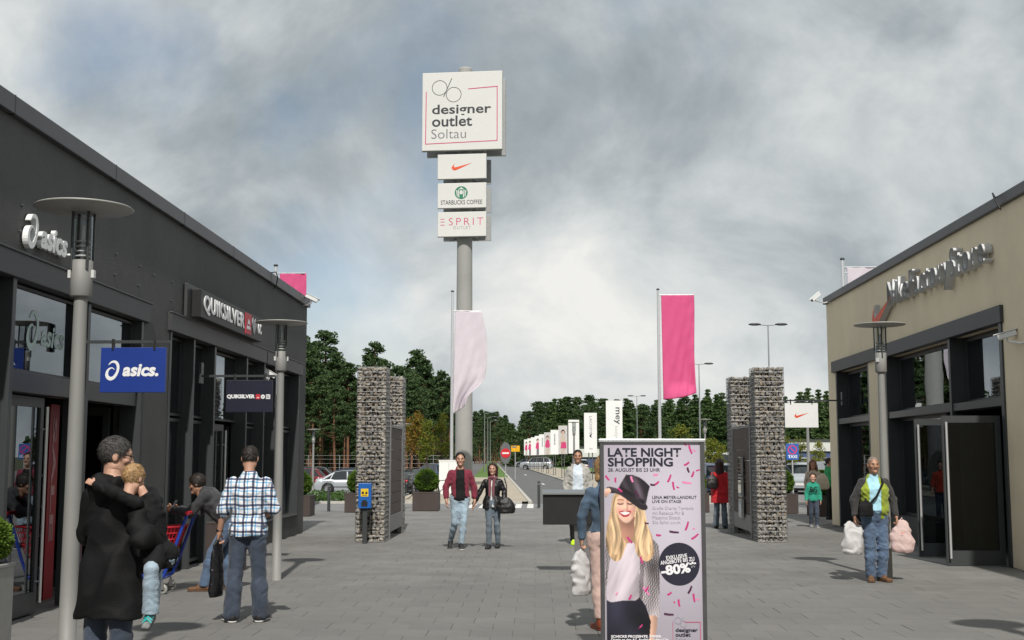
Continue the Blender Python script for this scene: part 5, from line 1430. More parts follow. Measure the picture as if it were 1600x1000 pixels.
pines_full = [tree_mesh_pine(s, H=14, crown0=c0, spread=sp, nclump=80, per=60) for s, c0, sp in ((11, .14, 2.7), (12, .22, 2.4), (13, .1, 2.9))]
spruces = [tree_mesh_spruce(s, spread=sp, power=pw) for s, sp, pw in ((21, 2.6, .75), (22, 2.2, .9), (23, 2.9, .6), (24, 2.4, .55))]
youngs = [tree_mesh_young(31), tree_mesh_young(32, m=m_autum), tree_mesh_young(33)]
tr_r = random.Random(21)
def tree(name, pair, x, y, h, H0, label, group, z=0, wide=1.0):
    T = thing(name, label, 'tree', (x, y, z), tr_r.uniform(0, 6.28), group)
    s = h / H0; T.scale = (s * wide, s * wide, s)
    obj('trunk', pair[0], T); obj('crown', pair[1], T)
    return T
# wood on the left: front trees follow the skyline of the photo
sky_pts = [(476, 522), (492, 534), (508, 517), (526, 552), (546, 568), (582, 533), (600, 562), (620, 572), (652, 548), (664, 562), (690, 578), (702, 590)]
for i, (px, py) in enumerate(sky_pts):
    Y = 126 + (i * 37 % 13); p = at(px, py, Y)
    tree('pine_tree', pines[i % 5], p.x, Y, p.z, 15.2, 'tall pine on the skyline of the left wood, %s from the dark building' % ('first', 'second', 'third', 'fourth', 'fifth', 'sixth', 'seventh', 'eighth', 'ninth', 'tenth', 'eleventh', 'twelfth')[i], 'skyline pines of the left wood', 0, 1.2)
for i in range(66):
    px = 464 + (i * 97 % 252) + tr_r.uniform(-5, 5); Y = tr_r.uniform(122, 160)
    ty = np.interp(px, [470, 510, 540, 585, 620, 655, 700, 720], [530, 530, 580, 545, 585, 560, 590, 600]) + tr_r.uniform(12, 60)
    p = at(px, ty, Y)
    tree('pine_tree', pines[i % 5] if i % 4 else pines_full[i % 3], p.x, Y, p.z, 15.2, 'pine tree standing inside the left wood behind the car park', 'pines inside the left wood', 0, 1.2)
# trees at the far end of the road
for i in range(16):
    px = 742 + i * 3.4; Y = tr_r.uniform(300, 380)
    ty = np.interp(px, [740, 760, 775, 790, 800], [640, 650, 640, 655, 645]) + tr_r.uniform(-3, 14)
    p = at(px, ty, Y)
    tree('pine_tree', (pines_full + pines)[i % 8], p.x, Y, p.z, 14.5, 'distant tree at the end of the exit road left of the banners', 'trees at the end of the exit road')
# wood behind the banners
for i in range(78):
    px = 796 + (i * 61 % 345) + tr_r.uniform(-3, 3); Y = tr_r.uniform(205, 265)
    ty = np.interp(px, [795, 815, 835, 860, 900, 950, 1000, 1060, 1100, 1140], [664, 646, 628, 622, 622, 622, 628, 622, 622, 620]) + (tr_r.uniform(-5, 6) if i % 2 else tr_r.uniform(6, 26))
    p = at(px, ty, Y)
    tree('conifer', (spruces + pines_full)[(i * 5) % 7], p.x, Y, p.z, 14.2, 'mixed conifer in the wood behind the banner boards and poster', 'conifers behind the banners', 0, 1.5)
for i in range(34):
    px = 1085 + (i * 43 % 225) + tr_r.uniform(-3, 3); Y = tr_r.uniform(180, 215)
    ty = np.interp(px, [1085, 1110, 1130, 1235, 1265, 1280, 1310], [612, 606, 612, 612, 600, 606, 612]) + (tr_r.uniform(-3, 8) if i % 2 else tr_r.uniform(8, 40))
    p = at(px, ty, Y)
    tree('conifer', spruces[(i * 3) % 4], p.x, Y, p.z, 14.2, 'pointed spruce in the wood beyond the right car park', 'spruces beyond the right car park', 0, 1.25)
# dark far wood closing the gaps
rg = np.random.default_rng(77)
def mass(name, label, x0, x1, y0, y1, h, n, leaf, seed, slope=0.0):
    rg = np.random.default_rng(seed)
    P = np.stack([rg.uniform(x0, x1, n), rg.uniform(y0, y1, n), rg.random(n) * h], 1)
    P[:, 2] *= 0.75 + .25 * np.sin(P[:, 0] * .9) * np.sin(P[:, 0] * .37 + 1)
    P[:, 0] += slope * (P[:, 1] - y0)
    v, f = leaf_cloud(P, leaf, seed, aspect=.7)
    o = obj(name, np_mesh(name, v, f, m_pine, False)); tag(o, label, 'wood', kind='stuff')
mass('far_wood', 'dark depth of the left wood behind the trunks', -62, -14, 164, 178, 11, 26000, .95, 1)
mass('far_wood', 'dark depth of the wood behind the banner boards', -5, 46, 262, 275, 11, 22000, 1.1, 2)
mass('far_wood', 'dark depth of the wood beyond the right car park', 24, 80, 216, 226, 9, 18000, 1.0, 3)
mass('far_wood', 'far wood at the very end of the exit road', -70, -2, 520, 560, 13, 9000, 1.9, 4)
# young trees
for (px, py, Y, k, lab) in [(655, 642, 76, 1, 'young tree with orange leaves right of the left gabion pillars'), (668, 655, 74, 0, 'yellow green young tree behind the ball planter'), (690, 648, 80, 2, 'young tree with thin trunk left of the white flagpole'), (641, 652, 84, 1, 'thin turning tree close to the left gabion pillar'),
                            (1111, 684, 58, 0, 'yellow green young tree behind the woman in red'), (1126, 694, 66, 2, 'young tree beside the rear right gabion pillar'), (1062, 662, 66, 0, 'young tree rising over the poster stand'), (1228, 682, 62, 0, 'young tree behind the blue TAXI sign'), (1250, 686, 80, 2, 'young tree above the car roofs beside the lamp post'), (1278, 688, 84, 0, 'young yellow tree left of the beige building corner')]:
    p = at(px, py, Y); z = gz(p.x, Y)
    tree('young_tree', youngs[k], p.x, Y, p.z - z, 4.7, lab, 'young street trees', z, 1.25 if px > 1000 else 1)
# fence along the wood
fn = thing('fence', 'thin grey wire fence along the edge of the left wood', 'fence', (-20, 117, 0))
for k in range(14):
    q = MB(); q.tube([(-26 + k * 3, 0, -.2), (-26 + k * 3, 0, 1.9)], .04, 5); q.build('post', m_steel, fn)
q = MB()
for z in (.3, .7, 1.1, 1.5, 1.85): q.tube([(-26, 0, z), (13, 0, z)], .012, 3, False)
q.build('wires', m_steel, fn)
# ------------------------------------------------------------------ cars
m_tyre = M('tyre_rubber', (0.02, 0.02, 0.021), 0.85); m_rim = M('alloy_rim', (0.5, 0.5, 0.52), 0.3, metal=0.9)
m_cglass = M('car_glass', (0.012, 0.016, 0.018), 0.04, var=0.02, spec=0.9)
m_hl = M('headlight', (0.7, 0.72, 0.75), 0.1, spec=0.8); m_tl = M('tail_light', (0.35, 0.01, 0.015), 0.2); m_plate = M('number_plate', (0.7, 0.7, 0.68), 0.5); m_plastic = M('black_plastic', (0.02, 0.02, 0.022), 0.6)
def paint(name, col): return M('car_paint_' + name, col, 0.28, metal=0.35, var=0.03, coat=0.8)
# side profiles: (x, z) with x from rear 0 to front 1 (fraction of length)
KINDS = {
 'sedan': dict(L=4.55, W=1.77, H=1.44, belt=0.90, roof=[(0.10, .93), (0.26, 1.34), (0.38, 1.43), (0.52, 1.44), (0.62, 1.38), (0.76, .95)], hood=[(0.76, .95), (.90, .86), (.97, .74), (1.0, .56)], tail=[(0.0, .62), (.012, .85), (.03, .96), (.10, .98)]),
 'estate': dict(L=4.65, W=1.79, H=1.47, belt=0.92, roof=[(0.03, .96), (0.09, 1.36), (0.2, 1.45), (0.5, 1.47), (0.62, 1.40), (0.75, .97)], hood=[(0.75, .97), (.90, .88), (.97, .76), (1.0, .56)], tail=[(0.0, .60), (.008, .80), (.015, .93), (.03, .98)]),
 'hatch': dict(L=4.1, W=1.74, H=1.47, belt=0.92, roof=[(0.04, .96), (0.13, 1.36), (0.25, 1.46), (0.5, 1.47), (0.64, 1.38), (0.79, .97)], hood=[(0.79, .97), (.91, .88), (.97, .74), (1.0, .54)], tail=[(0.0, .58), (.01, .80), (.02, .94), (.04, .98)]),
 'suv': dict(L=4.5, W=1.84, H=1.70, belt=1.06, roof=[(0.03, 1.10), (0.09, 1.55), (0.2, 1.68), (0.5, 1.70), (0.62, 1.62), (0.75, 1.10)], hood=[(0.75, 1.10), (.91, 1.02), (.98, .86), (1.0, .62)], tail=[(0.0, .66), (.006, .9), (.015, 1.06), (.03, 1.12)]),
 'van': dict(L=5.1, W=1.92, H=2.0, belt=1.15, roof=[(0.01, 1.2), (0.02, 1.85), (0.08, 1.98), (0.6, 2.0), (0.72, 1.9), (0.87, 1.2)], hood=[(0.87, 1.2), (.95, 1.05), (.99, .85), (1.0, .6)], tail=[(0.0, .6), (.004, .9), (.006, 1.1), (.01, 1.2)]),
}
def car_meshes(kind):
    k = KINDS[kind]; L, W, Bz = k['L'], k['W'], k['belt']
    wr = 0.32; ax = (0.19 * L, 0.81 * L)
    # body shell: cross-sections along the car, arches cut by raising the lower edge
    xs = sorted(set(lin(0, L, 44) + [a + d for a in ax for d in (-.42, -.38, -.30, -.15, 0, .15, .30, .38, .42)]))
    top = k['tail'] + [(k['roof'][0][0], k['roof'][0][1])] + [(k['roof'][-1][0], k['roof'][-1][1])] + k['hood']
    tx = [p[0] * L for p in top]; tz = [p[1] for p in top]
    mb = MB(); ns = 12; rowsv = []
    for x in xs:
        zt = float(np.interp(x, tx, tz)); f = x / L
        wz = W / 2 * (1 - .10 * max(0, (f - .86) / .14) ** 2 - .08 * max(0, (.12 - f) / .12) ** 2)
        zl = 0.20 + .10 * max(0, (f - .93) / .07) + .10 * max(0, (.06 - f) / .06)
        for a in ax:
            d = abs(x - a)
            if d < .40: zl = max(zl, math.sqrt(max(0, .40 ** 2 - d * d)) + wr - .02)
        zl = min(zl, zt - .12)
        sec = [(-wz * .97, zl), (-wz, zl + (zt - zl) * .3), (-wz, zl + (zt - zl) * .62), (-wz * .965, zl + (zt - zl) * .88), (-wz * .88, zt - .015), (-wz * .5, zt + .012), (0, zt + .02)]
        sec = sec + [(-a, b) for a, b in reversed(sec[:-1])]
        rowsv.append(len(mb.v)); mb.v += [(x, a, b) for a, b in sec]
    m_ = len(sec)
    for i in range(len(xs) - 1):
        for j_ in range(m_ - 1):
            a = rowsv[i] + j_; b = rowsv[i + 1] + j_
            mb.f.append((a, a + 1, b + 1, b)); mb.smooth.append(True)
    for r_, rev in ((rowsv[0], False), (rowsv[-1], True)):
        fc = tuple(range(r_, r_ + m_)); mb.f.append(fc if not rev else tuple(reversed(fc))); mb.smooth.append(False)
    body = mb
    # greenhouse
    rf = k['roof']
    def gh(inset, shrink):
        q = MB(); base = min(rf[0][1], rf[-1][1])
        n = len(rf)
        for i, (fx, z) in enumerate(rf):
            t = (z - Bz) / (k['H'] - Bz)
            wz = W / 2 * (.95 - .16 * max(0, t)) - inset
            q.v += [(fx * L, -wz, z), (fx * L, wz, z), (fx * L, -W / 2 * .955 + inset, Bz - .03), (fx * L, W / 2 * .955 - inset, Bz - .03)]
        for i in range(n - 1):
            a, b = 4 * i, 4 * i + 4
            q.f += [(a, b, b + 1, a + 1), (a, a + 2, b + 2, b), (a + 1, b + 1, b + 3, a + 3)]; q.smooth += [True, False, False]
        return q
    glass = gh(0, 0)
    # roof skin and pillars painted: slightly proud
    q = MB()
    rr = rf[1:-1]
    for i, (fx, z) in enumerate(rr):
        t = (z - Bz) / (k['H'] - Bz); wz = W / 2 * (.95 - .16 * t) + .008
        q.v += [(fx * L, -wz, z - .055), (fx * L, -wz + .05, z + .014), (fx * L, 0, z + .03), (fx * L, wz - .05, z + .014), (fx * L, wz, z - .055)]
    for i in range(len(rr) - 1):
        for j_ in range(4):
            a = 5 * i + j_; b = a + 5; q.f.append((a, b, b + 1, a + 1)); q.smooth.append(True)
    roof = q
    for s in (-1, 1):
        def side(fx, z):
            t = max(0, (z - Bz) / (k['H'] - Bz)); return (fx * L, s * (W / 2 * (.953 - .16 * t) + .008), z)
        for (fa, za, fb, zb, wd) in ((rf[0][0] + .005, Bz - .02, rf[1][0] + .005, rf[1][1] - .03, .10), (rf[-1][0] - .012, Bz - .02, rf[-2][0], rf[-2][1] - .03, .045), (.46, Bz - .02, .455, k['H'] - .05, .04), ((.24 if kind != 'sedan' else .22), Bz - .02, (.24 if kind != 'sedan' else .27), k['H'] - .09, .035)):
            a = Vector(side(fa, za)); b = Vector(side(fb, zb)); d = Vector((wd, 0, 0))
            roof.add([a - d, a + d, b + d, b - d], [(0, 1, 2, 3)])
    # dark underbody so that no light passes below
    und = MB(); und.box(.1, L - .1, -W / 2 + .12, W / 2 - .12, .17, .62)
    wh = MB().lathe([(.20, -.09), (.30, -.10), (wr, -.07), (wr, .07), (.30, .10), (.20, .09)], 24)
    rim = MB().lathe([(.001, -.085), (.06, -.09), (.17, -.07), (.205, -.088)], 20)
    for j_ in range(5):
        a = j_ * 2 * PI / 5; rim.box(-.03, .03, .05, .2, -.099, -.07, Matrix.Rotation(a, 4, 'Z'))
    win = MB()
    return dict(body=body, glass=glass, roof=roof, und=und, wheel=wh, rim=rim, L=L, W=W, ax=ax, k=k)
CM = {}
def car(label, kind, colname, col, px, py, Y, rz, z=None, dx=0):
    if kind not in CM:
        c = car_meshes(kind)
        for n_, mm in (('body', None), ('glass', m_cglass), ('roof', None), ('und', m_plastic), ('wheel', m_tyre), ('rim', m_rim)):
            me = c[n_].mesh(n_, mm)
            bm = bmesh.new(); bm.from_mesh(me); bmesh.ops.recalc_face_normals(bm, faces=bm.faces); bm.to_mesh(me); bm.free()
            c[n_ + '_me'] = me
        CM[kind] = c
    c = CM[kind]; L, W = c['L'], c['W']
    p = at(px, py, Y) if px is not None else Vector((dx, Y, 0))
    zz = gz(p.x, Y) - .09 if z is None else z
    A = thing('parked_car', label, 'car', (p.x, Y, zz), rz, 'parked cars')
    off = Matrix.Translation((-L / 2, 0, 0))
    key = kind + colname
    if key not in CM:
        pm_ = paint(colname, col); a = c['body_me'].copy(); a.materials.append(pm_); b = c['roof_me'].copy(); b.materials.append(pm_)
        CM[key] = (a, b)
    bo = obj('body', CM[key][0], A, (-L / 2, 0, 0)); obj('roof', CM[key][1], A, (-L / 2, 0, 0))
    obj('window_glass', c['glass_me'], A, (-L / 2, 0, 0)); obj('underbody', c['und_me'], A, (-L / 2, 0, 0))
    for a in c['ax']:
        for s in (-1, 1):
            w_ = obj('wheel', c['wheel_me'], A, (a - L / 2, s * (W / 2 - .11), .32), (R(90) if s < 0 else R(-90), 0, 0))
            obj('rim', c['rim_me'], w_, (0, 0, 0), (PI, 0, 0))
    hz, tz = c['k']['hood'][2][1] - .10, c['k']['tail'][1][1] - .06
    for s in (-1, 1):
        q = MB(); q.ell((L / 2 - .16, s * (W / 2 - .25), hz), (.15, .2, .075), 10, 6); q.build('headlight', m_hl, A)
        q = MB(); q.ell((-L / 2 + .06, s * (W / 2 - .2), tz), (.07, .17, .09), 10, 6); q.build('tail_light', m_tl, A)
        q = MB(); q.ell((L * .19, s * (W / 2 + .09), c['k']['belt'] + .06), (.06, .10, .065), 8, 6); q.build('mirror', m_plastic, A)
    for s, xx in ((1, L / 2 + .012), (-1, -L / 2 - .012)):
        q = MB(); q.box(xx - .01, xx + .01, -.25, .25, .42, .53); q.build('number_plate', m_plate, A)
    for s in (-1, 1):
        q = MB(); q.box(-L * .3, L * .3, s * (W / 2 - .01) - .012, s * (W / 2 - .01) + .012, .40, .46); q.build('side_trim', m_plastic, A)
    return A
silver, black, dblue, dred, grey, white = (.42, .45, .48), (.012, .013, .015), (.02, .04, .11), (.2, .015, .02), (.16, .165, .17), (.68, .69, .69)
car('silver saloon parked side on between the building corner and the gabion pillar', 'sedan', 'silver', silver, 549, 760, 78, R(4))
car('dark blue car roof showing behind the silver saloon', 'hatch', 'dblue', dblue, 558, 750, 84, R(10))
car('dark estate parked near the wood behind the left gabion pillar', 'estate', 'black', black, 572, 740, 97, R(0))
car('dark red car half hidden by the dark building corner', 'hatch', 'dred', dred, 470, 745, 88, R(170))
car('black car seen from behind right of the left gabion pillars', 'sedan', 'black', black, 638, 755, 70, R(75))
car('dark estate with pale roof beyond the slim lamp post', 'estate', 'grey', grey, 655, 745, 86, R(170))
car('blue hatchback behind the ball planter near the couple', 'hatch', 'blue2', (.03, .10, .28), 682, 745, 80, R(120))
car('black van like car parked deep in the left car park', 'suv', 'black', black, 610, 740, 100, R(95))
car('grey car at the left edge of the car park near the wood', 'estate', 'grey', grey, 500, 738, 104, R(0))
car('silver off road car crossing at the far end of the exit road', 'suv', 'silver', silver, 838, 728, 172, R(172), z=-.03)
car('silver car parked on the verge behind the row of banners', 'hatch', 'silver', silver, 824, 722, 215, R(160), z=0)
car('dark blue car behind the woman in red', 'estate', 'dblue', dblue, 1108, 748, 56, R(100), z=-.03)
car('white delivery van behind the rear right gabion pillar', 'van', 'white', white, 1128, 735, 72, R(80), z=-.03)
car('silver car behind the boy, nearest of the right car park', 'estate', 'silver', silver, 1262, 758, 60, R(70), z=-.03)
car('black car in the second row right of the TAXI sign', 'sedan', 'black', black, 1246, 745, 72, R(85), z=-.03)
car('grey car in the second row beside the beige building corner', 'hatch', 'grey', grey, 1288, 745, 71, R(85), z=-.03)
for i, (px, Y, kd, cn, cc, lab) in enumerate([(1232, 84, 'hatch', 'dblue', dblue, 'dark blue car in the third row of the right car park, leftmost'), (1258, 85, 'estate', 'white', white, 'white car in the third row of the right car park'), (1284, 84, 'sedan', 'silver', silver, 'silver saloon in the third row of the right car park'),
      (1238, 98, 'sedan', 'grey', grey, 'grey saloon in the fourth row of the right car park'), (1264, 98, 'hatch', 'white', white, 'small white car in the fourth row of the right car park'), (1290, 99, 'suv', 'black', black, 'black off road car in the fourth row of the right car park'),
      (1250, 116, 'suv', 'silver', silver, 'silver off road car in the rear row of the right car park'), (1275, 117, 'estate', 'dblue', dblue, 'dark blue estate in the rear row of the right car park'), (1230, 116, 'hatch', 'dred', dred, 'dark red car in the rear row of the right car park')]):
    car(lab, kd, cn, cc, px, 735, Y, R(86 + i * 3 % 9), z=-.03)
for i, (x, Y, kd, cn, cc, lab) in enumerate([(6.8, 112, 'hatch', 'dblue', dblue, 'dark blue car behind the LACOSTE banner'), (9.6, 110, 'sedan', 'grey', grey, 'grey saloon behind the hooded man'), (4.4, 128, 'estate', 'white', white, 'white estate beyond the banner with the magenta bag')]):
    car(lab, kd, cn, cc, None, 0, Y, R(80 + i * 4), z=.0, dx=x)

# bicycles leaning near the ball planter
m_bike = M('bike_frame', (0.03, 0.03, 0.035), 0.4)
def bicycle(label, x, y, rz):
    B = thing('bicycle', label, 'bicycle', (x, y, 0.05), rz, 'bicycles by the planter')
    for wx in (-.52, .52):
        q = MB(); n = 22; q.tube([(wx + .34 * math.cos(2 * PI * i / n), 0, .34 + .34 * math.sin(2 * PI * i / n)) for i in range(n + 1)], .018, 6, False); w_ = q.build('wheel', m_tyre, B)
        q = MB()
        for i in range(8): q.tube([(wx, 0, .34), (wx + .33 * math.cos(i * PI / 4), 0, .34 + .33 * math.sin(i * PI / 4))], .003, 3, False)
        q.build('spokes', m_steel, w_)
    q = MB()
    for a, b in (((-.52, .34), (-.08, .32)), ((-.08, .32), (-.2, .82)), ((-.52, .34), (-.17, .72)), ((-.17, .74), (.36, .78)), ((-.08, .32), (.38, .70)), ((.34, .95), (.40, .66)), ((.40, .66), (.52, .34))): q.tube([(a[0], 0, a[1]), (b[0], 0, b[1])], .017, 6)
    q.build('frame', m_bike, B)
    q = MB(); q.ell((-.22, 0, .86), (.13, .07, .03), 10, 6); q.build('saddle', m_black, B)
    q = MB(); q.tube([(.26, -.28, 1.0), (.34, -.2, .97), (.36, 0, .96), (.34, .2, .97), (.26, .28, 1.0)], .012, 6); q.build('handlebar', m_steel, B)
bicycle('dark bicycle showing its wheel right of the ball planter', at(690, 770, 48).x, 48, R(15))
bicycle('dark bicycle showing its wheel left of the ball planter', at(652, 770, 48.5).x, 48.6, R(170))
# ------------------------------------------------------------------ people: signed distance bodies meshed with surface nets
def smin(a, b, k):
    h = np.clip(.5 + .5 * (b - a) / k, 0, 1); return b + (a - b) * h - k * h * (1 - h)
class Field:
    """distance field on a grid; primitives only touch their own neighbourhood"""
    def __init__(s, lo, hi, h):
        s.h = h; s.lo = np.array(lo, float); n = np.ceil((np.array(hi) - s.lo) / h).astype(int) + 1
        s.ax = [s.lo[i] + h * np.arange(n[i]) for i in range(3)]
        s.F = np.full(n, 9.0, np.float32)
    def sub(s, lo, hi):
        sl = []
        for i in range(3):
            a = max(0, int((lo[i] - s.lo[i]) / s.h) - 1); b = min(len(s.ax[i]), int((hi[i] - s.lo[i]) / s.h) + 3)
            if b <= a: return None
            sl.append(slice(a, b))
        X, Y, Z = np.meshgrid(*[s.ax[i][sl[i]] for i in range(3)], indexing='ij')
        return tuple(sl), X, Y, Z
    def put(s, fn, lo, hi, k=0.03, op='u', pad=0.08):
        r = s.sub([a - pad for a in lo], [a + pad for a in hi])
        if r is None: return s
        sl, X, Y, Z = r
        d = fn(X, Y, Z).astype(np.float32)
        if op == 'u': s.F[sl] = smin(s.F[sl], d, k)
        else: s.F[sl] = -smin(-s.F[sl], d, k)      # subtract
        return s
    def cone(s, a, b, ra, rb, k=0.03, op='u', flat=None):
        a, b = np.array(a, float), np.array(b, float); r = max(ra, rb)
        lo = np.minimum(a, b) - r; hi = np.maximum(a, b) + r
        ba = b - a; L2 = max(1e-9, float(ba @ ba))
        def fn(X, Y, Z):
            px, py, pz = X - a[0], Y - a[1], Z - a[2]
            t = np.clip((px * ba[0] + py * ba[1] + pz * ba[2]) / L2, 0, 1)
            dx, dy, dz = px - ba[0] * t, py - ba[1] * t, pz - ba[2] * t
            return np.sqrt(dx * dx + dy * dy + dz * dz) - (ra + (rb - ra) * t)
        return s.put(fn, lo, hi, k, op)
    def ell(s, c, r, k=0.02, op='u', rot=None):
        c = np.array(c, float); r = np.array(r, float); R_ = max(r)
        m = np.array(rot) if rot is not None else None
        def fn(X, Y, Z):
            x, y, z = X - c[0], Y - c[1], Z - c[2]
            if m is not None:
                x, y, z = m[0, 0] * x + m[1, 0] * y + m[2, 0] * z, m[0, 1] * x + m[1, 1] * y + m[2, 1] * z, m[0, 2] * x + m[1, 2] * y + m[2, 2] * z
            q = np.sqrt((x / r[0]) ** 2 + (y / r[1]) ** 2 + (z / r[2]) ** 2)
            return (q - 1) * min(r)
        return s.put(fn, c - R_, c + R_, k, op)
    def torso(s, p0, p1, lat, prof, inflate=0.0, k=0.03, t0=None):
        """tube of elliptical sections along p0->p1; prof rows (t, half width, half depth, forward offset)"""
        p0, p1, lat = np.array(p0, float), np.array(p1, float), np.array(lat, float)
        ax = p1 - p0; L = np.linalg.norm(ax); ax = ax / L
        lat = lat - (lat @ ax) * ax; lat /= np.linalg.norm(lat); fw = np.cross(ax, lat)     # fw: back of the person is +y
        T = np.array([p[0] for p in prof]); A = np.array([p[1] for p in prof]) + inflate; B = np.array([p[2] for p in prof]) + inflate; O = np.array([p[3] if len(p) > 3 else 0 for p in prof])
        tl, th = (T[0] if t0 is None else t0), T[-1]
        ends = [p0 + ax * L * tl, p0 + ax * L * th]; R_ = A.max() + .05
        def fn(X, Y, Z):
            x, y, z = X - p0[0], Y - p0[1], Z - p0[2]
            t = (x * ax[0] + y * ax[1] + z * ax[2]) / L
            u = x * lat[0] + y * lat[1] + z * lat[2]; v = x * fw[0] + y * fw[1] + z * fw[2]
            a = np.interp(t, T, A); b = np.interp(t, T, B); o = np.interp(t, T, O)
            q = np.sqrt((u / a) ** 2 + ((v - o) / b) ** 2)
            d = (q - 1) * np.minimum(a, b)
            return np.maximum(d, np.maximum((tl - t) * L, (t - th) * L))
        return s.put(fn, np.minimum(*ends) - R_, np.maximum(*ends) + R_, k)
    def cut(s, fn):
        """keep only where fn < 0"""
        X, Y, Z = np.meshgrid(*s.ax, indexing='ij'); s.F = np.maximum(s.F, fn(X, Y, Z).astype(np.float32)); return s
    def wrinkle(s, amp, seed, freq=1.0):
        X, Y, Z = np.meshgrid(*s.ax, indexing='ij'); rg = np.random.default_rng(seed); n = 0
        wx = .02 * np.sin(23 * Z * freq + seed) + .02 * np.sin(31 * X * freq + 9 * Z)
        for i in range(5):
            d = rg.normal(size=3); d[2] *= 1.1; d /= np.linalg.norm(d); f = rg.uniform(38, 85) * freq
            w = np.sin(f * (X * d[0] + Y * d[1] + Z * d[2] + wx * (1 + i * .4)) * (.55 if i % 2 else 1) + rg.uniform(0, 6))
            n = n + ((1 - 2.2 * np.abs(w)) if i % 2 else w) / (1 + .3 * i)
        s.F += (amp * n * -.5).astype(np.float32); return s
    def mesh(s):
        F = s.F; S = F < 0; h = s.h
        C = np.zeros(tuple(np.array(F.shape) - 1), np.int8)
        def cs(A, i, j, k): return A[i:A.shape[0] - 1 + i, j:A.shape[1] - 1 + j, k:A.shape[2] - 1 + k]
        for i in (0, 1):
            for j in (0, 1):
                for k in (0, 1): C += cs(S, i, j, k)
        mixed = (C > 0) & (C < 8)
        I = np.argwhere(mixed)
        if len(I) == 0: return np.zeros((0, 3)), np.zeros((0, 4), int)
        idx = np.full(C.shape, -1, np.int64); idx[mixed] = np.arange(len(I))
        acc = np.zeros((len(I), 3)); num = np.zeros(len(I))
        for a in range(3):
            o1, o2 = [q for q in range(3) if q != a]
            for u in (0, 1):
                for w in (0, 1):
                    off = np.zeros(3, int); off[o1] = u; off[o2] = w
                    p = I + off; q = p.copy(); q[:, a] += 1
                    f0 = F[p[:, 0], p[:, 1], p[:, 2]]; f1 = F[q[:, 0], q[:, 1], q[:, 2]]
                    cr = (f0 < 0) != (f1 < 0)
                    t = np.where(cr, f0 / np.where(cr, f0 - f1, 1), 0)
                    pos = p.astype(float); pos[:, a] += t
                    acc[cr] += pos[cr]; num[cr] += 1
        V = acc / num[:, None] * h + s.lo
        Q = []
        for a in range(3):
            o1, o2 = (a + 1) % 3, (a + 2) % 3
            sl0 = [slice(None)] * 3; sl1 = [slice(None)] * 3; sl0[a] = slice(0, -1); sl1[a] = slice(1, None)
            cr = S[tuple(sl0)] != S[tuple(sl1)]
            E = np.argwhere(cr)
            ok = (E[:, o1] > 0) & (E[:, o2] > 0) & (E[:, o1] < C.shape[o1]) & (E[:, o2] < C.shape[o2]) & (E[:, a] < C.shape[a])
            E = E[ok]
            inside = S[E[:, 0], E[:, 1], E[:, 2]]
            def g(d1, d2):
                P = E.copy(); P[:, o1] -= d1; P[:, o2] -= d2; return idx[P[:, 0], P[:, 1], P[:, 2]]
            q = np.stack([g(1, 1), g(0, 1), g(0, 0), g(1, 0)], 1)
            q[~inside] = q[~inside][:, ::-1]
            Q.append(q)
        Q = np.concatenate(Q); Q = Q[(Q >= 0).all(1)]
        return V, Q

# canonical head (centre of the head at the origin, looking along -y) and hand
def head_field():
    f = Field((-.12, -.16, -.24), (.12, .15, .16), .0065)
    f.ell((0, .012, .032), (.076, .097, .090), .02); f.ell((0, -.022, -.022), (.060, .070, .100), .03)
    for s in (-1, 1):
        f.cone((s * .045, .005, -.065), (0, -.062, -.100), .024, .020, .025)
        f.cone((s * .036, -.082, .028), (s * .008, -.088, .024), .007, .007, .015)
        f.ell((s * .046, -.062, -.022), (.022, .02, .018), .02)
        f.ell((s * .031, -.106, .008), (.014, .009, .007), .012, op='s')
        f.ell((s * .080, .012, -.005), (.011, .021, .033), .008)
    f.cone((0, -.090, .012), (0, -.104, -.026), .0080, .0120, .014); f.ell((0, -.098, -.032), (.017, .012, .009), .010)
    f.cone((-.019, -.088, -.058), (.019, -.088, -.058), .0085, .0085, .010); f.ell((0, -.084, -.098), (.024, .02, .018), .02)
    f.cone((0, .016, -.07), (0, .016, -.15), .053, .050, .03)
    return f.mesh()
HEAD_V, HEAD_F = head_field()
def hand_field(curl):
    """left hand: wrist at the origin, fingers along -z, palm towards +x ... thumb to -y"""
    f = Field((-.07, -.09, -.22), (.08, .07, .05), .0048)
    f.cone((0, 0, .03), (0, 0, -.01), .027, .027, .01)
    f.ell((0, .0, -.05), (.017, .040, .052), .02)
    for i, (y, L) in enumerate(((-.028, .070), (-.009, .080), (.010, .074), (.028, .058))):
        p = np.array([0, y, -.088]); a = 0.15
        for j, seg in enumerate((.45, .32, .23)):
            a += curl * (0.55 if j == 0 else .8); q = p + L * seg * np.array([-math.sin(a), 0, -math.cos(a)])
            f.cone(p, q, .0098 - .001 * j, .0090 - .001 * j, .006); p = q
    f.cone((-.004, -.03, -.030), (-.018, -.058, -.062), .013, .011, .012); f.cone((-.018, -.058, -.062), (-.034, -.060, -.090), .0108, .0088, .006)
    return f.mesh()
HANDS = {k: hand_field(c) for k, c in (('loose', .42), ('grip', 1.15))}

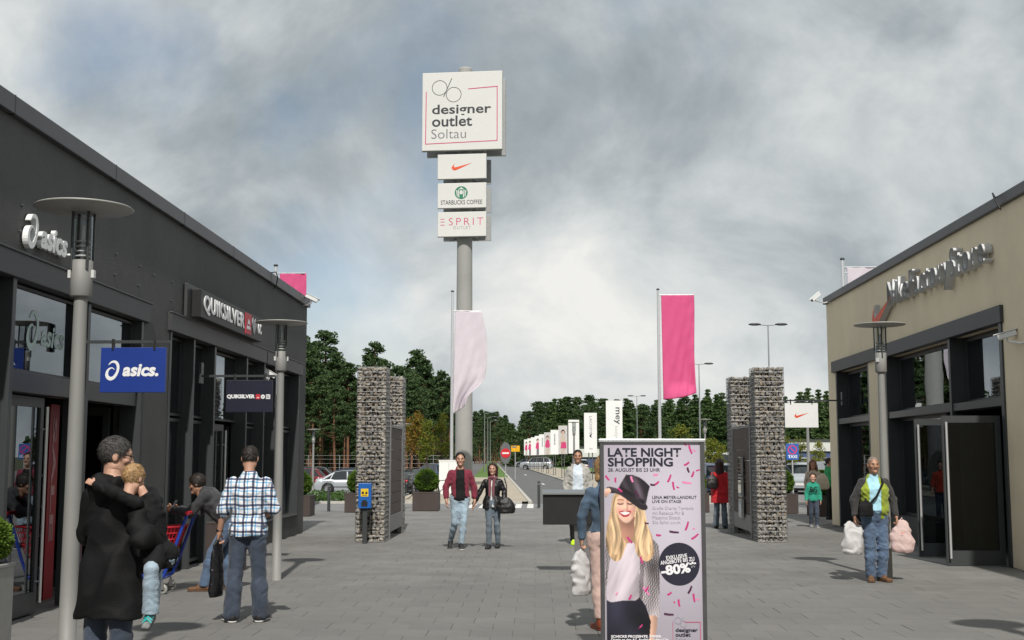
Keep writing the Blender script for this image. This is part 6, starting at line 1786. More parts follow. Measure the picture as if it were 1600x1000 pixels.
m_eye = M('eye_dark', (0.015, 0.012, 0.01), 0.2); m_lip2 = M('lip', (0.36, 0.13, 0.11), 0.5)
SKIN = {'light': M('skin_light', (0.56, 0.33, 0.235), 0.5, var=0.10, vscale=25), 'tan': M('skin_tan', (0.40, 0.215, 0.14), 0.5, var=0.10, vscale=25), 'mid': M('skin_mid', (0.48, 0.27, 0.19), 0.5, var=0.1, vscale=25)}
def fabric(name, col, rough=.85, var=.18, vscale=9, bump=.35, bscale=140, sheen=.15, **k): return M(name, col, rough, var=var, vscale=vscale, bump=bump, bscale=bscale, sheen=sheen, **k)
def rotm(ax, ay, az): return np.array(Euler((ax, ay, az)).to_matrix())

BASE = dict(pelvis=(0, 0, .95), neck=(0, .015, 1.50), head=(0, -.015, 1.672),
            shL=(.160, .01, 1.412), elL=(.228, .03, 1.15), wrL=(.24, -.05, .905), shR=(-.160, .01, 1.412), elR=(-.228, .03, 1.15), wrR=(-.24, -.05, .905),
            hipL=(.088, 0, .93), knL=(.10, -.015, .50), anL=(.105, .02, .085), hipR=(-.088, 0, .93), knR=(-.10, -.015, .50), anR=(-.105, .02, .085),
            toeL=(.02, -1, 0), toeR=(-.02, -1, 0), lat=(1, 0, 0))
PROF_M = [(-.16, .155, .10), (-.03, .165, .118), (.10, .160, .115), (.28, .150, .105), (.50, .165, .115), (.68, .172, .118, .0), (.82, .155, .100), (.91, .110, .078), (.97, .075, .066), (1.03, .06, .06)]
PROF_F = [(-.16, .160, .11), (-.03, .172, .125), (.10, .160, .112), (.28, .128, .095), (.50, .142, .112, -.008), (.66, .150, .120, -.02), (.80, .138, .092), (.90, .098, .072), (.97, .066, .060), (1.03, .052, .052)]
def part_obj(name, field, s, m, parent, smooth_it=0):
    v, f = field.mesh()
    if len(v) == 0: return None
    o = obj(name, np_mesh(name, np.asarray(v) * s, f, m), parent)
    return o
def person(label, loc, rz=0.0, H=1.80, pose=None, sex='m', skin='light', hair=None, top=None, under=None, legs=None, shoes=None, face=True, headrot=(0, 0, 0), hands=('loose', 'loose'), h=.0135, headscale=1.0, handrot=(None, None), girth=0.0, extra=None, seed=1, bodyscale=None):
    J = {k: np.array(v, float) for k, v in {**BASE, **(pose or {})}.items()}
    s = H / 1.80
    P = thing('person', label, 'person', loc, rz)
    prof = PROF_M if sex == 'm' else PROF_F
    if girth: prof = [(p[0], p[1] + girth * .6 * (0 < p[0] < .8), p[2] + girth * (0 < p[0] < .75), (p[3] if len(p) > 3 else 0) - girth * .6 * (0 < p[0] < .7)) for p in prof]
    pts = np.array([J[k] for k in J if k not in ('lat', 'toeL', 'toeR')]); lo, hi = pts.min(0) - .22, pts.max(0) + .24; lo[2] = max(lo[2], pts[:, 2].min() - .12)
    am = 1.0 if sex == 'm' else .86; lm = 1.0 if sex == 'm' else .95
    def legs_into(F, inf, cuff=0.0, sides='LR'):
        for c in sides:
            F.cone(J['hip' + c] + np.array([0, 0, .0]), J['kn' + c], .090 * lm + inf, .060 * lm + inf, .05)
            mid = J['kn' + c] * .65 + J['an' + c] * .35
            F.cone(J['kn' + c], mid, .058 * lm + inf, .058 * lm + inf + cuff * .35, .03); F.cone(mid, J['an' + c], .057 * lm + inf + cuff * .35, .040 + inf + cuff, .03)
    def arms_into(F, inf, to=1.0, sides='LR'):
        for c in sides:
            F.cone(J['sh' + c], J['el' + c], .051 * am + inf * .8, .041 * am + inf * .9, .035)
            if to > .5:
                e = J['el' + c] + (J['wr' + c] - J['el' + c]) * (to - .5) * 2
                F.cone(J['el' + c], e, .041 * am + inf * .9, (.041 - .012 * (to - .5) * 2) * am + inf * .9, .03)
    # body
    B = Field(lo, hi, h * 1.15)
    B.torso(J['pelvis'], J['neck'], J['lat'], prof, 0, .04, t0=-.10)
    legs_into(B, 0); arms_into(B, 0)
    B.cone(J['neck'] - np.array([0, 0, .02]), J['neck'] * .55 + J['head'] * .45, .058 * am, .054 * am, .04)
    for c in 'LR':
        t = J['toe' + c] / np.linalg.norm(J['toe' + c]); a = J['an' + c]
        up = np.array([0, 0, 1.]) - t[2] * t; up /= np.linalg.norm(up); B.cone(a - up * .025, a + t * .12 - up * .050, .034, .022, .02)
    V, F = B.mesh()
    Vs, Fs = [V], [F]
    hr = rotm(*headrot)
    hv = (HEAD_V * headscale) @ hr.T + J['head']; Fs.append(HEAD_F + sum(len(v) for v in Vs)); Vs.append(hv)
    for i, c in enumerate('LR'):
        hv, hf = HANDS[hands[i]]
        v = hv.copy(); ff = hf
        if c == 'R': v = v * np.array([-1, 1, 1]); ff = hf[:, ::-1]
        # align -z with the forearm
        d = J['wr' + c] - J['el' + c]; d /= np.linalg.norm(d)
        qv = Vector((0, 0, -1)).rotation_difference(Vector(d)).to_matrix()
        m_ = np.array(qv)
        if handrot[i] is not None: m_ = m_ @ rotm(*handrot[i])
        v = (v * (am * .5 + .5)) @ m_.T + J['wr' + c]
        Fs.append(ff + sum(len(q) for q in Vs)); Vs.append(v)
    body = obj('body', np_mesh('body', np.concatenate(Vs) * s, np.concatenate(Fs), SKIN[skin]), P)
    # face features
    def hp(p): return tuple((np.array(p) * headscale @ hr.T + J['head']) * s)
    if face:
        er = Euler(headrot).to_matrix().to_4x4()
        for sg in (-1, 1):
            q = MB(); q.ell((0, 0, 0), (.011 * s, .006 * s, .0042 * s), 10, 6, er); q.build('eye', m_eye, P, hp((sg * .031, -.090, .007)))
            q = MB(); q.ell((0, 0, 0), (.017 * s, .006 * s, .0032 * s), 10, 6, er); q.build('eyebrow', (hair or {}).get('m') or m_eye, P, hp((sg * .033, -.0935, .029)))
        q = MB(); q.ell((0, 0, 0), (.021 * s, .007 * s, .0065 * s), 10, 6, er); q.build('mouth', m_lip2, P, hp((0, -.094, -.058)))
    if hair:
        Hf = Field((-.17, -.17, -.34), (.17, .2, .2), .008)
        inf = hair.get('inf', .012)
        Hf.ell((0, .014, .034), (.076 + inf, .097 + inf, .090 + inf), .01)
        sl = hair.get('slope', (.9, .7, .0)); off = hair.get('off', .004)
        style = hair.get('style', 'short')
        if style == 'long':
            for sg in (-1, 1):
                Hf.cone((sg * .07, .03, .02), (sg * .09, .05, -.20), .045, .035, .04); Hf.cone((sg * .03, .08, .02), (sg * .05, .09, -.24), .06, .04, .04)
            Hf.cone((0, .08, 0), (0, .10, -.26), .07, .045, .04)
            Hf.cut(lambda X, Y, Z: np.minimum(-(Y * .9 + Z * .7 + .0 - off), -(Y + .01)) )
        elif style == 'bob':
            for sg in (-1, 1): Hf.cone((sg * .068, .02, .03), (sg * .078, .03, -.12), .042, .035, .04)
            Hf.cone((0, .06, 0), (0, .075, -.13), .075, .06, .04)
            Hf.cut(lambda X, Y, Z: np.minimum(-(Y * .9 + Z * .7 - off), -(Y + .012)))
        else:
            Hf.cut(lambda X, Y, Z: -(Y * sl[0] + Z * sl[1] - off))
        Hf.wrinkle(hair.get('rough', .003), seed + 3, 2.2)
        v, f = Hf.mesh()
        # loose strands lying on the hair
        rgs = np.random.default_rng(seed); pk = rgs.integers(0, len(v), hair.get('strands', 1100)); c0 = np.array([0, .014, .0]); p0 = v[pk]; nr = p0 - c0; nr /= np.linalg.norm(nr, axis=1, keepdims=True)
        dn = np.array([0, .25, -1.0]) if style != 'short' else np.array([0, -.7, -.5]); tg = dn + rgs.normal(size=p0.shape) * .45; tg -= (tg * nr).sum(1, keepdims=True) * nr; tg /= np.linalg.norm(tg, axis=1, keepdims=True)
        sd_ = np.cross(nr, tg) * .0022; ln_ = (.022 if style == 'short' else .045) * rgs.uniform(.5, 1.3, (len(pk), 1)); p0 = p0 - nr * .001; p1 = p0 + tg * ln_ + nr * .004
        k0 = len(v); v = np.concatenate([v, np.stack([p0 - sd_, p0 + sd_, p1 + sd_ * .4, p1 - sd_ * .4], 1).reshape(-1, 3)]); f = np.concatenate([f, k0 + np.arange(len(pk) * 4).reshape(-1, 4)])
        v = ((v * headscale) @ hr.T + J['head']) * s
        obj('hair', np_mesh('hair', v, f, hair['m']), P)
    # trousers
    if legs:
        L_ = Field(lo, hi, h); L_.torso(J['pelvis'], J['neck'], J['lat'], prof, legs.get('inf', .012), .04, t0=-.14)
        legs_into(L_, legs.get('inf', .012), legs.get('cuff', .01))
        ct = legs.get('waist', 1.02); cb = legs.get('hem', .06)
        dirn = (J['neck'] - J['pelvis']); dirn /= np.linalg.norm(dirn); wp = J['pelvis'] + dirn * (ct - .95)
        L_.wrinkle(legs.get('wr', .0045), seed)
        def kn(X, Y, Z):
            return np.maximum((X - wp[0]) * dirn[0] + (Y - wp[1]) * dirn[1] + (Z - wp[2]) * dirn[2], cb - Z)
        L_.cut(kn); part_obj('trousers', L_, s, legs['m'], P)
    def torso_garment(g, name):
        T = Field(lo, hi, g.get('h', h)); inf = g.get('inf', .014); hem = g.get('hem', -.05)
        pr = [(q[0], q[1] + g.get('flare', 0) * max(0, .35 - q[0]), q[2] + g.get('flare', 0) * max(0, .35 - q[0]), q[3] if len(q) > 3 else 0) for q in prof]
        if hem < -.16: pr = [(hem - .02, .188 + g.get('skirt', .0), .122 + g.get('skirt', .0)), (-.12, .182 + g.get('skirt', 0) * .5, .125)] + pr[1:]
        T.torso(J['pelvis'], J['neck'], J['lat'], pr, inf * .85, .035, t0=hem)
        if hem < -.16:
            for c in 'LR': T.cone(J['hip' + c] + np.array([0, 0, .04]), J['hip' + c] * .35 + J['kn' + c] * .65, .098 * lm + inf, .088 * lm + inf, .06)
            ax_ = (J['neck'] - J['pelvis']); hp_ = J['pelvis'] + ax_ * hem; ax_ = ax_ / np.linalg.norm(ax_)
            T.cut(lambda X, Y, Z: -((X - hp_[0]) * ax_[0] + (Y - hp_[1]) * ax_[1] + (Z - hp_[2]) * ax_[2]))
        if g.get('sleeve', 1.0) > 0: arms_into(T, g.get('arm', inf * .85), g.get('sleeve', 1.0))
        if g.get('neckring', True): T.cone(J['neck'] - (J['head'] - J['neck']) * .25, J['neck'] + (J['head'] - J['neck']) * .20, .082 * am + inf * .4, .060 * am + inf * .4, .03)
        if g.get('collar'):
            c = J['neck'] + np.array([0, .005, .015]); r = g['collar']
            for i in range(14):
                a0, a1 = 2 * PI * i / 14, 2 * PI * (i + 1) / 14
                if g.get('open') and math.sin(a0) < -.75: continue
                T.cone(c + np.array([math.cos(a0) * .062, math.sin(a0) * .060, .012 * math.sin(a0)]), c + np.array([math.cos(a1) * .062, math.sin(a1) * .060, .012 * math.sin(a1)]), r, r, .015)
        if g.get('hood'):
            n_ = J['neck']; T.ell(n_ + np.array([0, .095, -.02]), (.13, .065, .085), .03); 
            for sg in (-1, 1): T.cone(n_ + np.array([sg * .10, .05, .0]), n_ + np.array([sg * .075, -.055, -.045]), .034, .022, .03)
        T.wrinkle(g.get('wr', .005), seed + 11, g.get('wf', .9))
        if g.get('gap'):
            gw0, gw1 = g['gap']; px_, pz_, nz_ = J['pelvis'][0], J['pelvis'][2], J['neck'][2]; py_ = J['pelvis'][1]
            X, Y, Z = np.meshgrid(*T.ax, indexing='ij')
            t = np.clip((Z - pz_) / (nz_ - pz_), -.4, 1.1); cx = g.get('gx', 0.0)
            T.F = np.maximum(T.F, -np.maximum(np.abs(X - px_ - cx) - (gw0 + (gw1 - gw0) * t), Y - py_ + .02).astype(np.float32))
        if g.get('cutneck', True):
            nk = J['neck']; ax = (J['head'] - nk); ax /= np.linalg.norm(ax); lim = g.get('neckline', .042)
            T.cut(lambda X, Y, Z: np.where((X - nk[0]) ** 2 + (Y - nk[1]) ** 2 < .03, (X - nk[0]) * ax[0] + (Y - nk[1]) * ax[1] + (Z - nk[2]) * ax[2] - lim, -1))
        o = part_obj(name, T, s, g['m'], P)
        if 'vee' in g: pass
        return o
    if under: torso_garment(under, under.get('name', 'shirt'))
    if top: torso_garment(top, top.get('name', 'jacket'))
    if shoes:
        for c in 'LR':
            t = J['toe' + c] / np.linalg.norm(J['toe' + c]); a = J['an' + c]; up = np.array([0, 0, 1.]); up = up - (up @ t) * t; up /= np.linalg.norm(up); sd = np.cross(t, up)
            S = Field(a - .26, a + .26, .008); ln = shoes.get('len', .19)
            heel = a - t * .045 - up * .045; toe = a + t * ln - up * .055; mid = a + t * .07 - up * .035
            for w in (-1, 1):
                S.cone(heel + sd * .010 * w, toe + sd * .022 * w, .034, .028, .02)
            S.cone(heel + up * .02, mid + up * .012, .042, .036, .02)
            if shoes.get('ankle', 1): S.cone(a - up * .02, a + up * .03, .046, .046, .02)
            sole = -(up @ (a - up * .086))
            S.cut(lambda X, Y, Z: -(X * up[0] + Y * up[1] + Z * up[2]) + float(up @ (a - up * .080)))
            so = part_obj('shoe', S, s, shoes['m'], P)
            S2 = Field(a - .26, a + .26, .008)
            for w in (-1, 1): S2.cone(heel + sd * .010 * w - up * .012, toe + sd * .022 * w - up * .006, .038, .032, .02)
            S2.cut(lambda X, Y, Z: np.maximum(-(X * up[0] + Y * up[1] + Z * up[2]) + float(up @ (a - up * .085)), (X * up[0] + Y * up[1] + Z * up[2]) - float(up @ (a - up * .066))))
            v, f = S2.mesh()
            if so is not None and len(v): obj('sole', np_mesh('sole', v * s, f, shoes.get('sole') or shoes['m']), so)
    P['_s'] = s
    return P, J, s, hp

m_denim = fabric('denim_dark', (0.055, 0.075, 0.115), var=.45, vscale=5, dirt=.3); m_denim2 = fabric('denim_blue', (0.10, 0.155, 0.25), var=.4, vscale=5, dirt=.25); m_denimL = fabric('denim_light', (0.40, 0.52, 0.62), var=.3, vscale=4.5, dirt=.35); m_denimG = fabric('denim_grey', (0.14, 0.18, 0.22), var=.35, vscale=6, dirt=.3)
m_blackf = fabric('black_cloth', (0.008, 0.008, 0.009), .75, sheen=0, spec=.25); m_blackc = fabric('black_coat', (0.0075, 0.0075, 0.0085), .7, var=.3, vscale=3, sheen=0, spec=.25); m_leather = fabric('black_leather', (0.012, 0.011, 0.012), .38, sheen=0, bscale=80)
m_maroon = fabric('maroon_cloth', (0.19, 0.018, 0.042)); m_greyh = fabric('grey_marl', (0.40, 0.39, 0.36)); m_lblue = fabric('pale_blue_cotton', (0.60, 0.68, 0.76), bump=.2); m_whitef = fabric('white_cotton', (0.72, 0.72, 0.72)); m_red_c = fabric('red_wool', (0.55, 0.012, 0.022)); m_greenh = fabric('green_hoodie', (0.02, 0.30, 0.20)); m_greenj = fabric('lime_jacket', (0.26, 0.33, 0.025)); m_charc = fabric('charcoal_sleeve', (0.035, 0.033, 0.034)); m_cyan = fabric('pale_cyan_shirt', (0.38, 0.66, 0.78), bump=.2); m_pinkp = fabric('dusty_pink_trousers', (0.56, 0.40, 0.35)); m_dark_g = fabric('dark_grey_jacket', (0.035, 0.036, 0.040)); m_beiget = fabric('beige_top', (0.5, 0.42, 0.35)); m_greenp = fabric('green_jumper', (0.02, 0.30, 0.10)); m_scarf = fabric('plum_scarf', (0.18, 0.06, 0.075)); m_denimj = fabric('denim_jacket', (0.075, 0.125, 0.19), var=.4, vscale=6, dirt=.3)
H_dark = M('hair_dark', (0.018, 0.012, 0.009), .6, var=.4, vscale=40); H_brown = M('hair_brown', (0.05, 0.028, 0.017), .6, var=.4, vscale=40); H_grey = M('hair_grey', (0.045, 0.042, 0.039), .7, var=.6, vscale=60); H_stub = M('hair_stubble', (0.30, 0.25, 0.22), .8, var=.2, vscale=60); H_blond = M('hair_blond', (0.36, 0.22, 0.10), .6, var=.45, vscale=45); H_red = M('hair_auburn', (0.17, 0.065, 0.03), .6, var=.4, vscale=40); H_aub = M('hair_darkred', (0.035, 0.008, 0.010), .5, var=.4, vscale=40)
S_black = M('shoe_black', (0.015, 0.015, 0.016), .6); S_white = M('sole_white', (0.72, 0.72, 0.70), .6); S_brown = M('shoe_brown', (0.13, 0.065, 0.03), .7); S_tan = M('shoe_chestnut', (0.20, 0.045, 0.02), .4); S_neon = M('shoe_neon', (0.55, 0.85, 0.02), .5); S_grey = M('shoe_grey', (0.20, 0.21, 0.21), .7, var=.5, vscale=30); S_teal = M('lace_teal', (0.03, 0.45, 0.45), .6)

def plaid():
    """checked cotton: blue, white and black bands woven across"""
    m = M('checked_cotton', (0.7, 0.7, 0.7), .85, var=.04, bump=.3, bscale=150, sheen=.1)
    n, l = m.node_tree.nodes, m.node_tree.links; b = n['Principled BSDF']
    tc = n.new('ShaderNodeTexCoord'); sp = n.new('ShaderNodeSeparateXYZ'); l.new(tc.outputs['Object'], sp.inputs[0])
    def bands(sock, freq, off):
        mu = n.new('ShaderNodeMath'); mu.operation = 'MULTIPLY_ADD'; mu.inputs[1].default_value = freq; mu.inputs[2].default_value = off; l.new(sock, mu.inputs[0])
        fr = n.new('ShaderNodeMath'); fr.operation = 'FRACT'; l.new(mu.outputs[0], fr.inputs[0])
        r = n.new('ShaderNodeValToRGB'); r.color_ramp.interpolation = 'CONSTANT'; e = r.color_ramp.elements
        e[0].position = 0; e[0].color = (.9, .9, .92, 1); e[1].position = .30; e[1].color = (.30, .55, .75, 1)
        for p_, c_ in ((.46, (.9, .9, .92, 1)), (.62, (.10, .12, .19, 1)), (.86, (.9, .9, .92, 1))): q = e.new(p_); q.color = c_
        l.new(fr.outputs[0], r.inputs[0]); return r.outputs[0]
    wz = n.new('ShaderNodeTexNoise'); wz.inputs['Scale'].default_value = 5; l.new(tc.outputs['Object'], wz.inputs['Vector'])
    ax = n.new('ShaderNodeMath'); ax.operation = 'MULTIPLY_ADD'; ax.inputs[1].default_value = .04; l.new(wz.outputs[0], ax.inputs[0]); l.new(sp.outputs['X'], ax.inputs[2])
    az = n.new('ShaderNodeMath'); az.operation = 'MULTIPLY_ADD'; az.inputs[1].default_value = .05; l.new(wz.outputs[0], az.inputs[0]); l.new(sp.outputs['Z'], az.inputs[2])
    mx = n.new('ShaderNodeMix'); mx.data_type = 'RGBA'; mx.blend_type = 'MULTIPLY'; mx.inputs[0].default_value = 1
    l.new(bands(ax.outputs[0], 11, .2), mx.inputs[6]); l.new(bands(az.outputs[0], 11, .1), mx.inputs[7]); l.new(mx.outputs[2], b.inputs['Base Color'])
    return m
m_plaid = plaid()
def tubepart(name, pts, r, m, P, n=8): q = MB(); q.tube(pts, r, n); return q.build(name, m, P)
def bag_mesh(w, d, hgt, seed, wr=.012, taper=.75):
    """soft bag hanging from its top, origin at the handles"""
    f = Field((-w * .75, -d * .9, -hgt * 1.12), (w * .75, d * .9, .12), .010)
    f.torso((0, 0, -hgt), (0, 0, 0), (1, 0, 0), [(-.02, w * .40, d * .36), (.08, w * .48, d * .48), (.4, w * .5, d * .5), (.7, w * .44, d * .36), (.9, w * .30, d * .16), (1.0, w * .12, .02)], 0, .02)
    for sg in (-1, 1): f.cone((sg * w * .1, 0, -.03), (0, 0, .03), .012, .008, .01)
    f.wrinkle(wr * .8, seed, .42); f.wrinkle(wr * .5, seed + 5, .85)
    return f.mesh()
def bag(label, loc, w, d, hgt, m, seed, rz=0, wr=.012, name='carrier_bag', group=None):
    v, f = bag_mesh(w, d, hgt, seed, wr); o = obj(name, np_mesh(name, v, f, m), None, loc, (0, 0, rz)); tag(o, label, 'bag', group); return o
m_plasw = flag_cloth_mat('white_plastic_bag', (0.74, 0.73, 0.73)); m_plasp = flag_cloth_mat('blush_plastic_bag', (0.82, 0.64, 0.61)); m_plask = M('black_plastic_bag', (0.012, 0.012, 0.014), .25); m_bagp = M('pink_print_bag', (0.62, 0.10, 0.22), .4, var=.7, vscale=26)
def wpt(P, J, s, k, d=(0, 0, 0)):
    """world position of a joint"""
    a = P.rotation_euler.z; v = (J[k] + np.array(d)) * s
    return Vector((P.location.x + v[0] * math.cos(a) - v[1] * math.sin(a), P.location.y + v[0] * math.sin(a) + v[1] * math.cos(a), P.location.z + v[2]))
# ------------------------------------------------------------------ the people in the mall
# man in checked shirt, back to the camera
P, J, s, hp = person('man in blue checked shirt and jeans with his back turned', (-3.06, 12.95, 0), PI + .08, 1.835,
    dict(shR=(-.170, .0, 1.415), elR=(-.255, -.02, 1.16), wrR=(-.16, -.22, 1.08), shL=(.170, 0, 1.415), elL=(.255, .02, 1.15), wrL=(.30, -.05, .91), anL=(.15, .0, .085), knL=(.125, -.02, .5), anR=(-.14, -.03, .085), knR=(-.115, -.03, .5), toeL=(.45, -1, 0), toeR=(-.15, -1, 0)),
    hair=dict(m=H_dark, inf=.010, off=-.030), top=dict(m=m_plaid, inf=.020, flare=.05, sleeve=.56, hem=-.13, collar=.014, name='shirt', wr=.006, arm=.026), legs=dict(m=m_denim, inf=.014, cuff=.035, hem=.02), shoes=dict(m=S_black, sole=S_white), face=False, headrot=(.25, 0, 0), hands=('grip', 'loose'), seed=3, skin='mid', h=.0115)
q = MB(); q.lathe([(.033, -.012), (.037, -.008), (.037, .008), (.033, .012)], 14); q.build('wristwatch', m_black, P, tuple(J['wrL'] * s + np.array([0, 0, .02])))
bag('black carrier bag with white print held by the man in the checked shirt', wpt(P, J, s, 'wrL', (.02, -.0, -.08)), .20, .10, .58, m_plask, 4, 1.0, .006)
# couple
P, J, s, hp = person('young man in maroon jacket and pale jeans walking toward the camera', (-1.47, 23.2, 0), .10, 1.80,
    dict(elL=(.26, .06, 1.16), wrL=(.275, .02, .90), elR=(-.27, .03, 1.16), wrR=(-.26, -.06, .90), hipL=(.085, 0, .93), knL=(.06, -.10, .51), anL=(.02, -.10, .085), knR=(-.10, -.06, .50), anR=(-.17, .22, .14), toeR=(-.1, -.85, -.5)),
    skin='mid', hair=dict(m=H_dark, inf=.016, off=.016), under=dict(m=m_blackf, inf=.016, flare=.02, sleeve=0, hem=-.10, neckline=.0, neckring=False), top=dict(m=m_maroon, inf=.024, sleeve=.86, hem=-.02, gap=(.085, .07), collar=.016, open=1, arm=.026, wr=.008), legs=dict(m=m_denimL, inf=.006, cuff=.004, hem=.10), shoes=dict(m=S_black, sole=S_white), seed=8)
P, J, s, hp = person('woman in black leather jacket and plum scarf holding the young man\'s hand', (-.86, 23.4, 0), -.12, 1.60,
    dict(elR=(-.30, .0, 1.16), wrR=(-.40, -.04, .93), elL=(.25, .03, 1.17), wrL=(.25, -.08, .96), knL=(.09, .02, .5), anL=(.10, .12, .095), knR=(-.06, -.10, .51), anR=(-.06, -.13, .085)),
    sex='f', skin='mid', hair=dict(m=H_aub, style='bob', inf=.018, off=.012), under=dict(m=m_whitef, inf=.012, sleeve=0, hem=-.16), top=dict(m=m_leather, inf=.028, sleeve=.97, hem=-.22, gap=(.055, .05), arm=.022, collar=.016, open=1, wr=.008, flare=.03), legs=dict(m=m_denimG, inf=.010, cuff=.008), shoes=dict(m=S_black), seed=12)
f = Field((-.16, -.18, 1.36), (.16, .18, 1.62), .009)
for i in range(16):
    a, b = 2 * PI * i / 16, 2 * PI * (i + 1) / 16
    f.cone((math.cos(a) * .078, math.sin(a) * .082, 1.49 + .014 * math.sin(3 * a)), (math.cos(b) * .078, math.sin(b) * .082, 1.49 + .014 * math.sin(3 * b)), .030, .030, .02)
f.wrinkle(.006, 5, 1.3); part_obj('scarf', f, s, m_scarf, P)
for sg in (-.05, .045): tubepart('scarf_end', [(sg * s, -.10 * s, 1.46 * s), (sg * s * .8, -.155 * s, 1.3 * s), (sg * s * .9, -.165 * s, 1.1 * s)], [.03, .028, .022], m_scarf, P)
o = bag('black leather handbag hanging at the woman in leather', (-.86 + .27, 23.25, .96), .34, .15, .30, m_leather, 9, .2, .006, 'handbag')
tubepart('strap', [(0, 0, -.02), (.0, .03, .22), (-.03, .08, .36)], .012, m_leather, o, 6)
# man in grey hoodie behind the panel
P, J, s, hp = person('man in grey hooded jacket and pale blue shirt behind the black panel', (.80, 24.5, 0), -.03, 1.86,
    dict(knL=(.10, -.06, .5), anL=(.10, .10, .10), knR=(-.09, -.06, .5), anR=(-.09, -.08, .085)), skin='tan', hair=dict(m=H_dark, inf=.012, off=.012), under=dict(m=m_lblue, inf=.014, sleeve=0, hem=-.08), top=dict(m=m_greyh, inf=.028, sleeve=.95, hem=-.08, gap=(.105, .085), hood=1, arm=.026, wr=.008), legs=dict(m=m_blackf, inf=.012, cuff=.012), shoes=dict(m=S_neon), seed=15, girth=.01)
# woman in denim jacket, mostly behind the poster
P, J, s, hp = person('woman in denim jacket and dusty pink trousers seen from behind beside the poster', (.68, 12.5, 0), PI + .25, 1.74,
    dict(elL=(.25, .0, 1.17), wrL=(.24, -.06, .93), elR=(-.25, 0, 1.17), wrR=(-.24, -.08, .93), knL=(.08, .02, .5), anL=(.075, .06, .085), knR=(-.08, -.12, .52), anR=(-.07, -.16, .085)), sex='f', hair=dict(m=H_blond, style='bob', inf=.02, off=.0), top=dict(m=m_denimj, inf=.022, sleeve=.95, hem=.08, collar=.02, arm=.022, wr=.007), under=dict(m=m_whitef, inf=.016, sleeve=0, hem=-.02), legs=dict(m=m_pinkp, inf=.012, cuff=.012, hem=.12), shoes=dict(m=S_tan), face=False, hands=('grip', 'loose'), seed=19)
tubepart('strap', [(.06, .08, 1.42), (.09, .13, 1.35), (.06, .15, 1.1), (-.05, .14, .93)], .022, M('navy_strap', (.015, .02, .06), .7), P)
wb = bag('white carrier bag held low by the woman in the denim jacket', wpt(P, J, s, 'wrL', (-.0, -.02, -.06)), .30, .16, .50, m_plasw, 21, .9, .016)
# woman in red coat
P, J, s, hp = person('woman in bright red coat seen from behind by the right gate', (4.42, 29.9, 0), PI - .25, 1.67,
    dict(elL=(.24, .02, 1.17), wrL=(.22, -.14, 1.0), knL=(.09, -.02, .5), anL=(.12, .0, .085), anR=(-.12, .02, .085)), sex='f', hair=dict(m=H_aub, style='long', inf=.02), top=dict(m=m_red_c, inf=.030, sleeve=.97, hem=-.52, skirt=.035, flare=.06, arm=.024, collar=.02, name='coat'), legs=dict(m=m_denimG, inf=.012, cuff=.03, hem=.03), shoes=dict(m=S_black), face=False, seed=23)
o = bag('black shoulder bag on the back of the woman in red', (4.22, 29.72, 1.30), .30, .14, .34, m_leather, 10, .2, .006, 'shoulder_bag')
tubepart('strap', [(0, 0, -.03), (.04, .02, .10), (.07, .10, .16)], .014, m_leather, o, 6)
# boy in green, woman behind, person at the corner
P, J, s, hp = person('boy in green hooded sweatshirt with dark lettering walking on the right', (6.78, 30.4, 0), -.1, 1.30,
    dict(knL=(.10, -.10, .5), anL=(.10, -.08, .085), knR=(-.08, .0, .5), anR=(-.08, .12, .10)), headscale=1.22, hair=dict(m=H_brown, inf=.014, off=.02), top=dict(m=m_greenh, inf=.034, sleeve=.95, hem=-.12, hood=1, arm=.026, name='sweatshirt'), legs=dict(m=m_denim, inf=.010, cuff=.01), shoes=dict(m=S_grey, sole=S_white), seed=27)
text('BG', m_blackf, P, (-.085, -.145, .86), (R(-4), 0, 0), w=.17, h=.13, bold=.02)
P, J, s, hp = person('woman in beige top with a large pale shoulder bag behind the boy', (7.42, 33.2, 0), -.15, 1.64,
    dict(elL=(.22, .0, 1.16), wrL=(.16, -.2, 1.12), knR=(-.09, -.08, .5), anR=(-.08, -.10, .085), anL=(.10, .14, .12)), sex='f', skin='tan', hair=dict(m=H_red, style='long', inf=.022), top=dict(m=m_beiget, inf=.018, sleeve=.6, hem=-.12, neckline=.0, neckring=False), legs=dict(m=m_denim, inf=.006), shoes=dict(m=S_tan), seed=30)
bag('large pale shoulder bag carried by the woman behind the boy', (7.62, 33.0, 1.28), .40, .18, .42, M('canvas_bag', (.52, .47, .38), .8), 31, .3, .006, 'shoulder_bag')
P, J, s, hp = person('person in bright green jumper half hidden by the beige building corner', (8.08, 34.2, 0), PI * .5, 1.70, dict(), hair=dict(m=H_brown, inf=.012), top=dict(m=m_greenp, inf=.025, sleeve=.97, hem=-.10, collar=.015), legs=dict(m=m_blackf, inf=.012), shoes=dict(m=S_black), seed=33, h=.018)
P, J, s, hp = person('child in red shoes half hidden behind the right gate', (4.98, 30.6, 0), PI, 1.15, dict(), headscale=1.25, hair=dict(m=H_blond, inf=.012), top=dict(m=m_maroon, inf=.025, sleeve=.97, hem=-.10), legs=dict(m=m_denimL, inf=.01), shoes=dict(m=M('shoe_red', (.5, .03, .04), .5)), seed=35, h=.018, face=False)
P, J, s, hp = person('person in orange red top behind the front right gabion pillar', (5.42, 31.8, 0), .4, 1.62, dict(), hair=dict(m=H_dark, inf=.012), top=dict(m=fabric('orange_red_top', (.62, .06, .03)), inf=.03, sleeve=.6, hem=-.10), legs=dict(m=m_denim, inf=.012), shoes=dict(m=S_black), seed=36, h=.018, face=False)
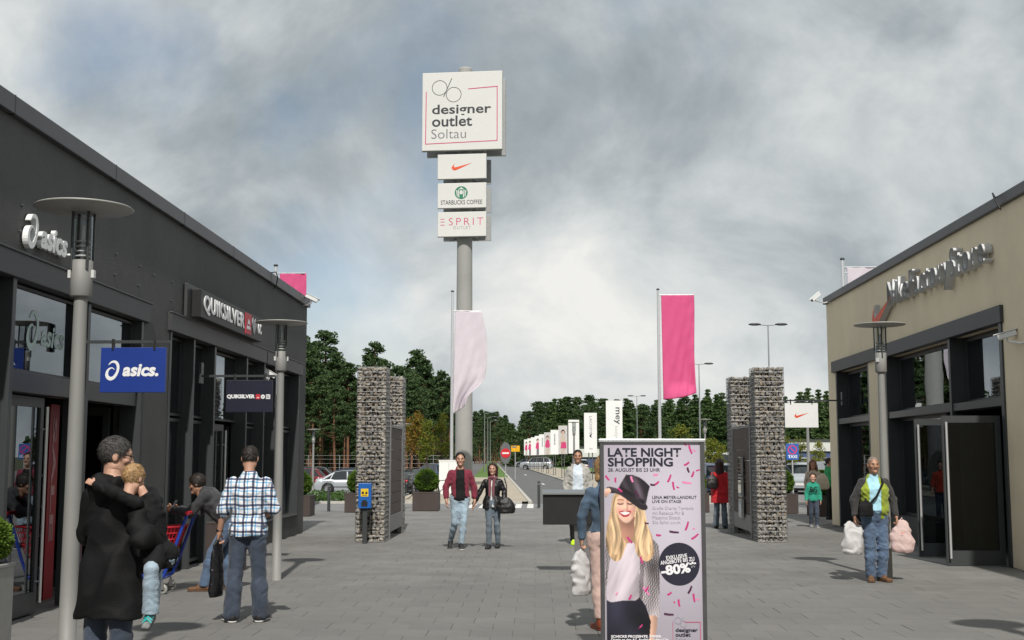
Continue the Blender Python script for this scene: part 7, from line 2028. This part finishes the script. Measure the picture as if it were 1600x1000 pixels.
# man in lime jacket with two bags
P, J, s, hp = person('man in lime green and charcoal jacket carrying white bags in both hands', (4.72, 17.35, 0), .06, 1.73,
    dict(elL=(.28, .04, 1.17), wrL=(.30, -.04, .93), elR=(-.28, .04, 1.17), wrR=(-.30, -.02, .93), knL=(.10, -.03, .5), anL=(.075, .0, .085), knR=(-.09, -.03, .5), anR=(-.09, -.02, .085), toeL=(.25, -1, 0), toeR=(-.3, -1, 0)),
    skin='tan', hair=dict(m=H_stub, inf=.004, off=.006), under=dict(m=m_cyan, inf=.016, sleeve=0, hem=.02, collar=.014), top=dict(m=m_greenj, inf=.034, sleeve=0, hem=-.12, gap=(.075, .085), gx=-.03, collar=.022, open=1, arm=.02, wr=.009), legs=dict(m=m_denim2, inf=.018, cuff=.02, hem=.05, wr=.008), shoes=dict(m=S_brown), hands=('grip', 'grip'), girth=.03, seed=39)
F_ = Field((-.5, -.25, .8), (.5, .25, 1.6), .0125)
for c in 'LR':
    F_.cone(J['sh' + c] + np.array([0, 0, -.005]), J['el' + c], .078, .064, .03); F_.cone(J['el' + c], J['el' + c] * .08 + J['wr' + c] * .92, .062, .046, .03)
F_.wrinkle(.007, 4); part_obj('sleeves', F_, s, m_charc, P)
q = MB(); q.ell((0, -.1045 * s, 0), (.024 * s, .008 * s, .007 * s), 10, 6); q.build('moustache', H_dark, P, tuple((J['head'] + np.array([0, .006, -.046])) * s))
tubepart('bag_strap', [(.11, .03, 1.43), (.085, -.135, 1.36), (-.03, -.205, 1.18), (-.17, -.175, 1.02)], [.016] * 4, m_blackf, P)
b1 = bag('black pouch worn across the chest of the man in lime green', (4.72 - .17, 17.35 - .20, 1.12), .24, .10, .22, m_blackf, 12, .2, .005, 'shoulder_bag')
b2 = bag('crumpled white carrier bag in the left hand side of the man in lime', wpt(P, J, s, 'wrR', (-.05, -.02, -.06)), .32, .2, .46, m_plasw, 41, .1, .02)
b3 = bag('blush white bag with small red tick held by the man in lime', wpt(P, J, s, 'wrL', (.07, -.04, -.05)), .34, .17, .44, m_plasp, 42, -.1, .010)
q = MB(); q.flat([(x, z) for x, z in swoosh(.07)], 0); q.build('tick_emblem', m_orange, b3, (0, -.105, -.17), fix=False)
# man leaning on the trolley
P, J, s, hp = person('man in dark jacket leaning on the shopping trolley with a phone', (-4.0, 15.95, 0), -R(92), 1.76,
    dict(pelvis=(0, .04, .90), neck=(0, -.36, 1.29), head=(0, -.47, 1.40), shL=(.17, -.28, 1.26), elL=(.20, -.50, 1.02), wrL=(.12, -.74, 1.06), shR=(-.17, -.28, 1.26), elR=(-.20, -.50, 1.02), wrR=(-.10, -.72, 1.05), hipL=(.09, .04, .89), hipR=(-.09, .04, .89), knL=(.10, -.20, .50), anL=(.10, -.30, .085), knR=(-.10, -.05, .49), anR=(-.10, -.06, .085)),
    skin='tan', hair=dict(m=H_dark, inf=.022, off=-.022), headrot=(.25, 0, 0), top=dict(m=m_dark_g, inf=.032, sleeve=.97, hem=-.06, hood=1, arm=.028, wr=.009, cutneck=False), legs=dict(m=m_denim2, inf=.016, cuff=.02, waist=1.0), shoes=dict(m=S_brown, ankle=1), seed=44, hands=('grip', 'grip'), girth=.02)
o = MB().box(-.036, .036, -.006, .006, -.07, .07).build('mobile_phone', m_black, None, (-4.76, 15.98, 1.10), (.5, 0, R(80))); bevel(o, .006); tag(o, 'dark mobile phone in the hands of the leaning man', 'phone')
q = MB(); q.box(-.031, .031, -.0075, -.0062, -.062, .062); q.build('screen', M('phone_screen', (.3, .32, .36), .1), o)
# shopping trolley
m_tblue = M('trolley_blue', (0.012, 0.05, 0.36), .35, coat=.3); m_tred = M('trolley_red', (0.52, 0.015, 0.03), .45)
T = thing('shopping_trolley', 'blue framed shopping trolley with red basket in front of the leaning man', 'trolley', (-4.82, 15.75, 0), R(183))
# local +x = towards the front of the trolley
q = MB()
for sg in (-.24, .24):
    q.tube([(-.36, sg, 1.0), (-.30, sg, .84), (-.16, sg, .42), (-.08, sg, .22), (.02, sg, .17), (.60, sg, .17)], .021, 8)
    q.tube([(.60, sg, .17), (.62, sg * .9, .44)], .018, 8)
q.tube([(.60, -.24, .17), (.60, .24, .17)], .018, 8); q.tube([(-.05, -.24, .19), (-.05, .24, .19)], .018, 8); q.build('frame', m_tblue, T)
q = MB(); q.tube([(-.36, -.27, 1.01), (-.36, .27, 1.01)], .026, 10); q.build('handle', m_tred, T)
def panel(name, A, Bp, C, D, nu, nv, r=.0055):
    """lattice between four corners A,B (bottom) and D,C (top)"""
    q = MB(); A, Bp, C, D = map(Vector, (A, Bp, C, D))
    for i in range(nu + 1):
        t = i / nu; q.tube([A.lerp(Bp, t), D.lerp(C, t)], r, 4, False)
    for j_ in range(nv + 1):
        t = j_ / nv; q.tube([A.lerp(D, t), Bp.lerp(C, t)], r * (1.6 if j_ in (0, nv) else 1.2), 4, False)
    return q.build(name, m_tred, T)
b0, b1_, zt0, zt1 = -.19, .52, .84, .78
panel('basket_side', (-.12, -.2, .45), (.55, -.17, .47), (.72, -.22, zt1), (-.26, -.24, zt0), 22, 5); panel('basket_side', (-.12, .2, .45), (.55, .17, .47), (.72, .22, zt1), (-.26, .24, zt0), 22, 5)
panel('basket_front', (.55, -.17, .47), (.55, .17, .47), (.72, .22, zt1), (.72, -.22, zt1), 10, 5); panel('basket_back', (-.12, -.2, .45), (-.12, .2, .45), (-.26, .24, zt0), (-.26, -.24, zt0), 10, 5); panel('basket_floor', (-.12, -.2, .45), (.55, -.17, .47), (.55, .17, .47), (-.12, .2, .45), 16, 8)
q = MB(); q.tube([(-.26, -.24, zt0), (.72, -.22, zt1), (.72, .22, zt1), (-.26, .24, zt0), (-.26, -.24, zt0)], .016, 6); q.build('basket_rim', m_tred, T)
q = MB(); q.box(.0, .5, -.2, .2, .19, .30); bevel(q.build('lower_tray', m_tblue, T), .03)
for x in (-.06, .56):
    for sg in (-.23, .23):
        q = MB(); q.tube([(x, sg, .17), (x, sg, .13)], .014, 6); q.box(x - .035, x + .02, sg - .022, sg - .014, .055, .14); q.box(x - .035, x + .02, sg + .014, sg + .022, .055, .14); fk = q.build('castor_fork', m_steel, T)
        q = MB(); q.lathe([(.03, -.012), (.058, -.014), (.062, -.008), (.062, .008), (.058, .014), (.03, .012), (.001, .01)], 16); q.build('castor_wheel', m_lampd, fk, (x - .012, sg, .062), (R(90), 0, 0))
o = bag('pink printed shopping bag lying in the red trolley basket', (-5.03, 15.75, .80), .30, .24, .32, m_bagp, 51, .4, .012)
# man in black coat with the child on his arm
MX, MY, MRZ = -2.875, 8.25, PI - .45
def loc_of(x, y, z, ox, oy, oz, rz, sc):
    dx, dy = x - ox, y - oy; c_, s_n = math.cos(rz), math.sin(rz)
    return ((dx * c_ + dy * s_n) / sc, (-dx * s_n + dy * c_) / sc, (z - oz) / sc)
ms = 1.86 / 1.8
ml = lambda x, y, z: loc_of(x, y, z, MX, MY, 0, MRZ, ms)
P, J, s, hp = person('man in long black coat with his back turned carrying a child', (MX, MY, 0), MRZ, 1.86,
    dict(head=(0, -.02, 1.668), elL=(.235, -.02, 1.15), wrL=(.08, -.24, 1.08), shR=(-.168, .0, 1.415), elR=ml(-2.585, 7.99, 1.20), wrR=ml(-2.52, 8.22, 1.12), knL=(.11, -.0, .5), anL=(.13, .02, .085), anR=(-.13, .0, .085)),
    skin='light', hair=dict(m=H_grey, inf=.013, off=-.022), top=dict(m=m_blackc, inf=.032, sleeve=.98, hem=-.58, flare=.02, skirt=.012, arm=.034, hood=1, name='coat', wr=.014, wf=.5, cutneck=True), legs=dict(m=m_denim, inf=.010, cuff=.02, waist=.72), shoes=dict(m=S_black), headrot=(.10, 0, -.72), hands=('grip', 'grip'), seed=57, h=.0115)
tubepart('glasses_arm', [hp((-.082, .01, .012)), hp((-.078, -.06, .012)), hp((-.062, -.100, .010))], .0035, m_black, P, 5)
# child: sits on the man's right hip, near arm round his neck, cheek on the shoulder
CX, CY, CZ, CRZ = -2.505, 8.16, .60, PI + .64
cs_ = 1.0 / 1.8
cl = lambda x, y, z: loc_of(x, y, z, CX, CY, CZ, CRZ, cs_)
P, J, s, hp = person('fair haired child in black jacket and pale jeans hugging the man in the coat', (CX, CY, CZ), CRZ, 1.00,
    dict(pelvis=cl(-2.545, 8.17, 1.06), neck=cl(-2.605, 8.12, 1.455), head=cl(-2.685, 8.10, 1.575), shL=cl(-2.635, 8.03, 1.42), elL=cl(-2.775, 7.985, 1.49), wrL=cl(-2.930, 8.045, 1.545), shR=cl(-2.555, 8.19, 1.42), elR=cl(-2.63, 8.32, 1.47), wrR=cl(-2.74, 8.42, 1.50),
         hipL=cl(-2.525, 8.11, 1.06), hipR=cl(-2.465, 8.20, 1.06), knL=cl(-2.510, 7.975, 1.00), anL=cl(-2.520, 8.02, .70), knR=cl(-2.645, 8.50, 1.0), anR=cl(-2.665, 8.50, .70), toeL=cl(CX - .02, CY - .9, CZ - .35), toeR=cl(CX, CY - .6, CZ - .3)),
    headscale=1.34, hair=dict(m=H_blond, inf=.016, off=-.03, rough=.005), headrot=(.35, 0, -1.0), top=dict(m=m_blackf, inf=.03, sleeve=.93, hem=-.22, arm=.034, collar=.022, wr=.008), legs=dict(m=m_denimL, inf=.022, cuff=.035, hem=.19, waist=1.02, wr=.004), shoes=dict(m=S_grey, sole=S_black), seed=61, h=.012, face=True, hands=('loose', 'loose'))
t_ = J['toeL'] / np.linalg.norm(J['toeL'])
for k in range(3):
    p = (J['anL'] + t_ * (.05 + .035 * k) + np.array([0, 0, .012 - .012 * k])) * s; sd_ = np.cross(t_, [0, 0, 1.]) * .03
    tubepart('lace', [tuple(p + sd_ - np.array([0, 0, .012])), tuple(p + np.array([0, 0, .012])), tuple(p - sd_ - np.array([0, 0, .012]))], .0055, S_teal, P, 5)
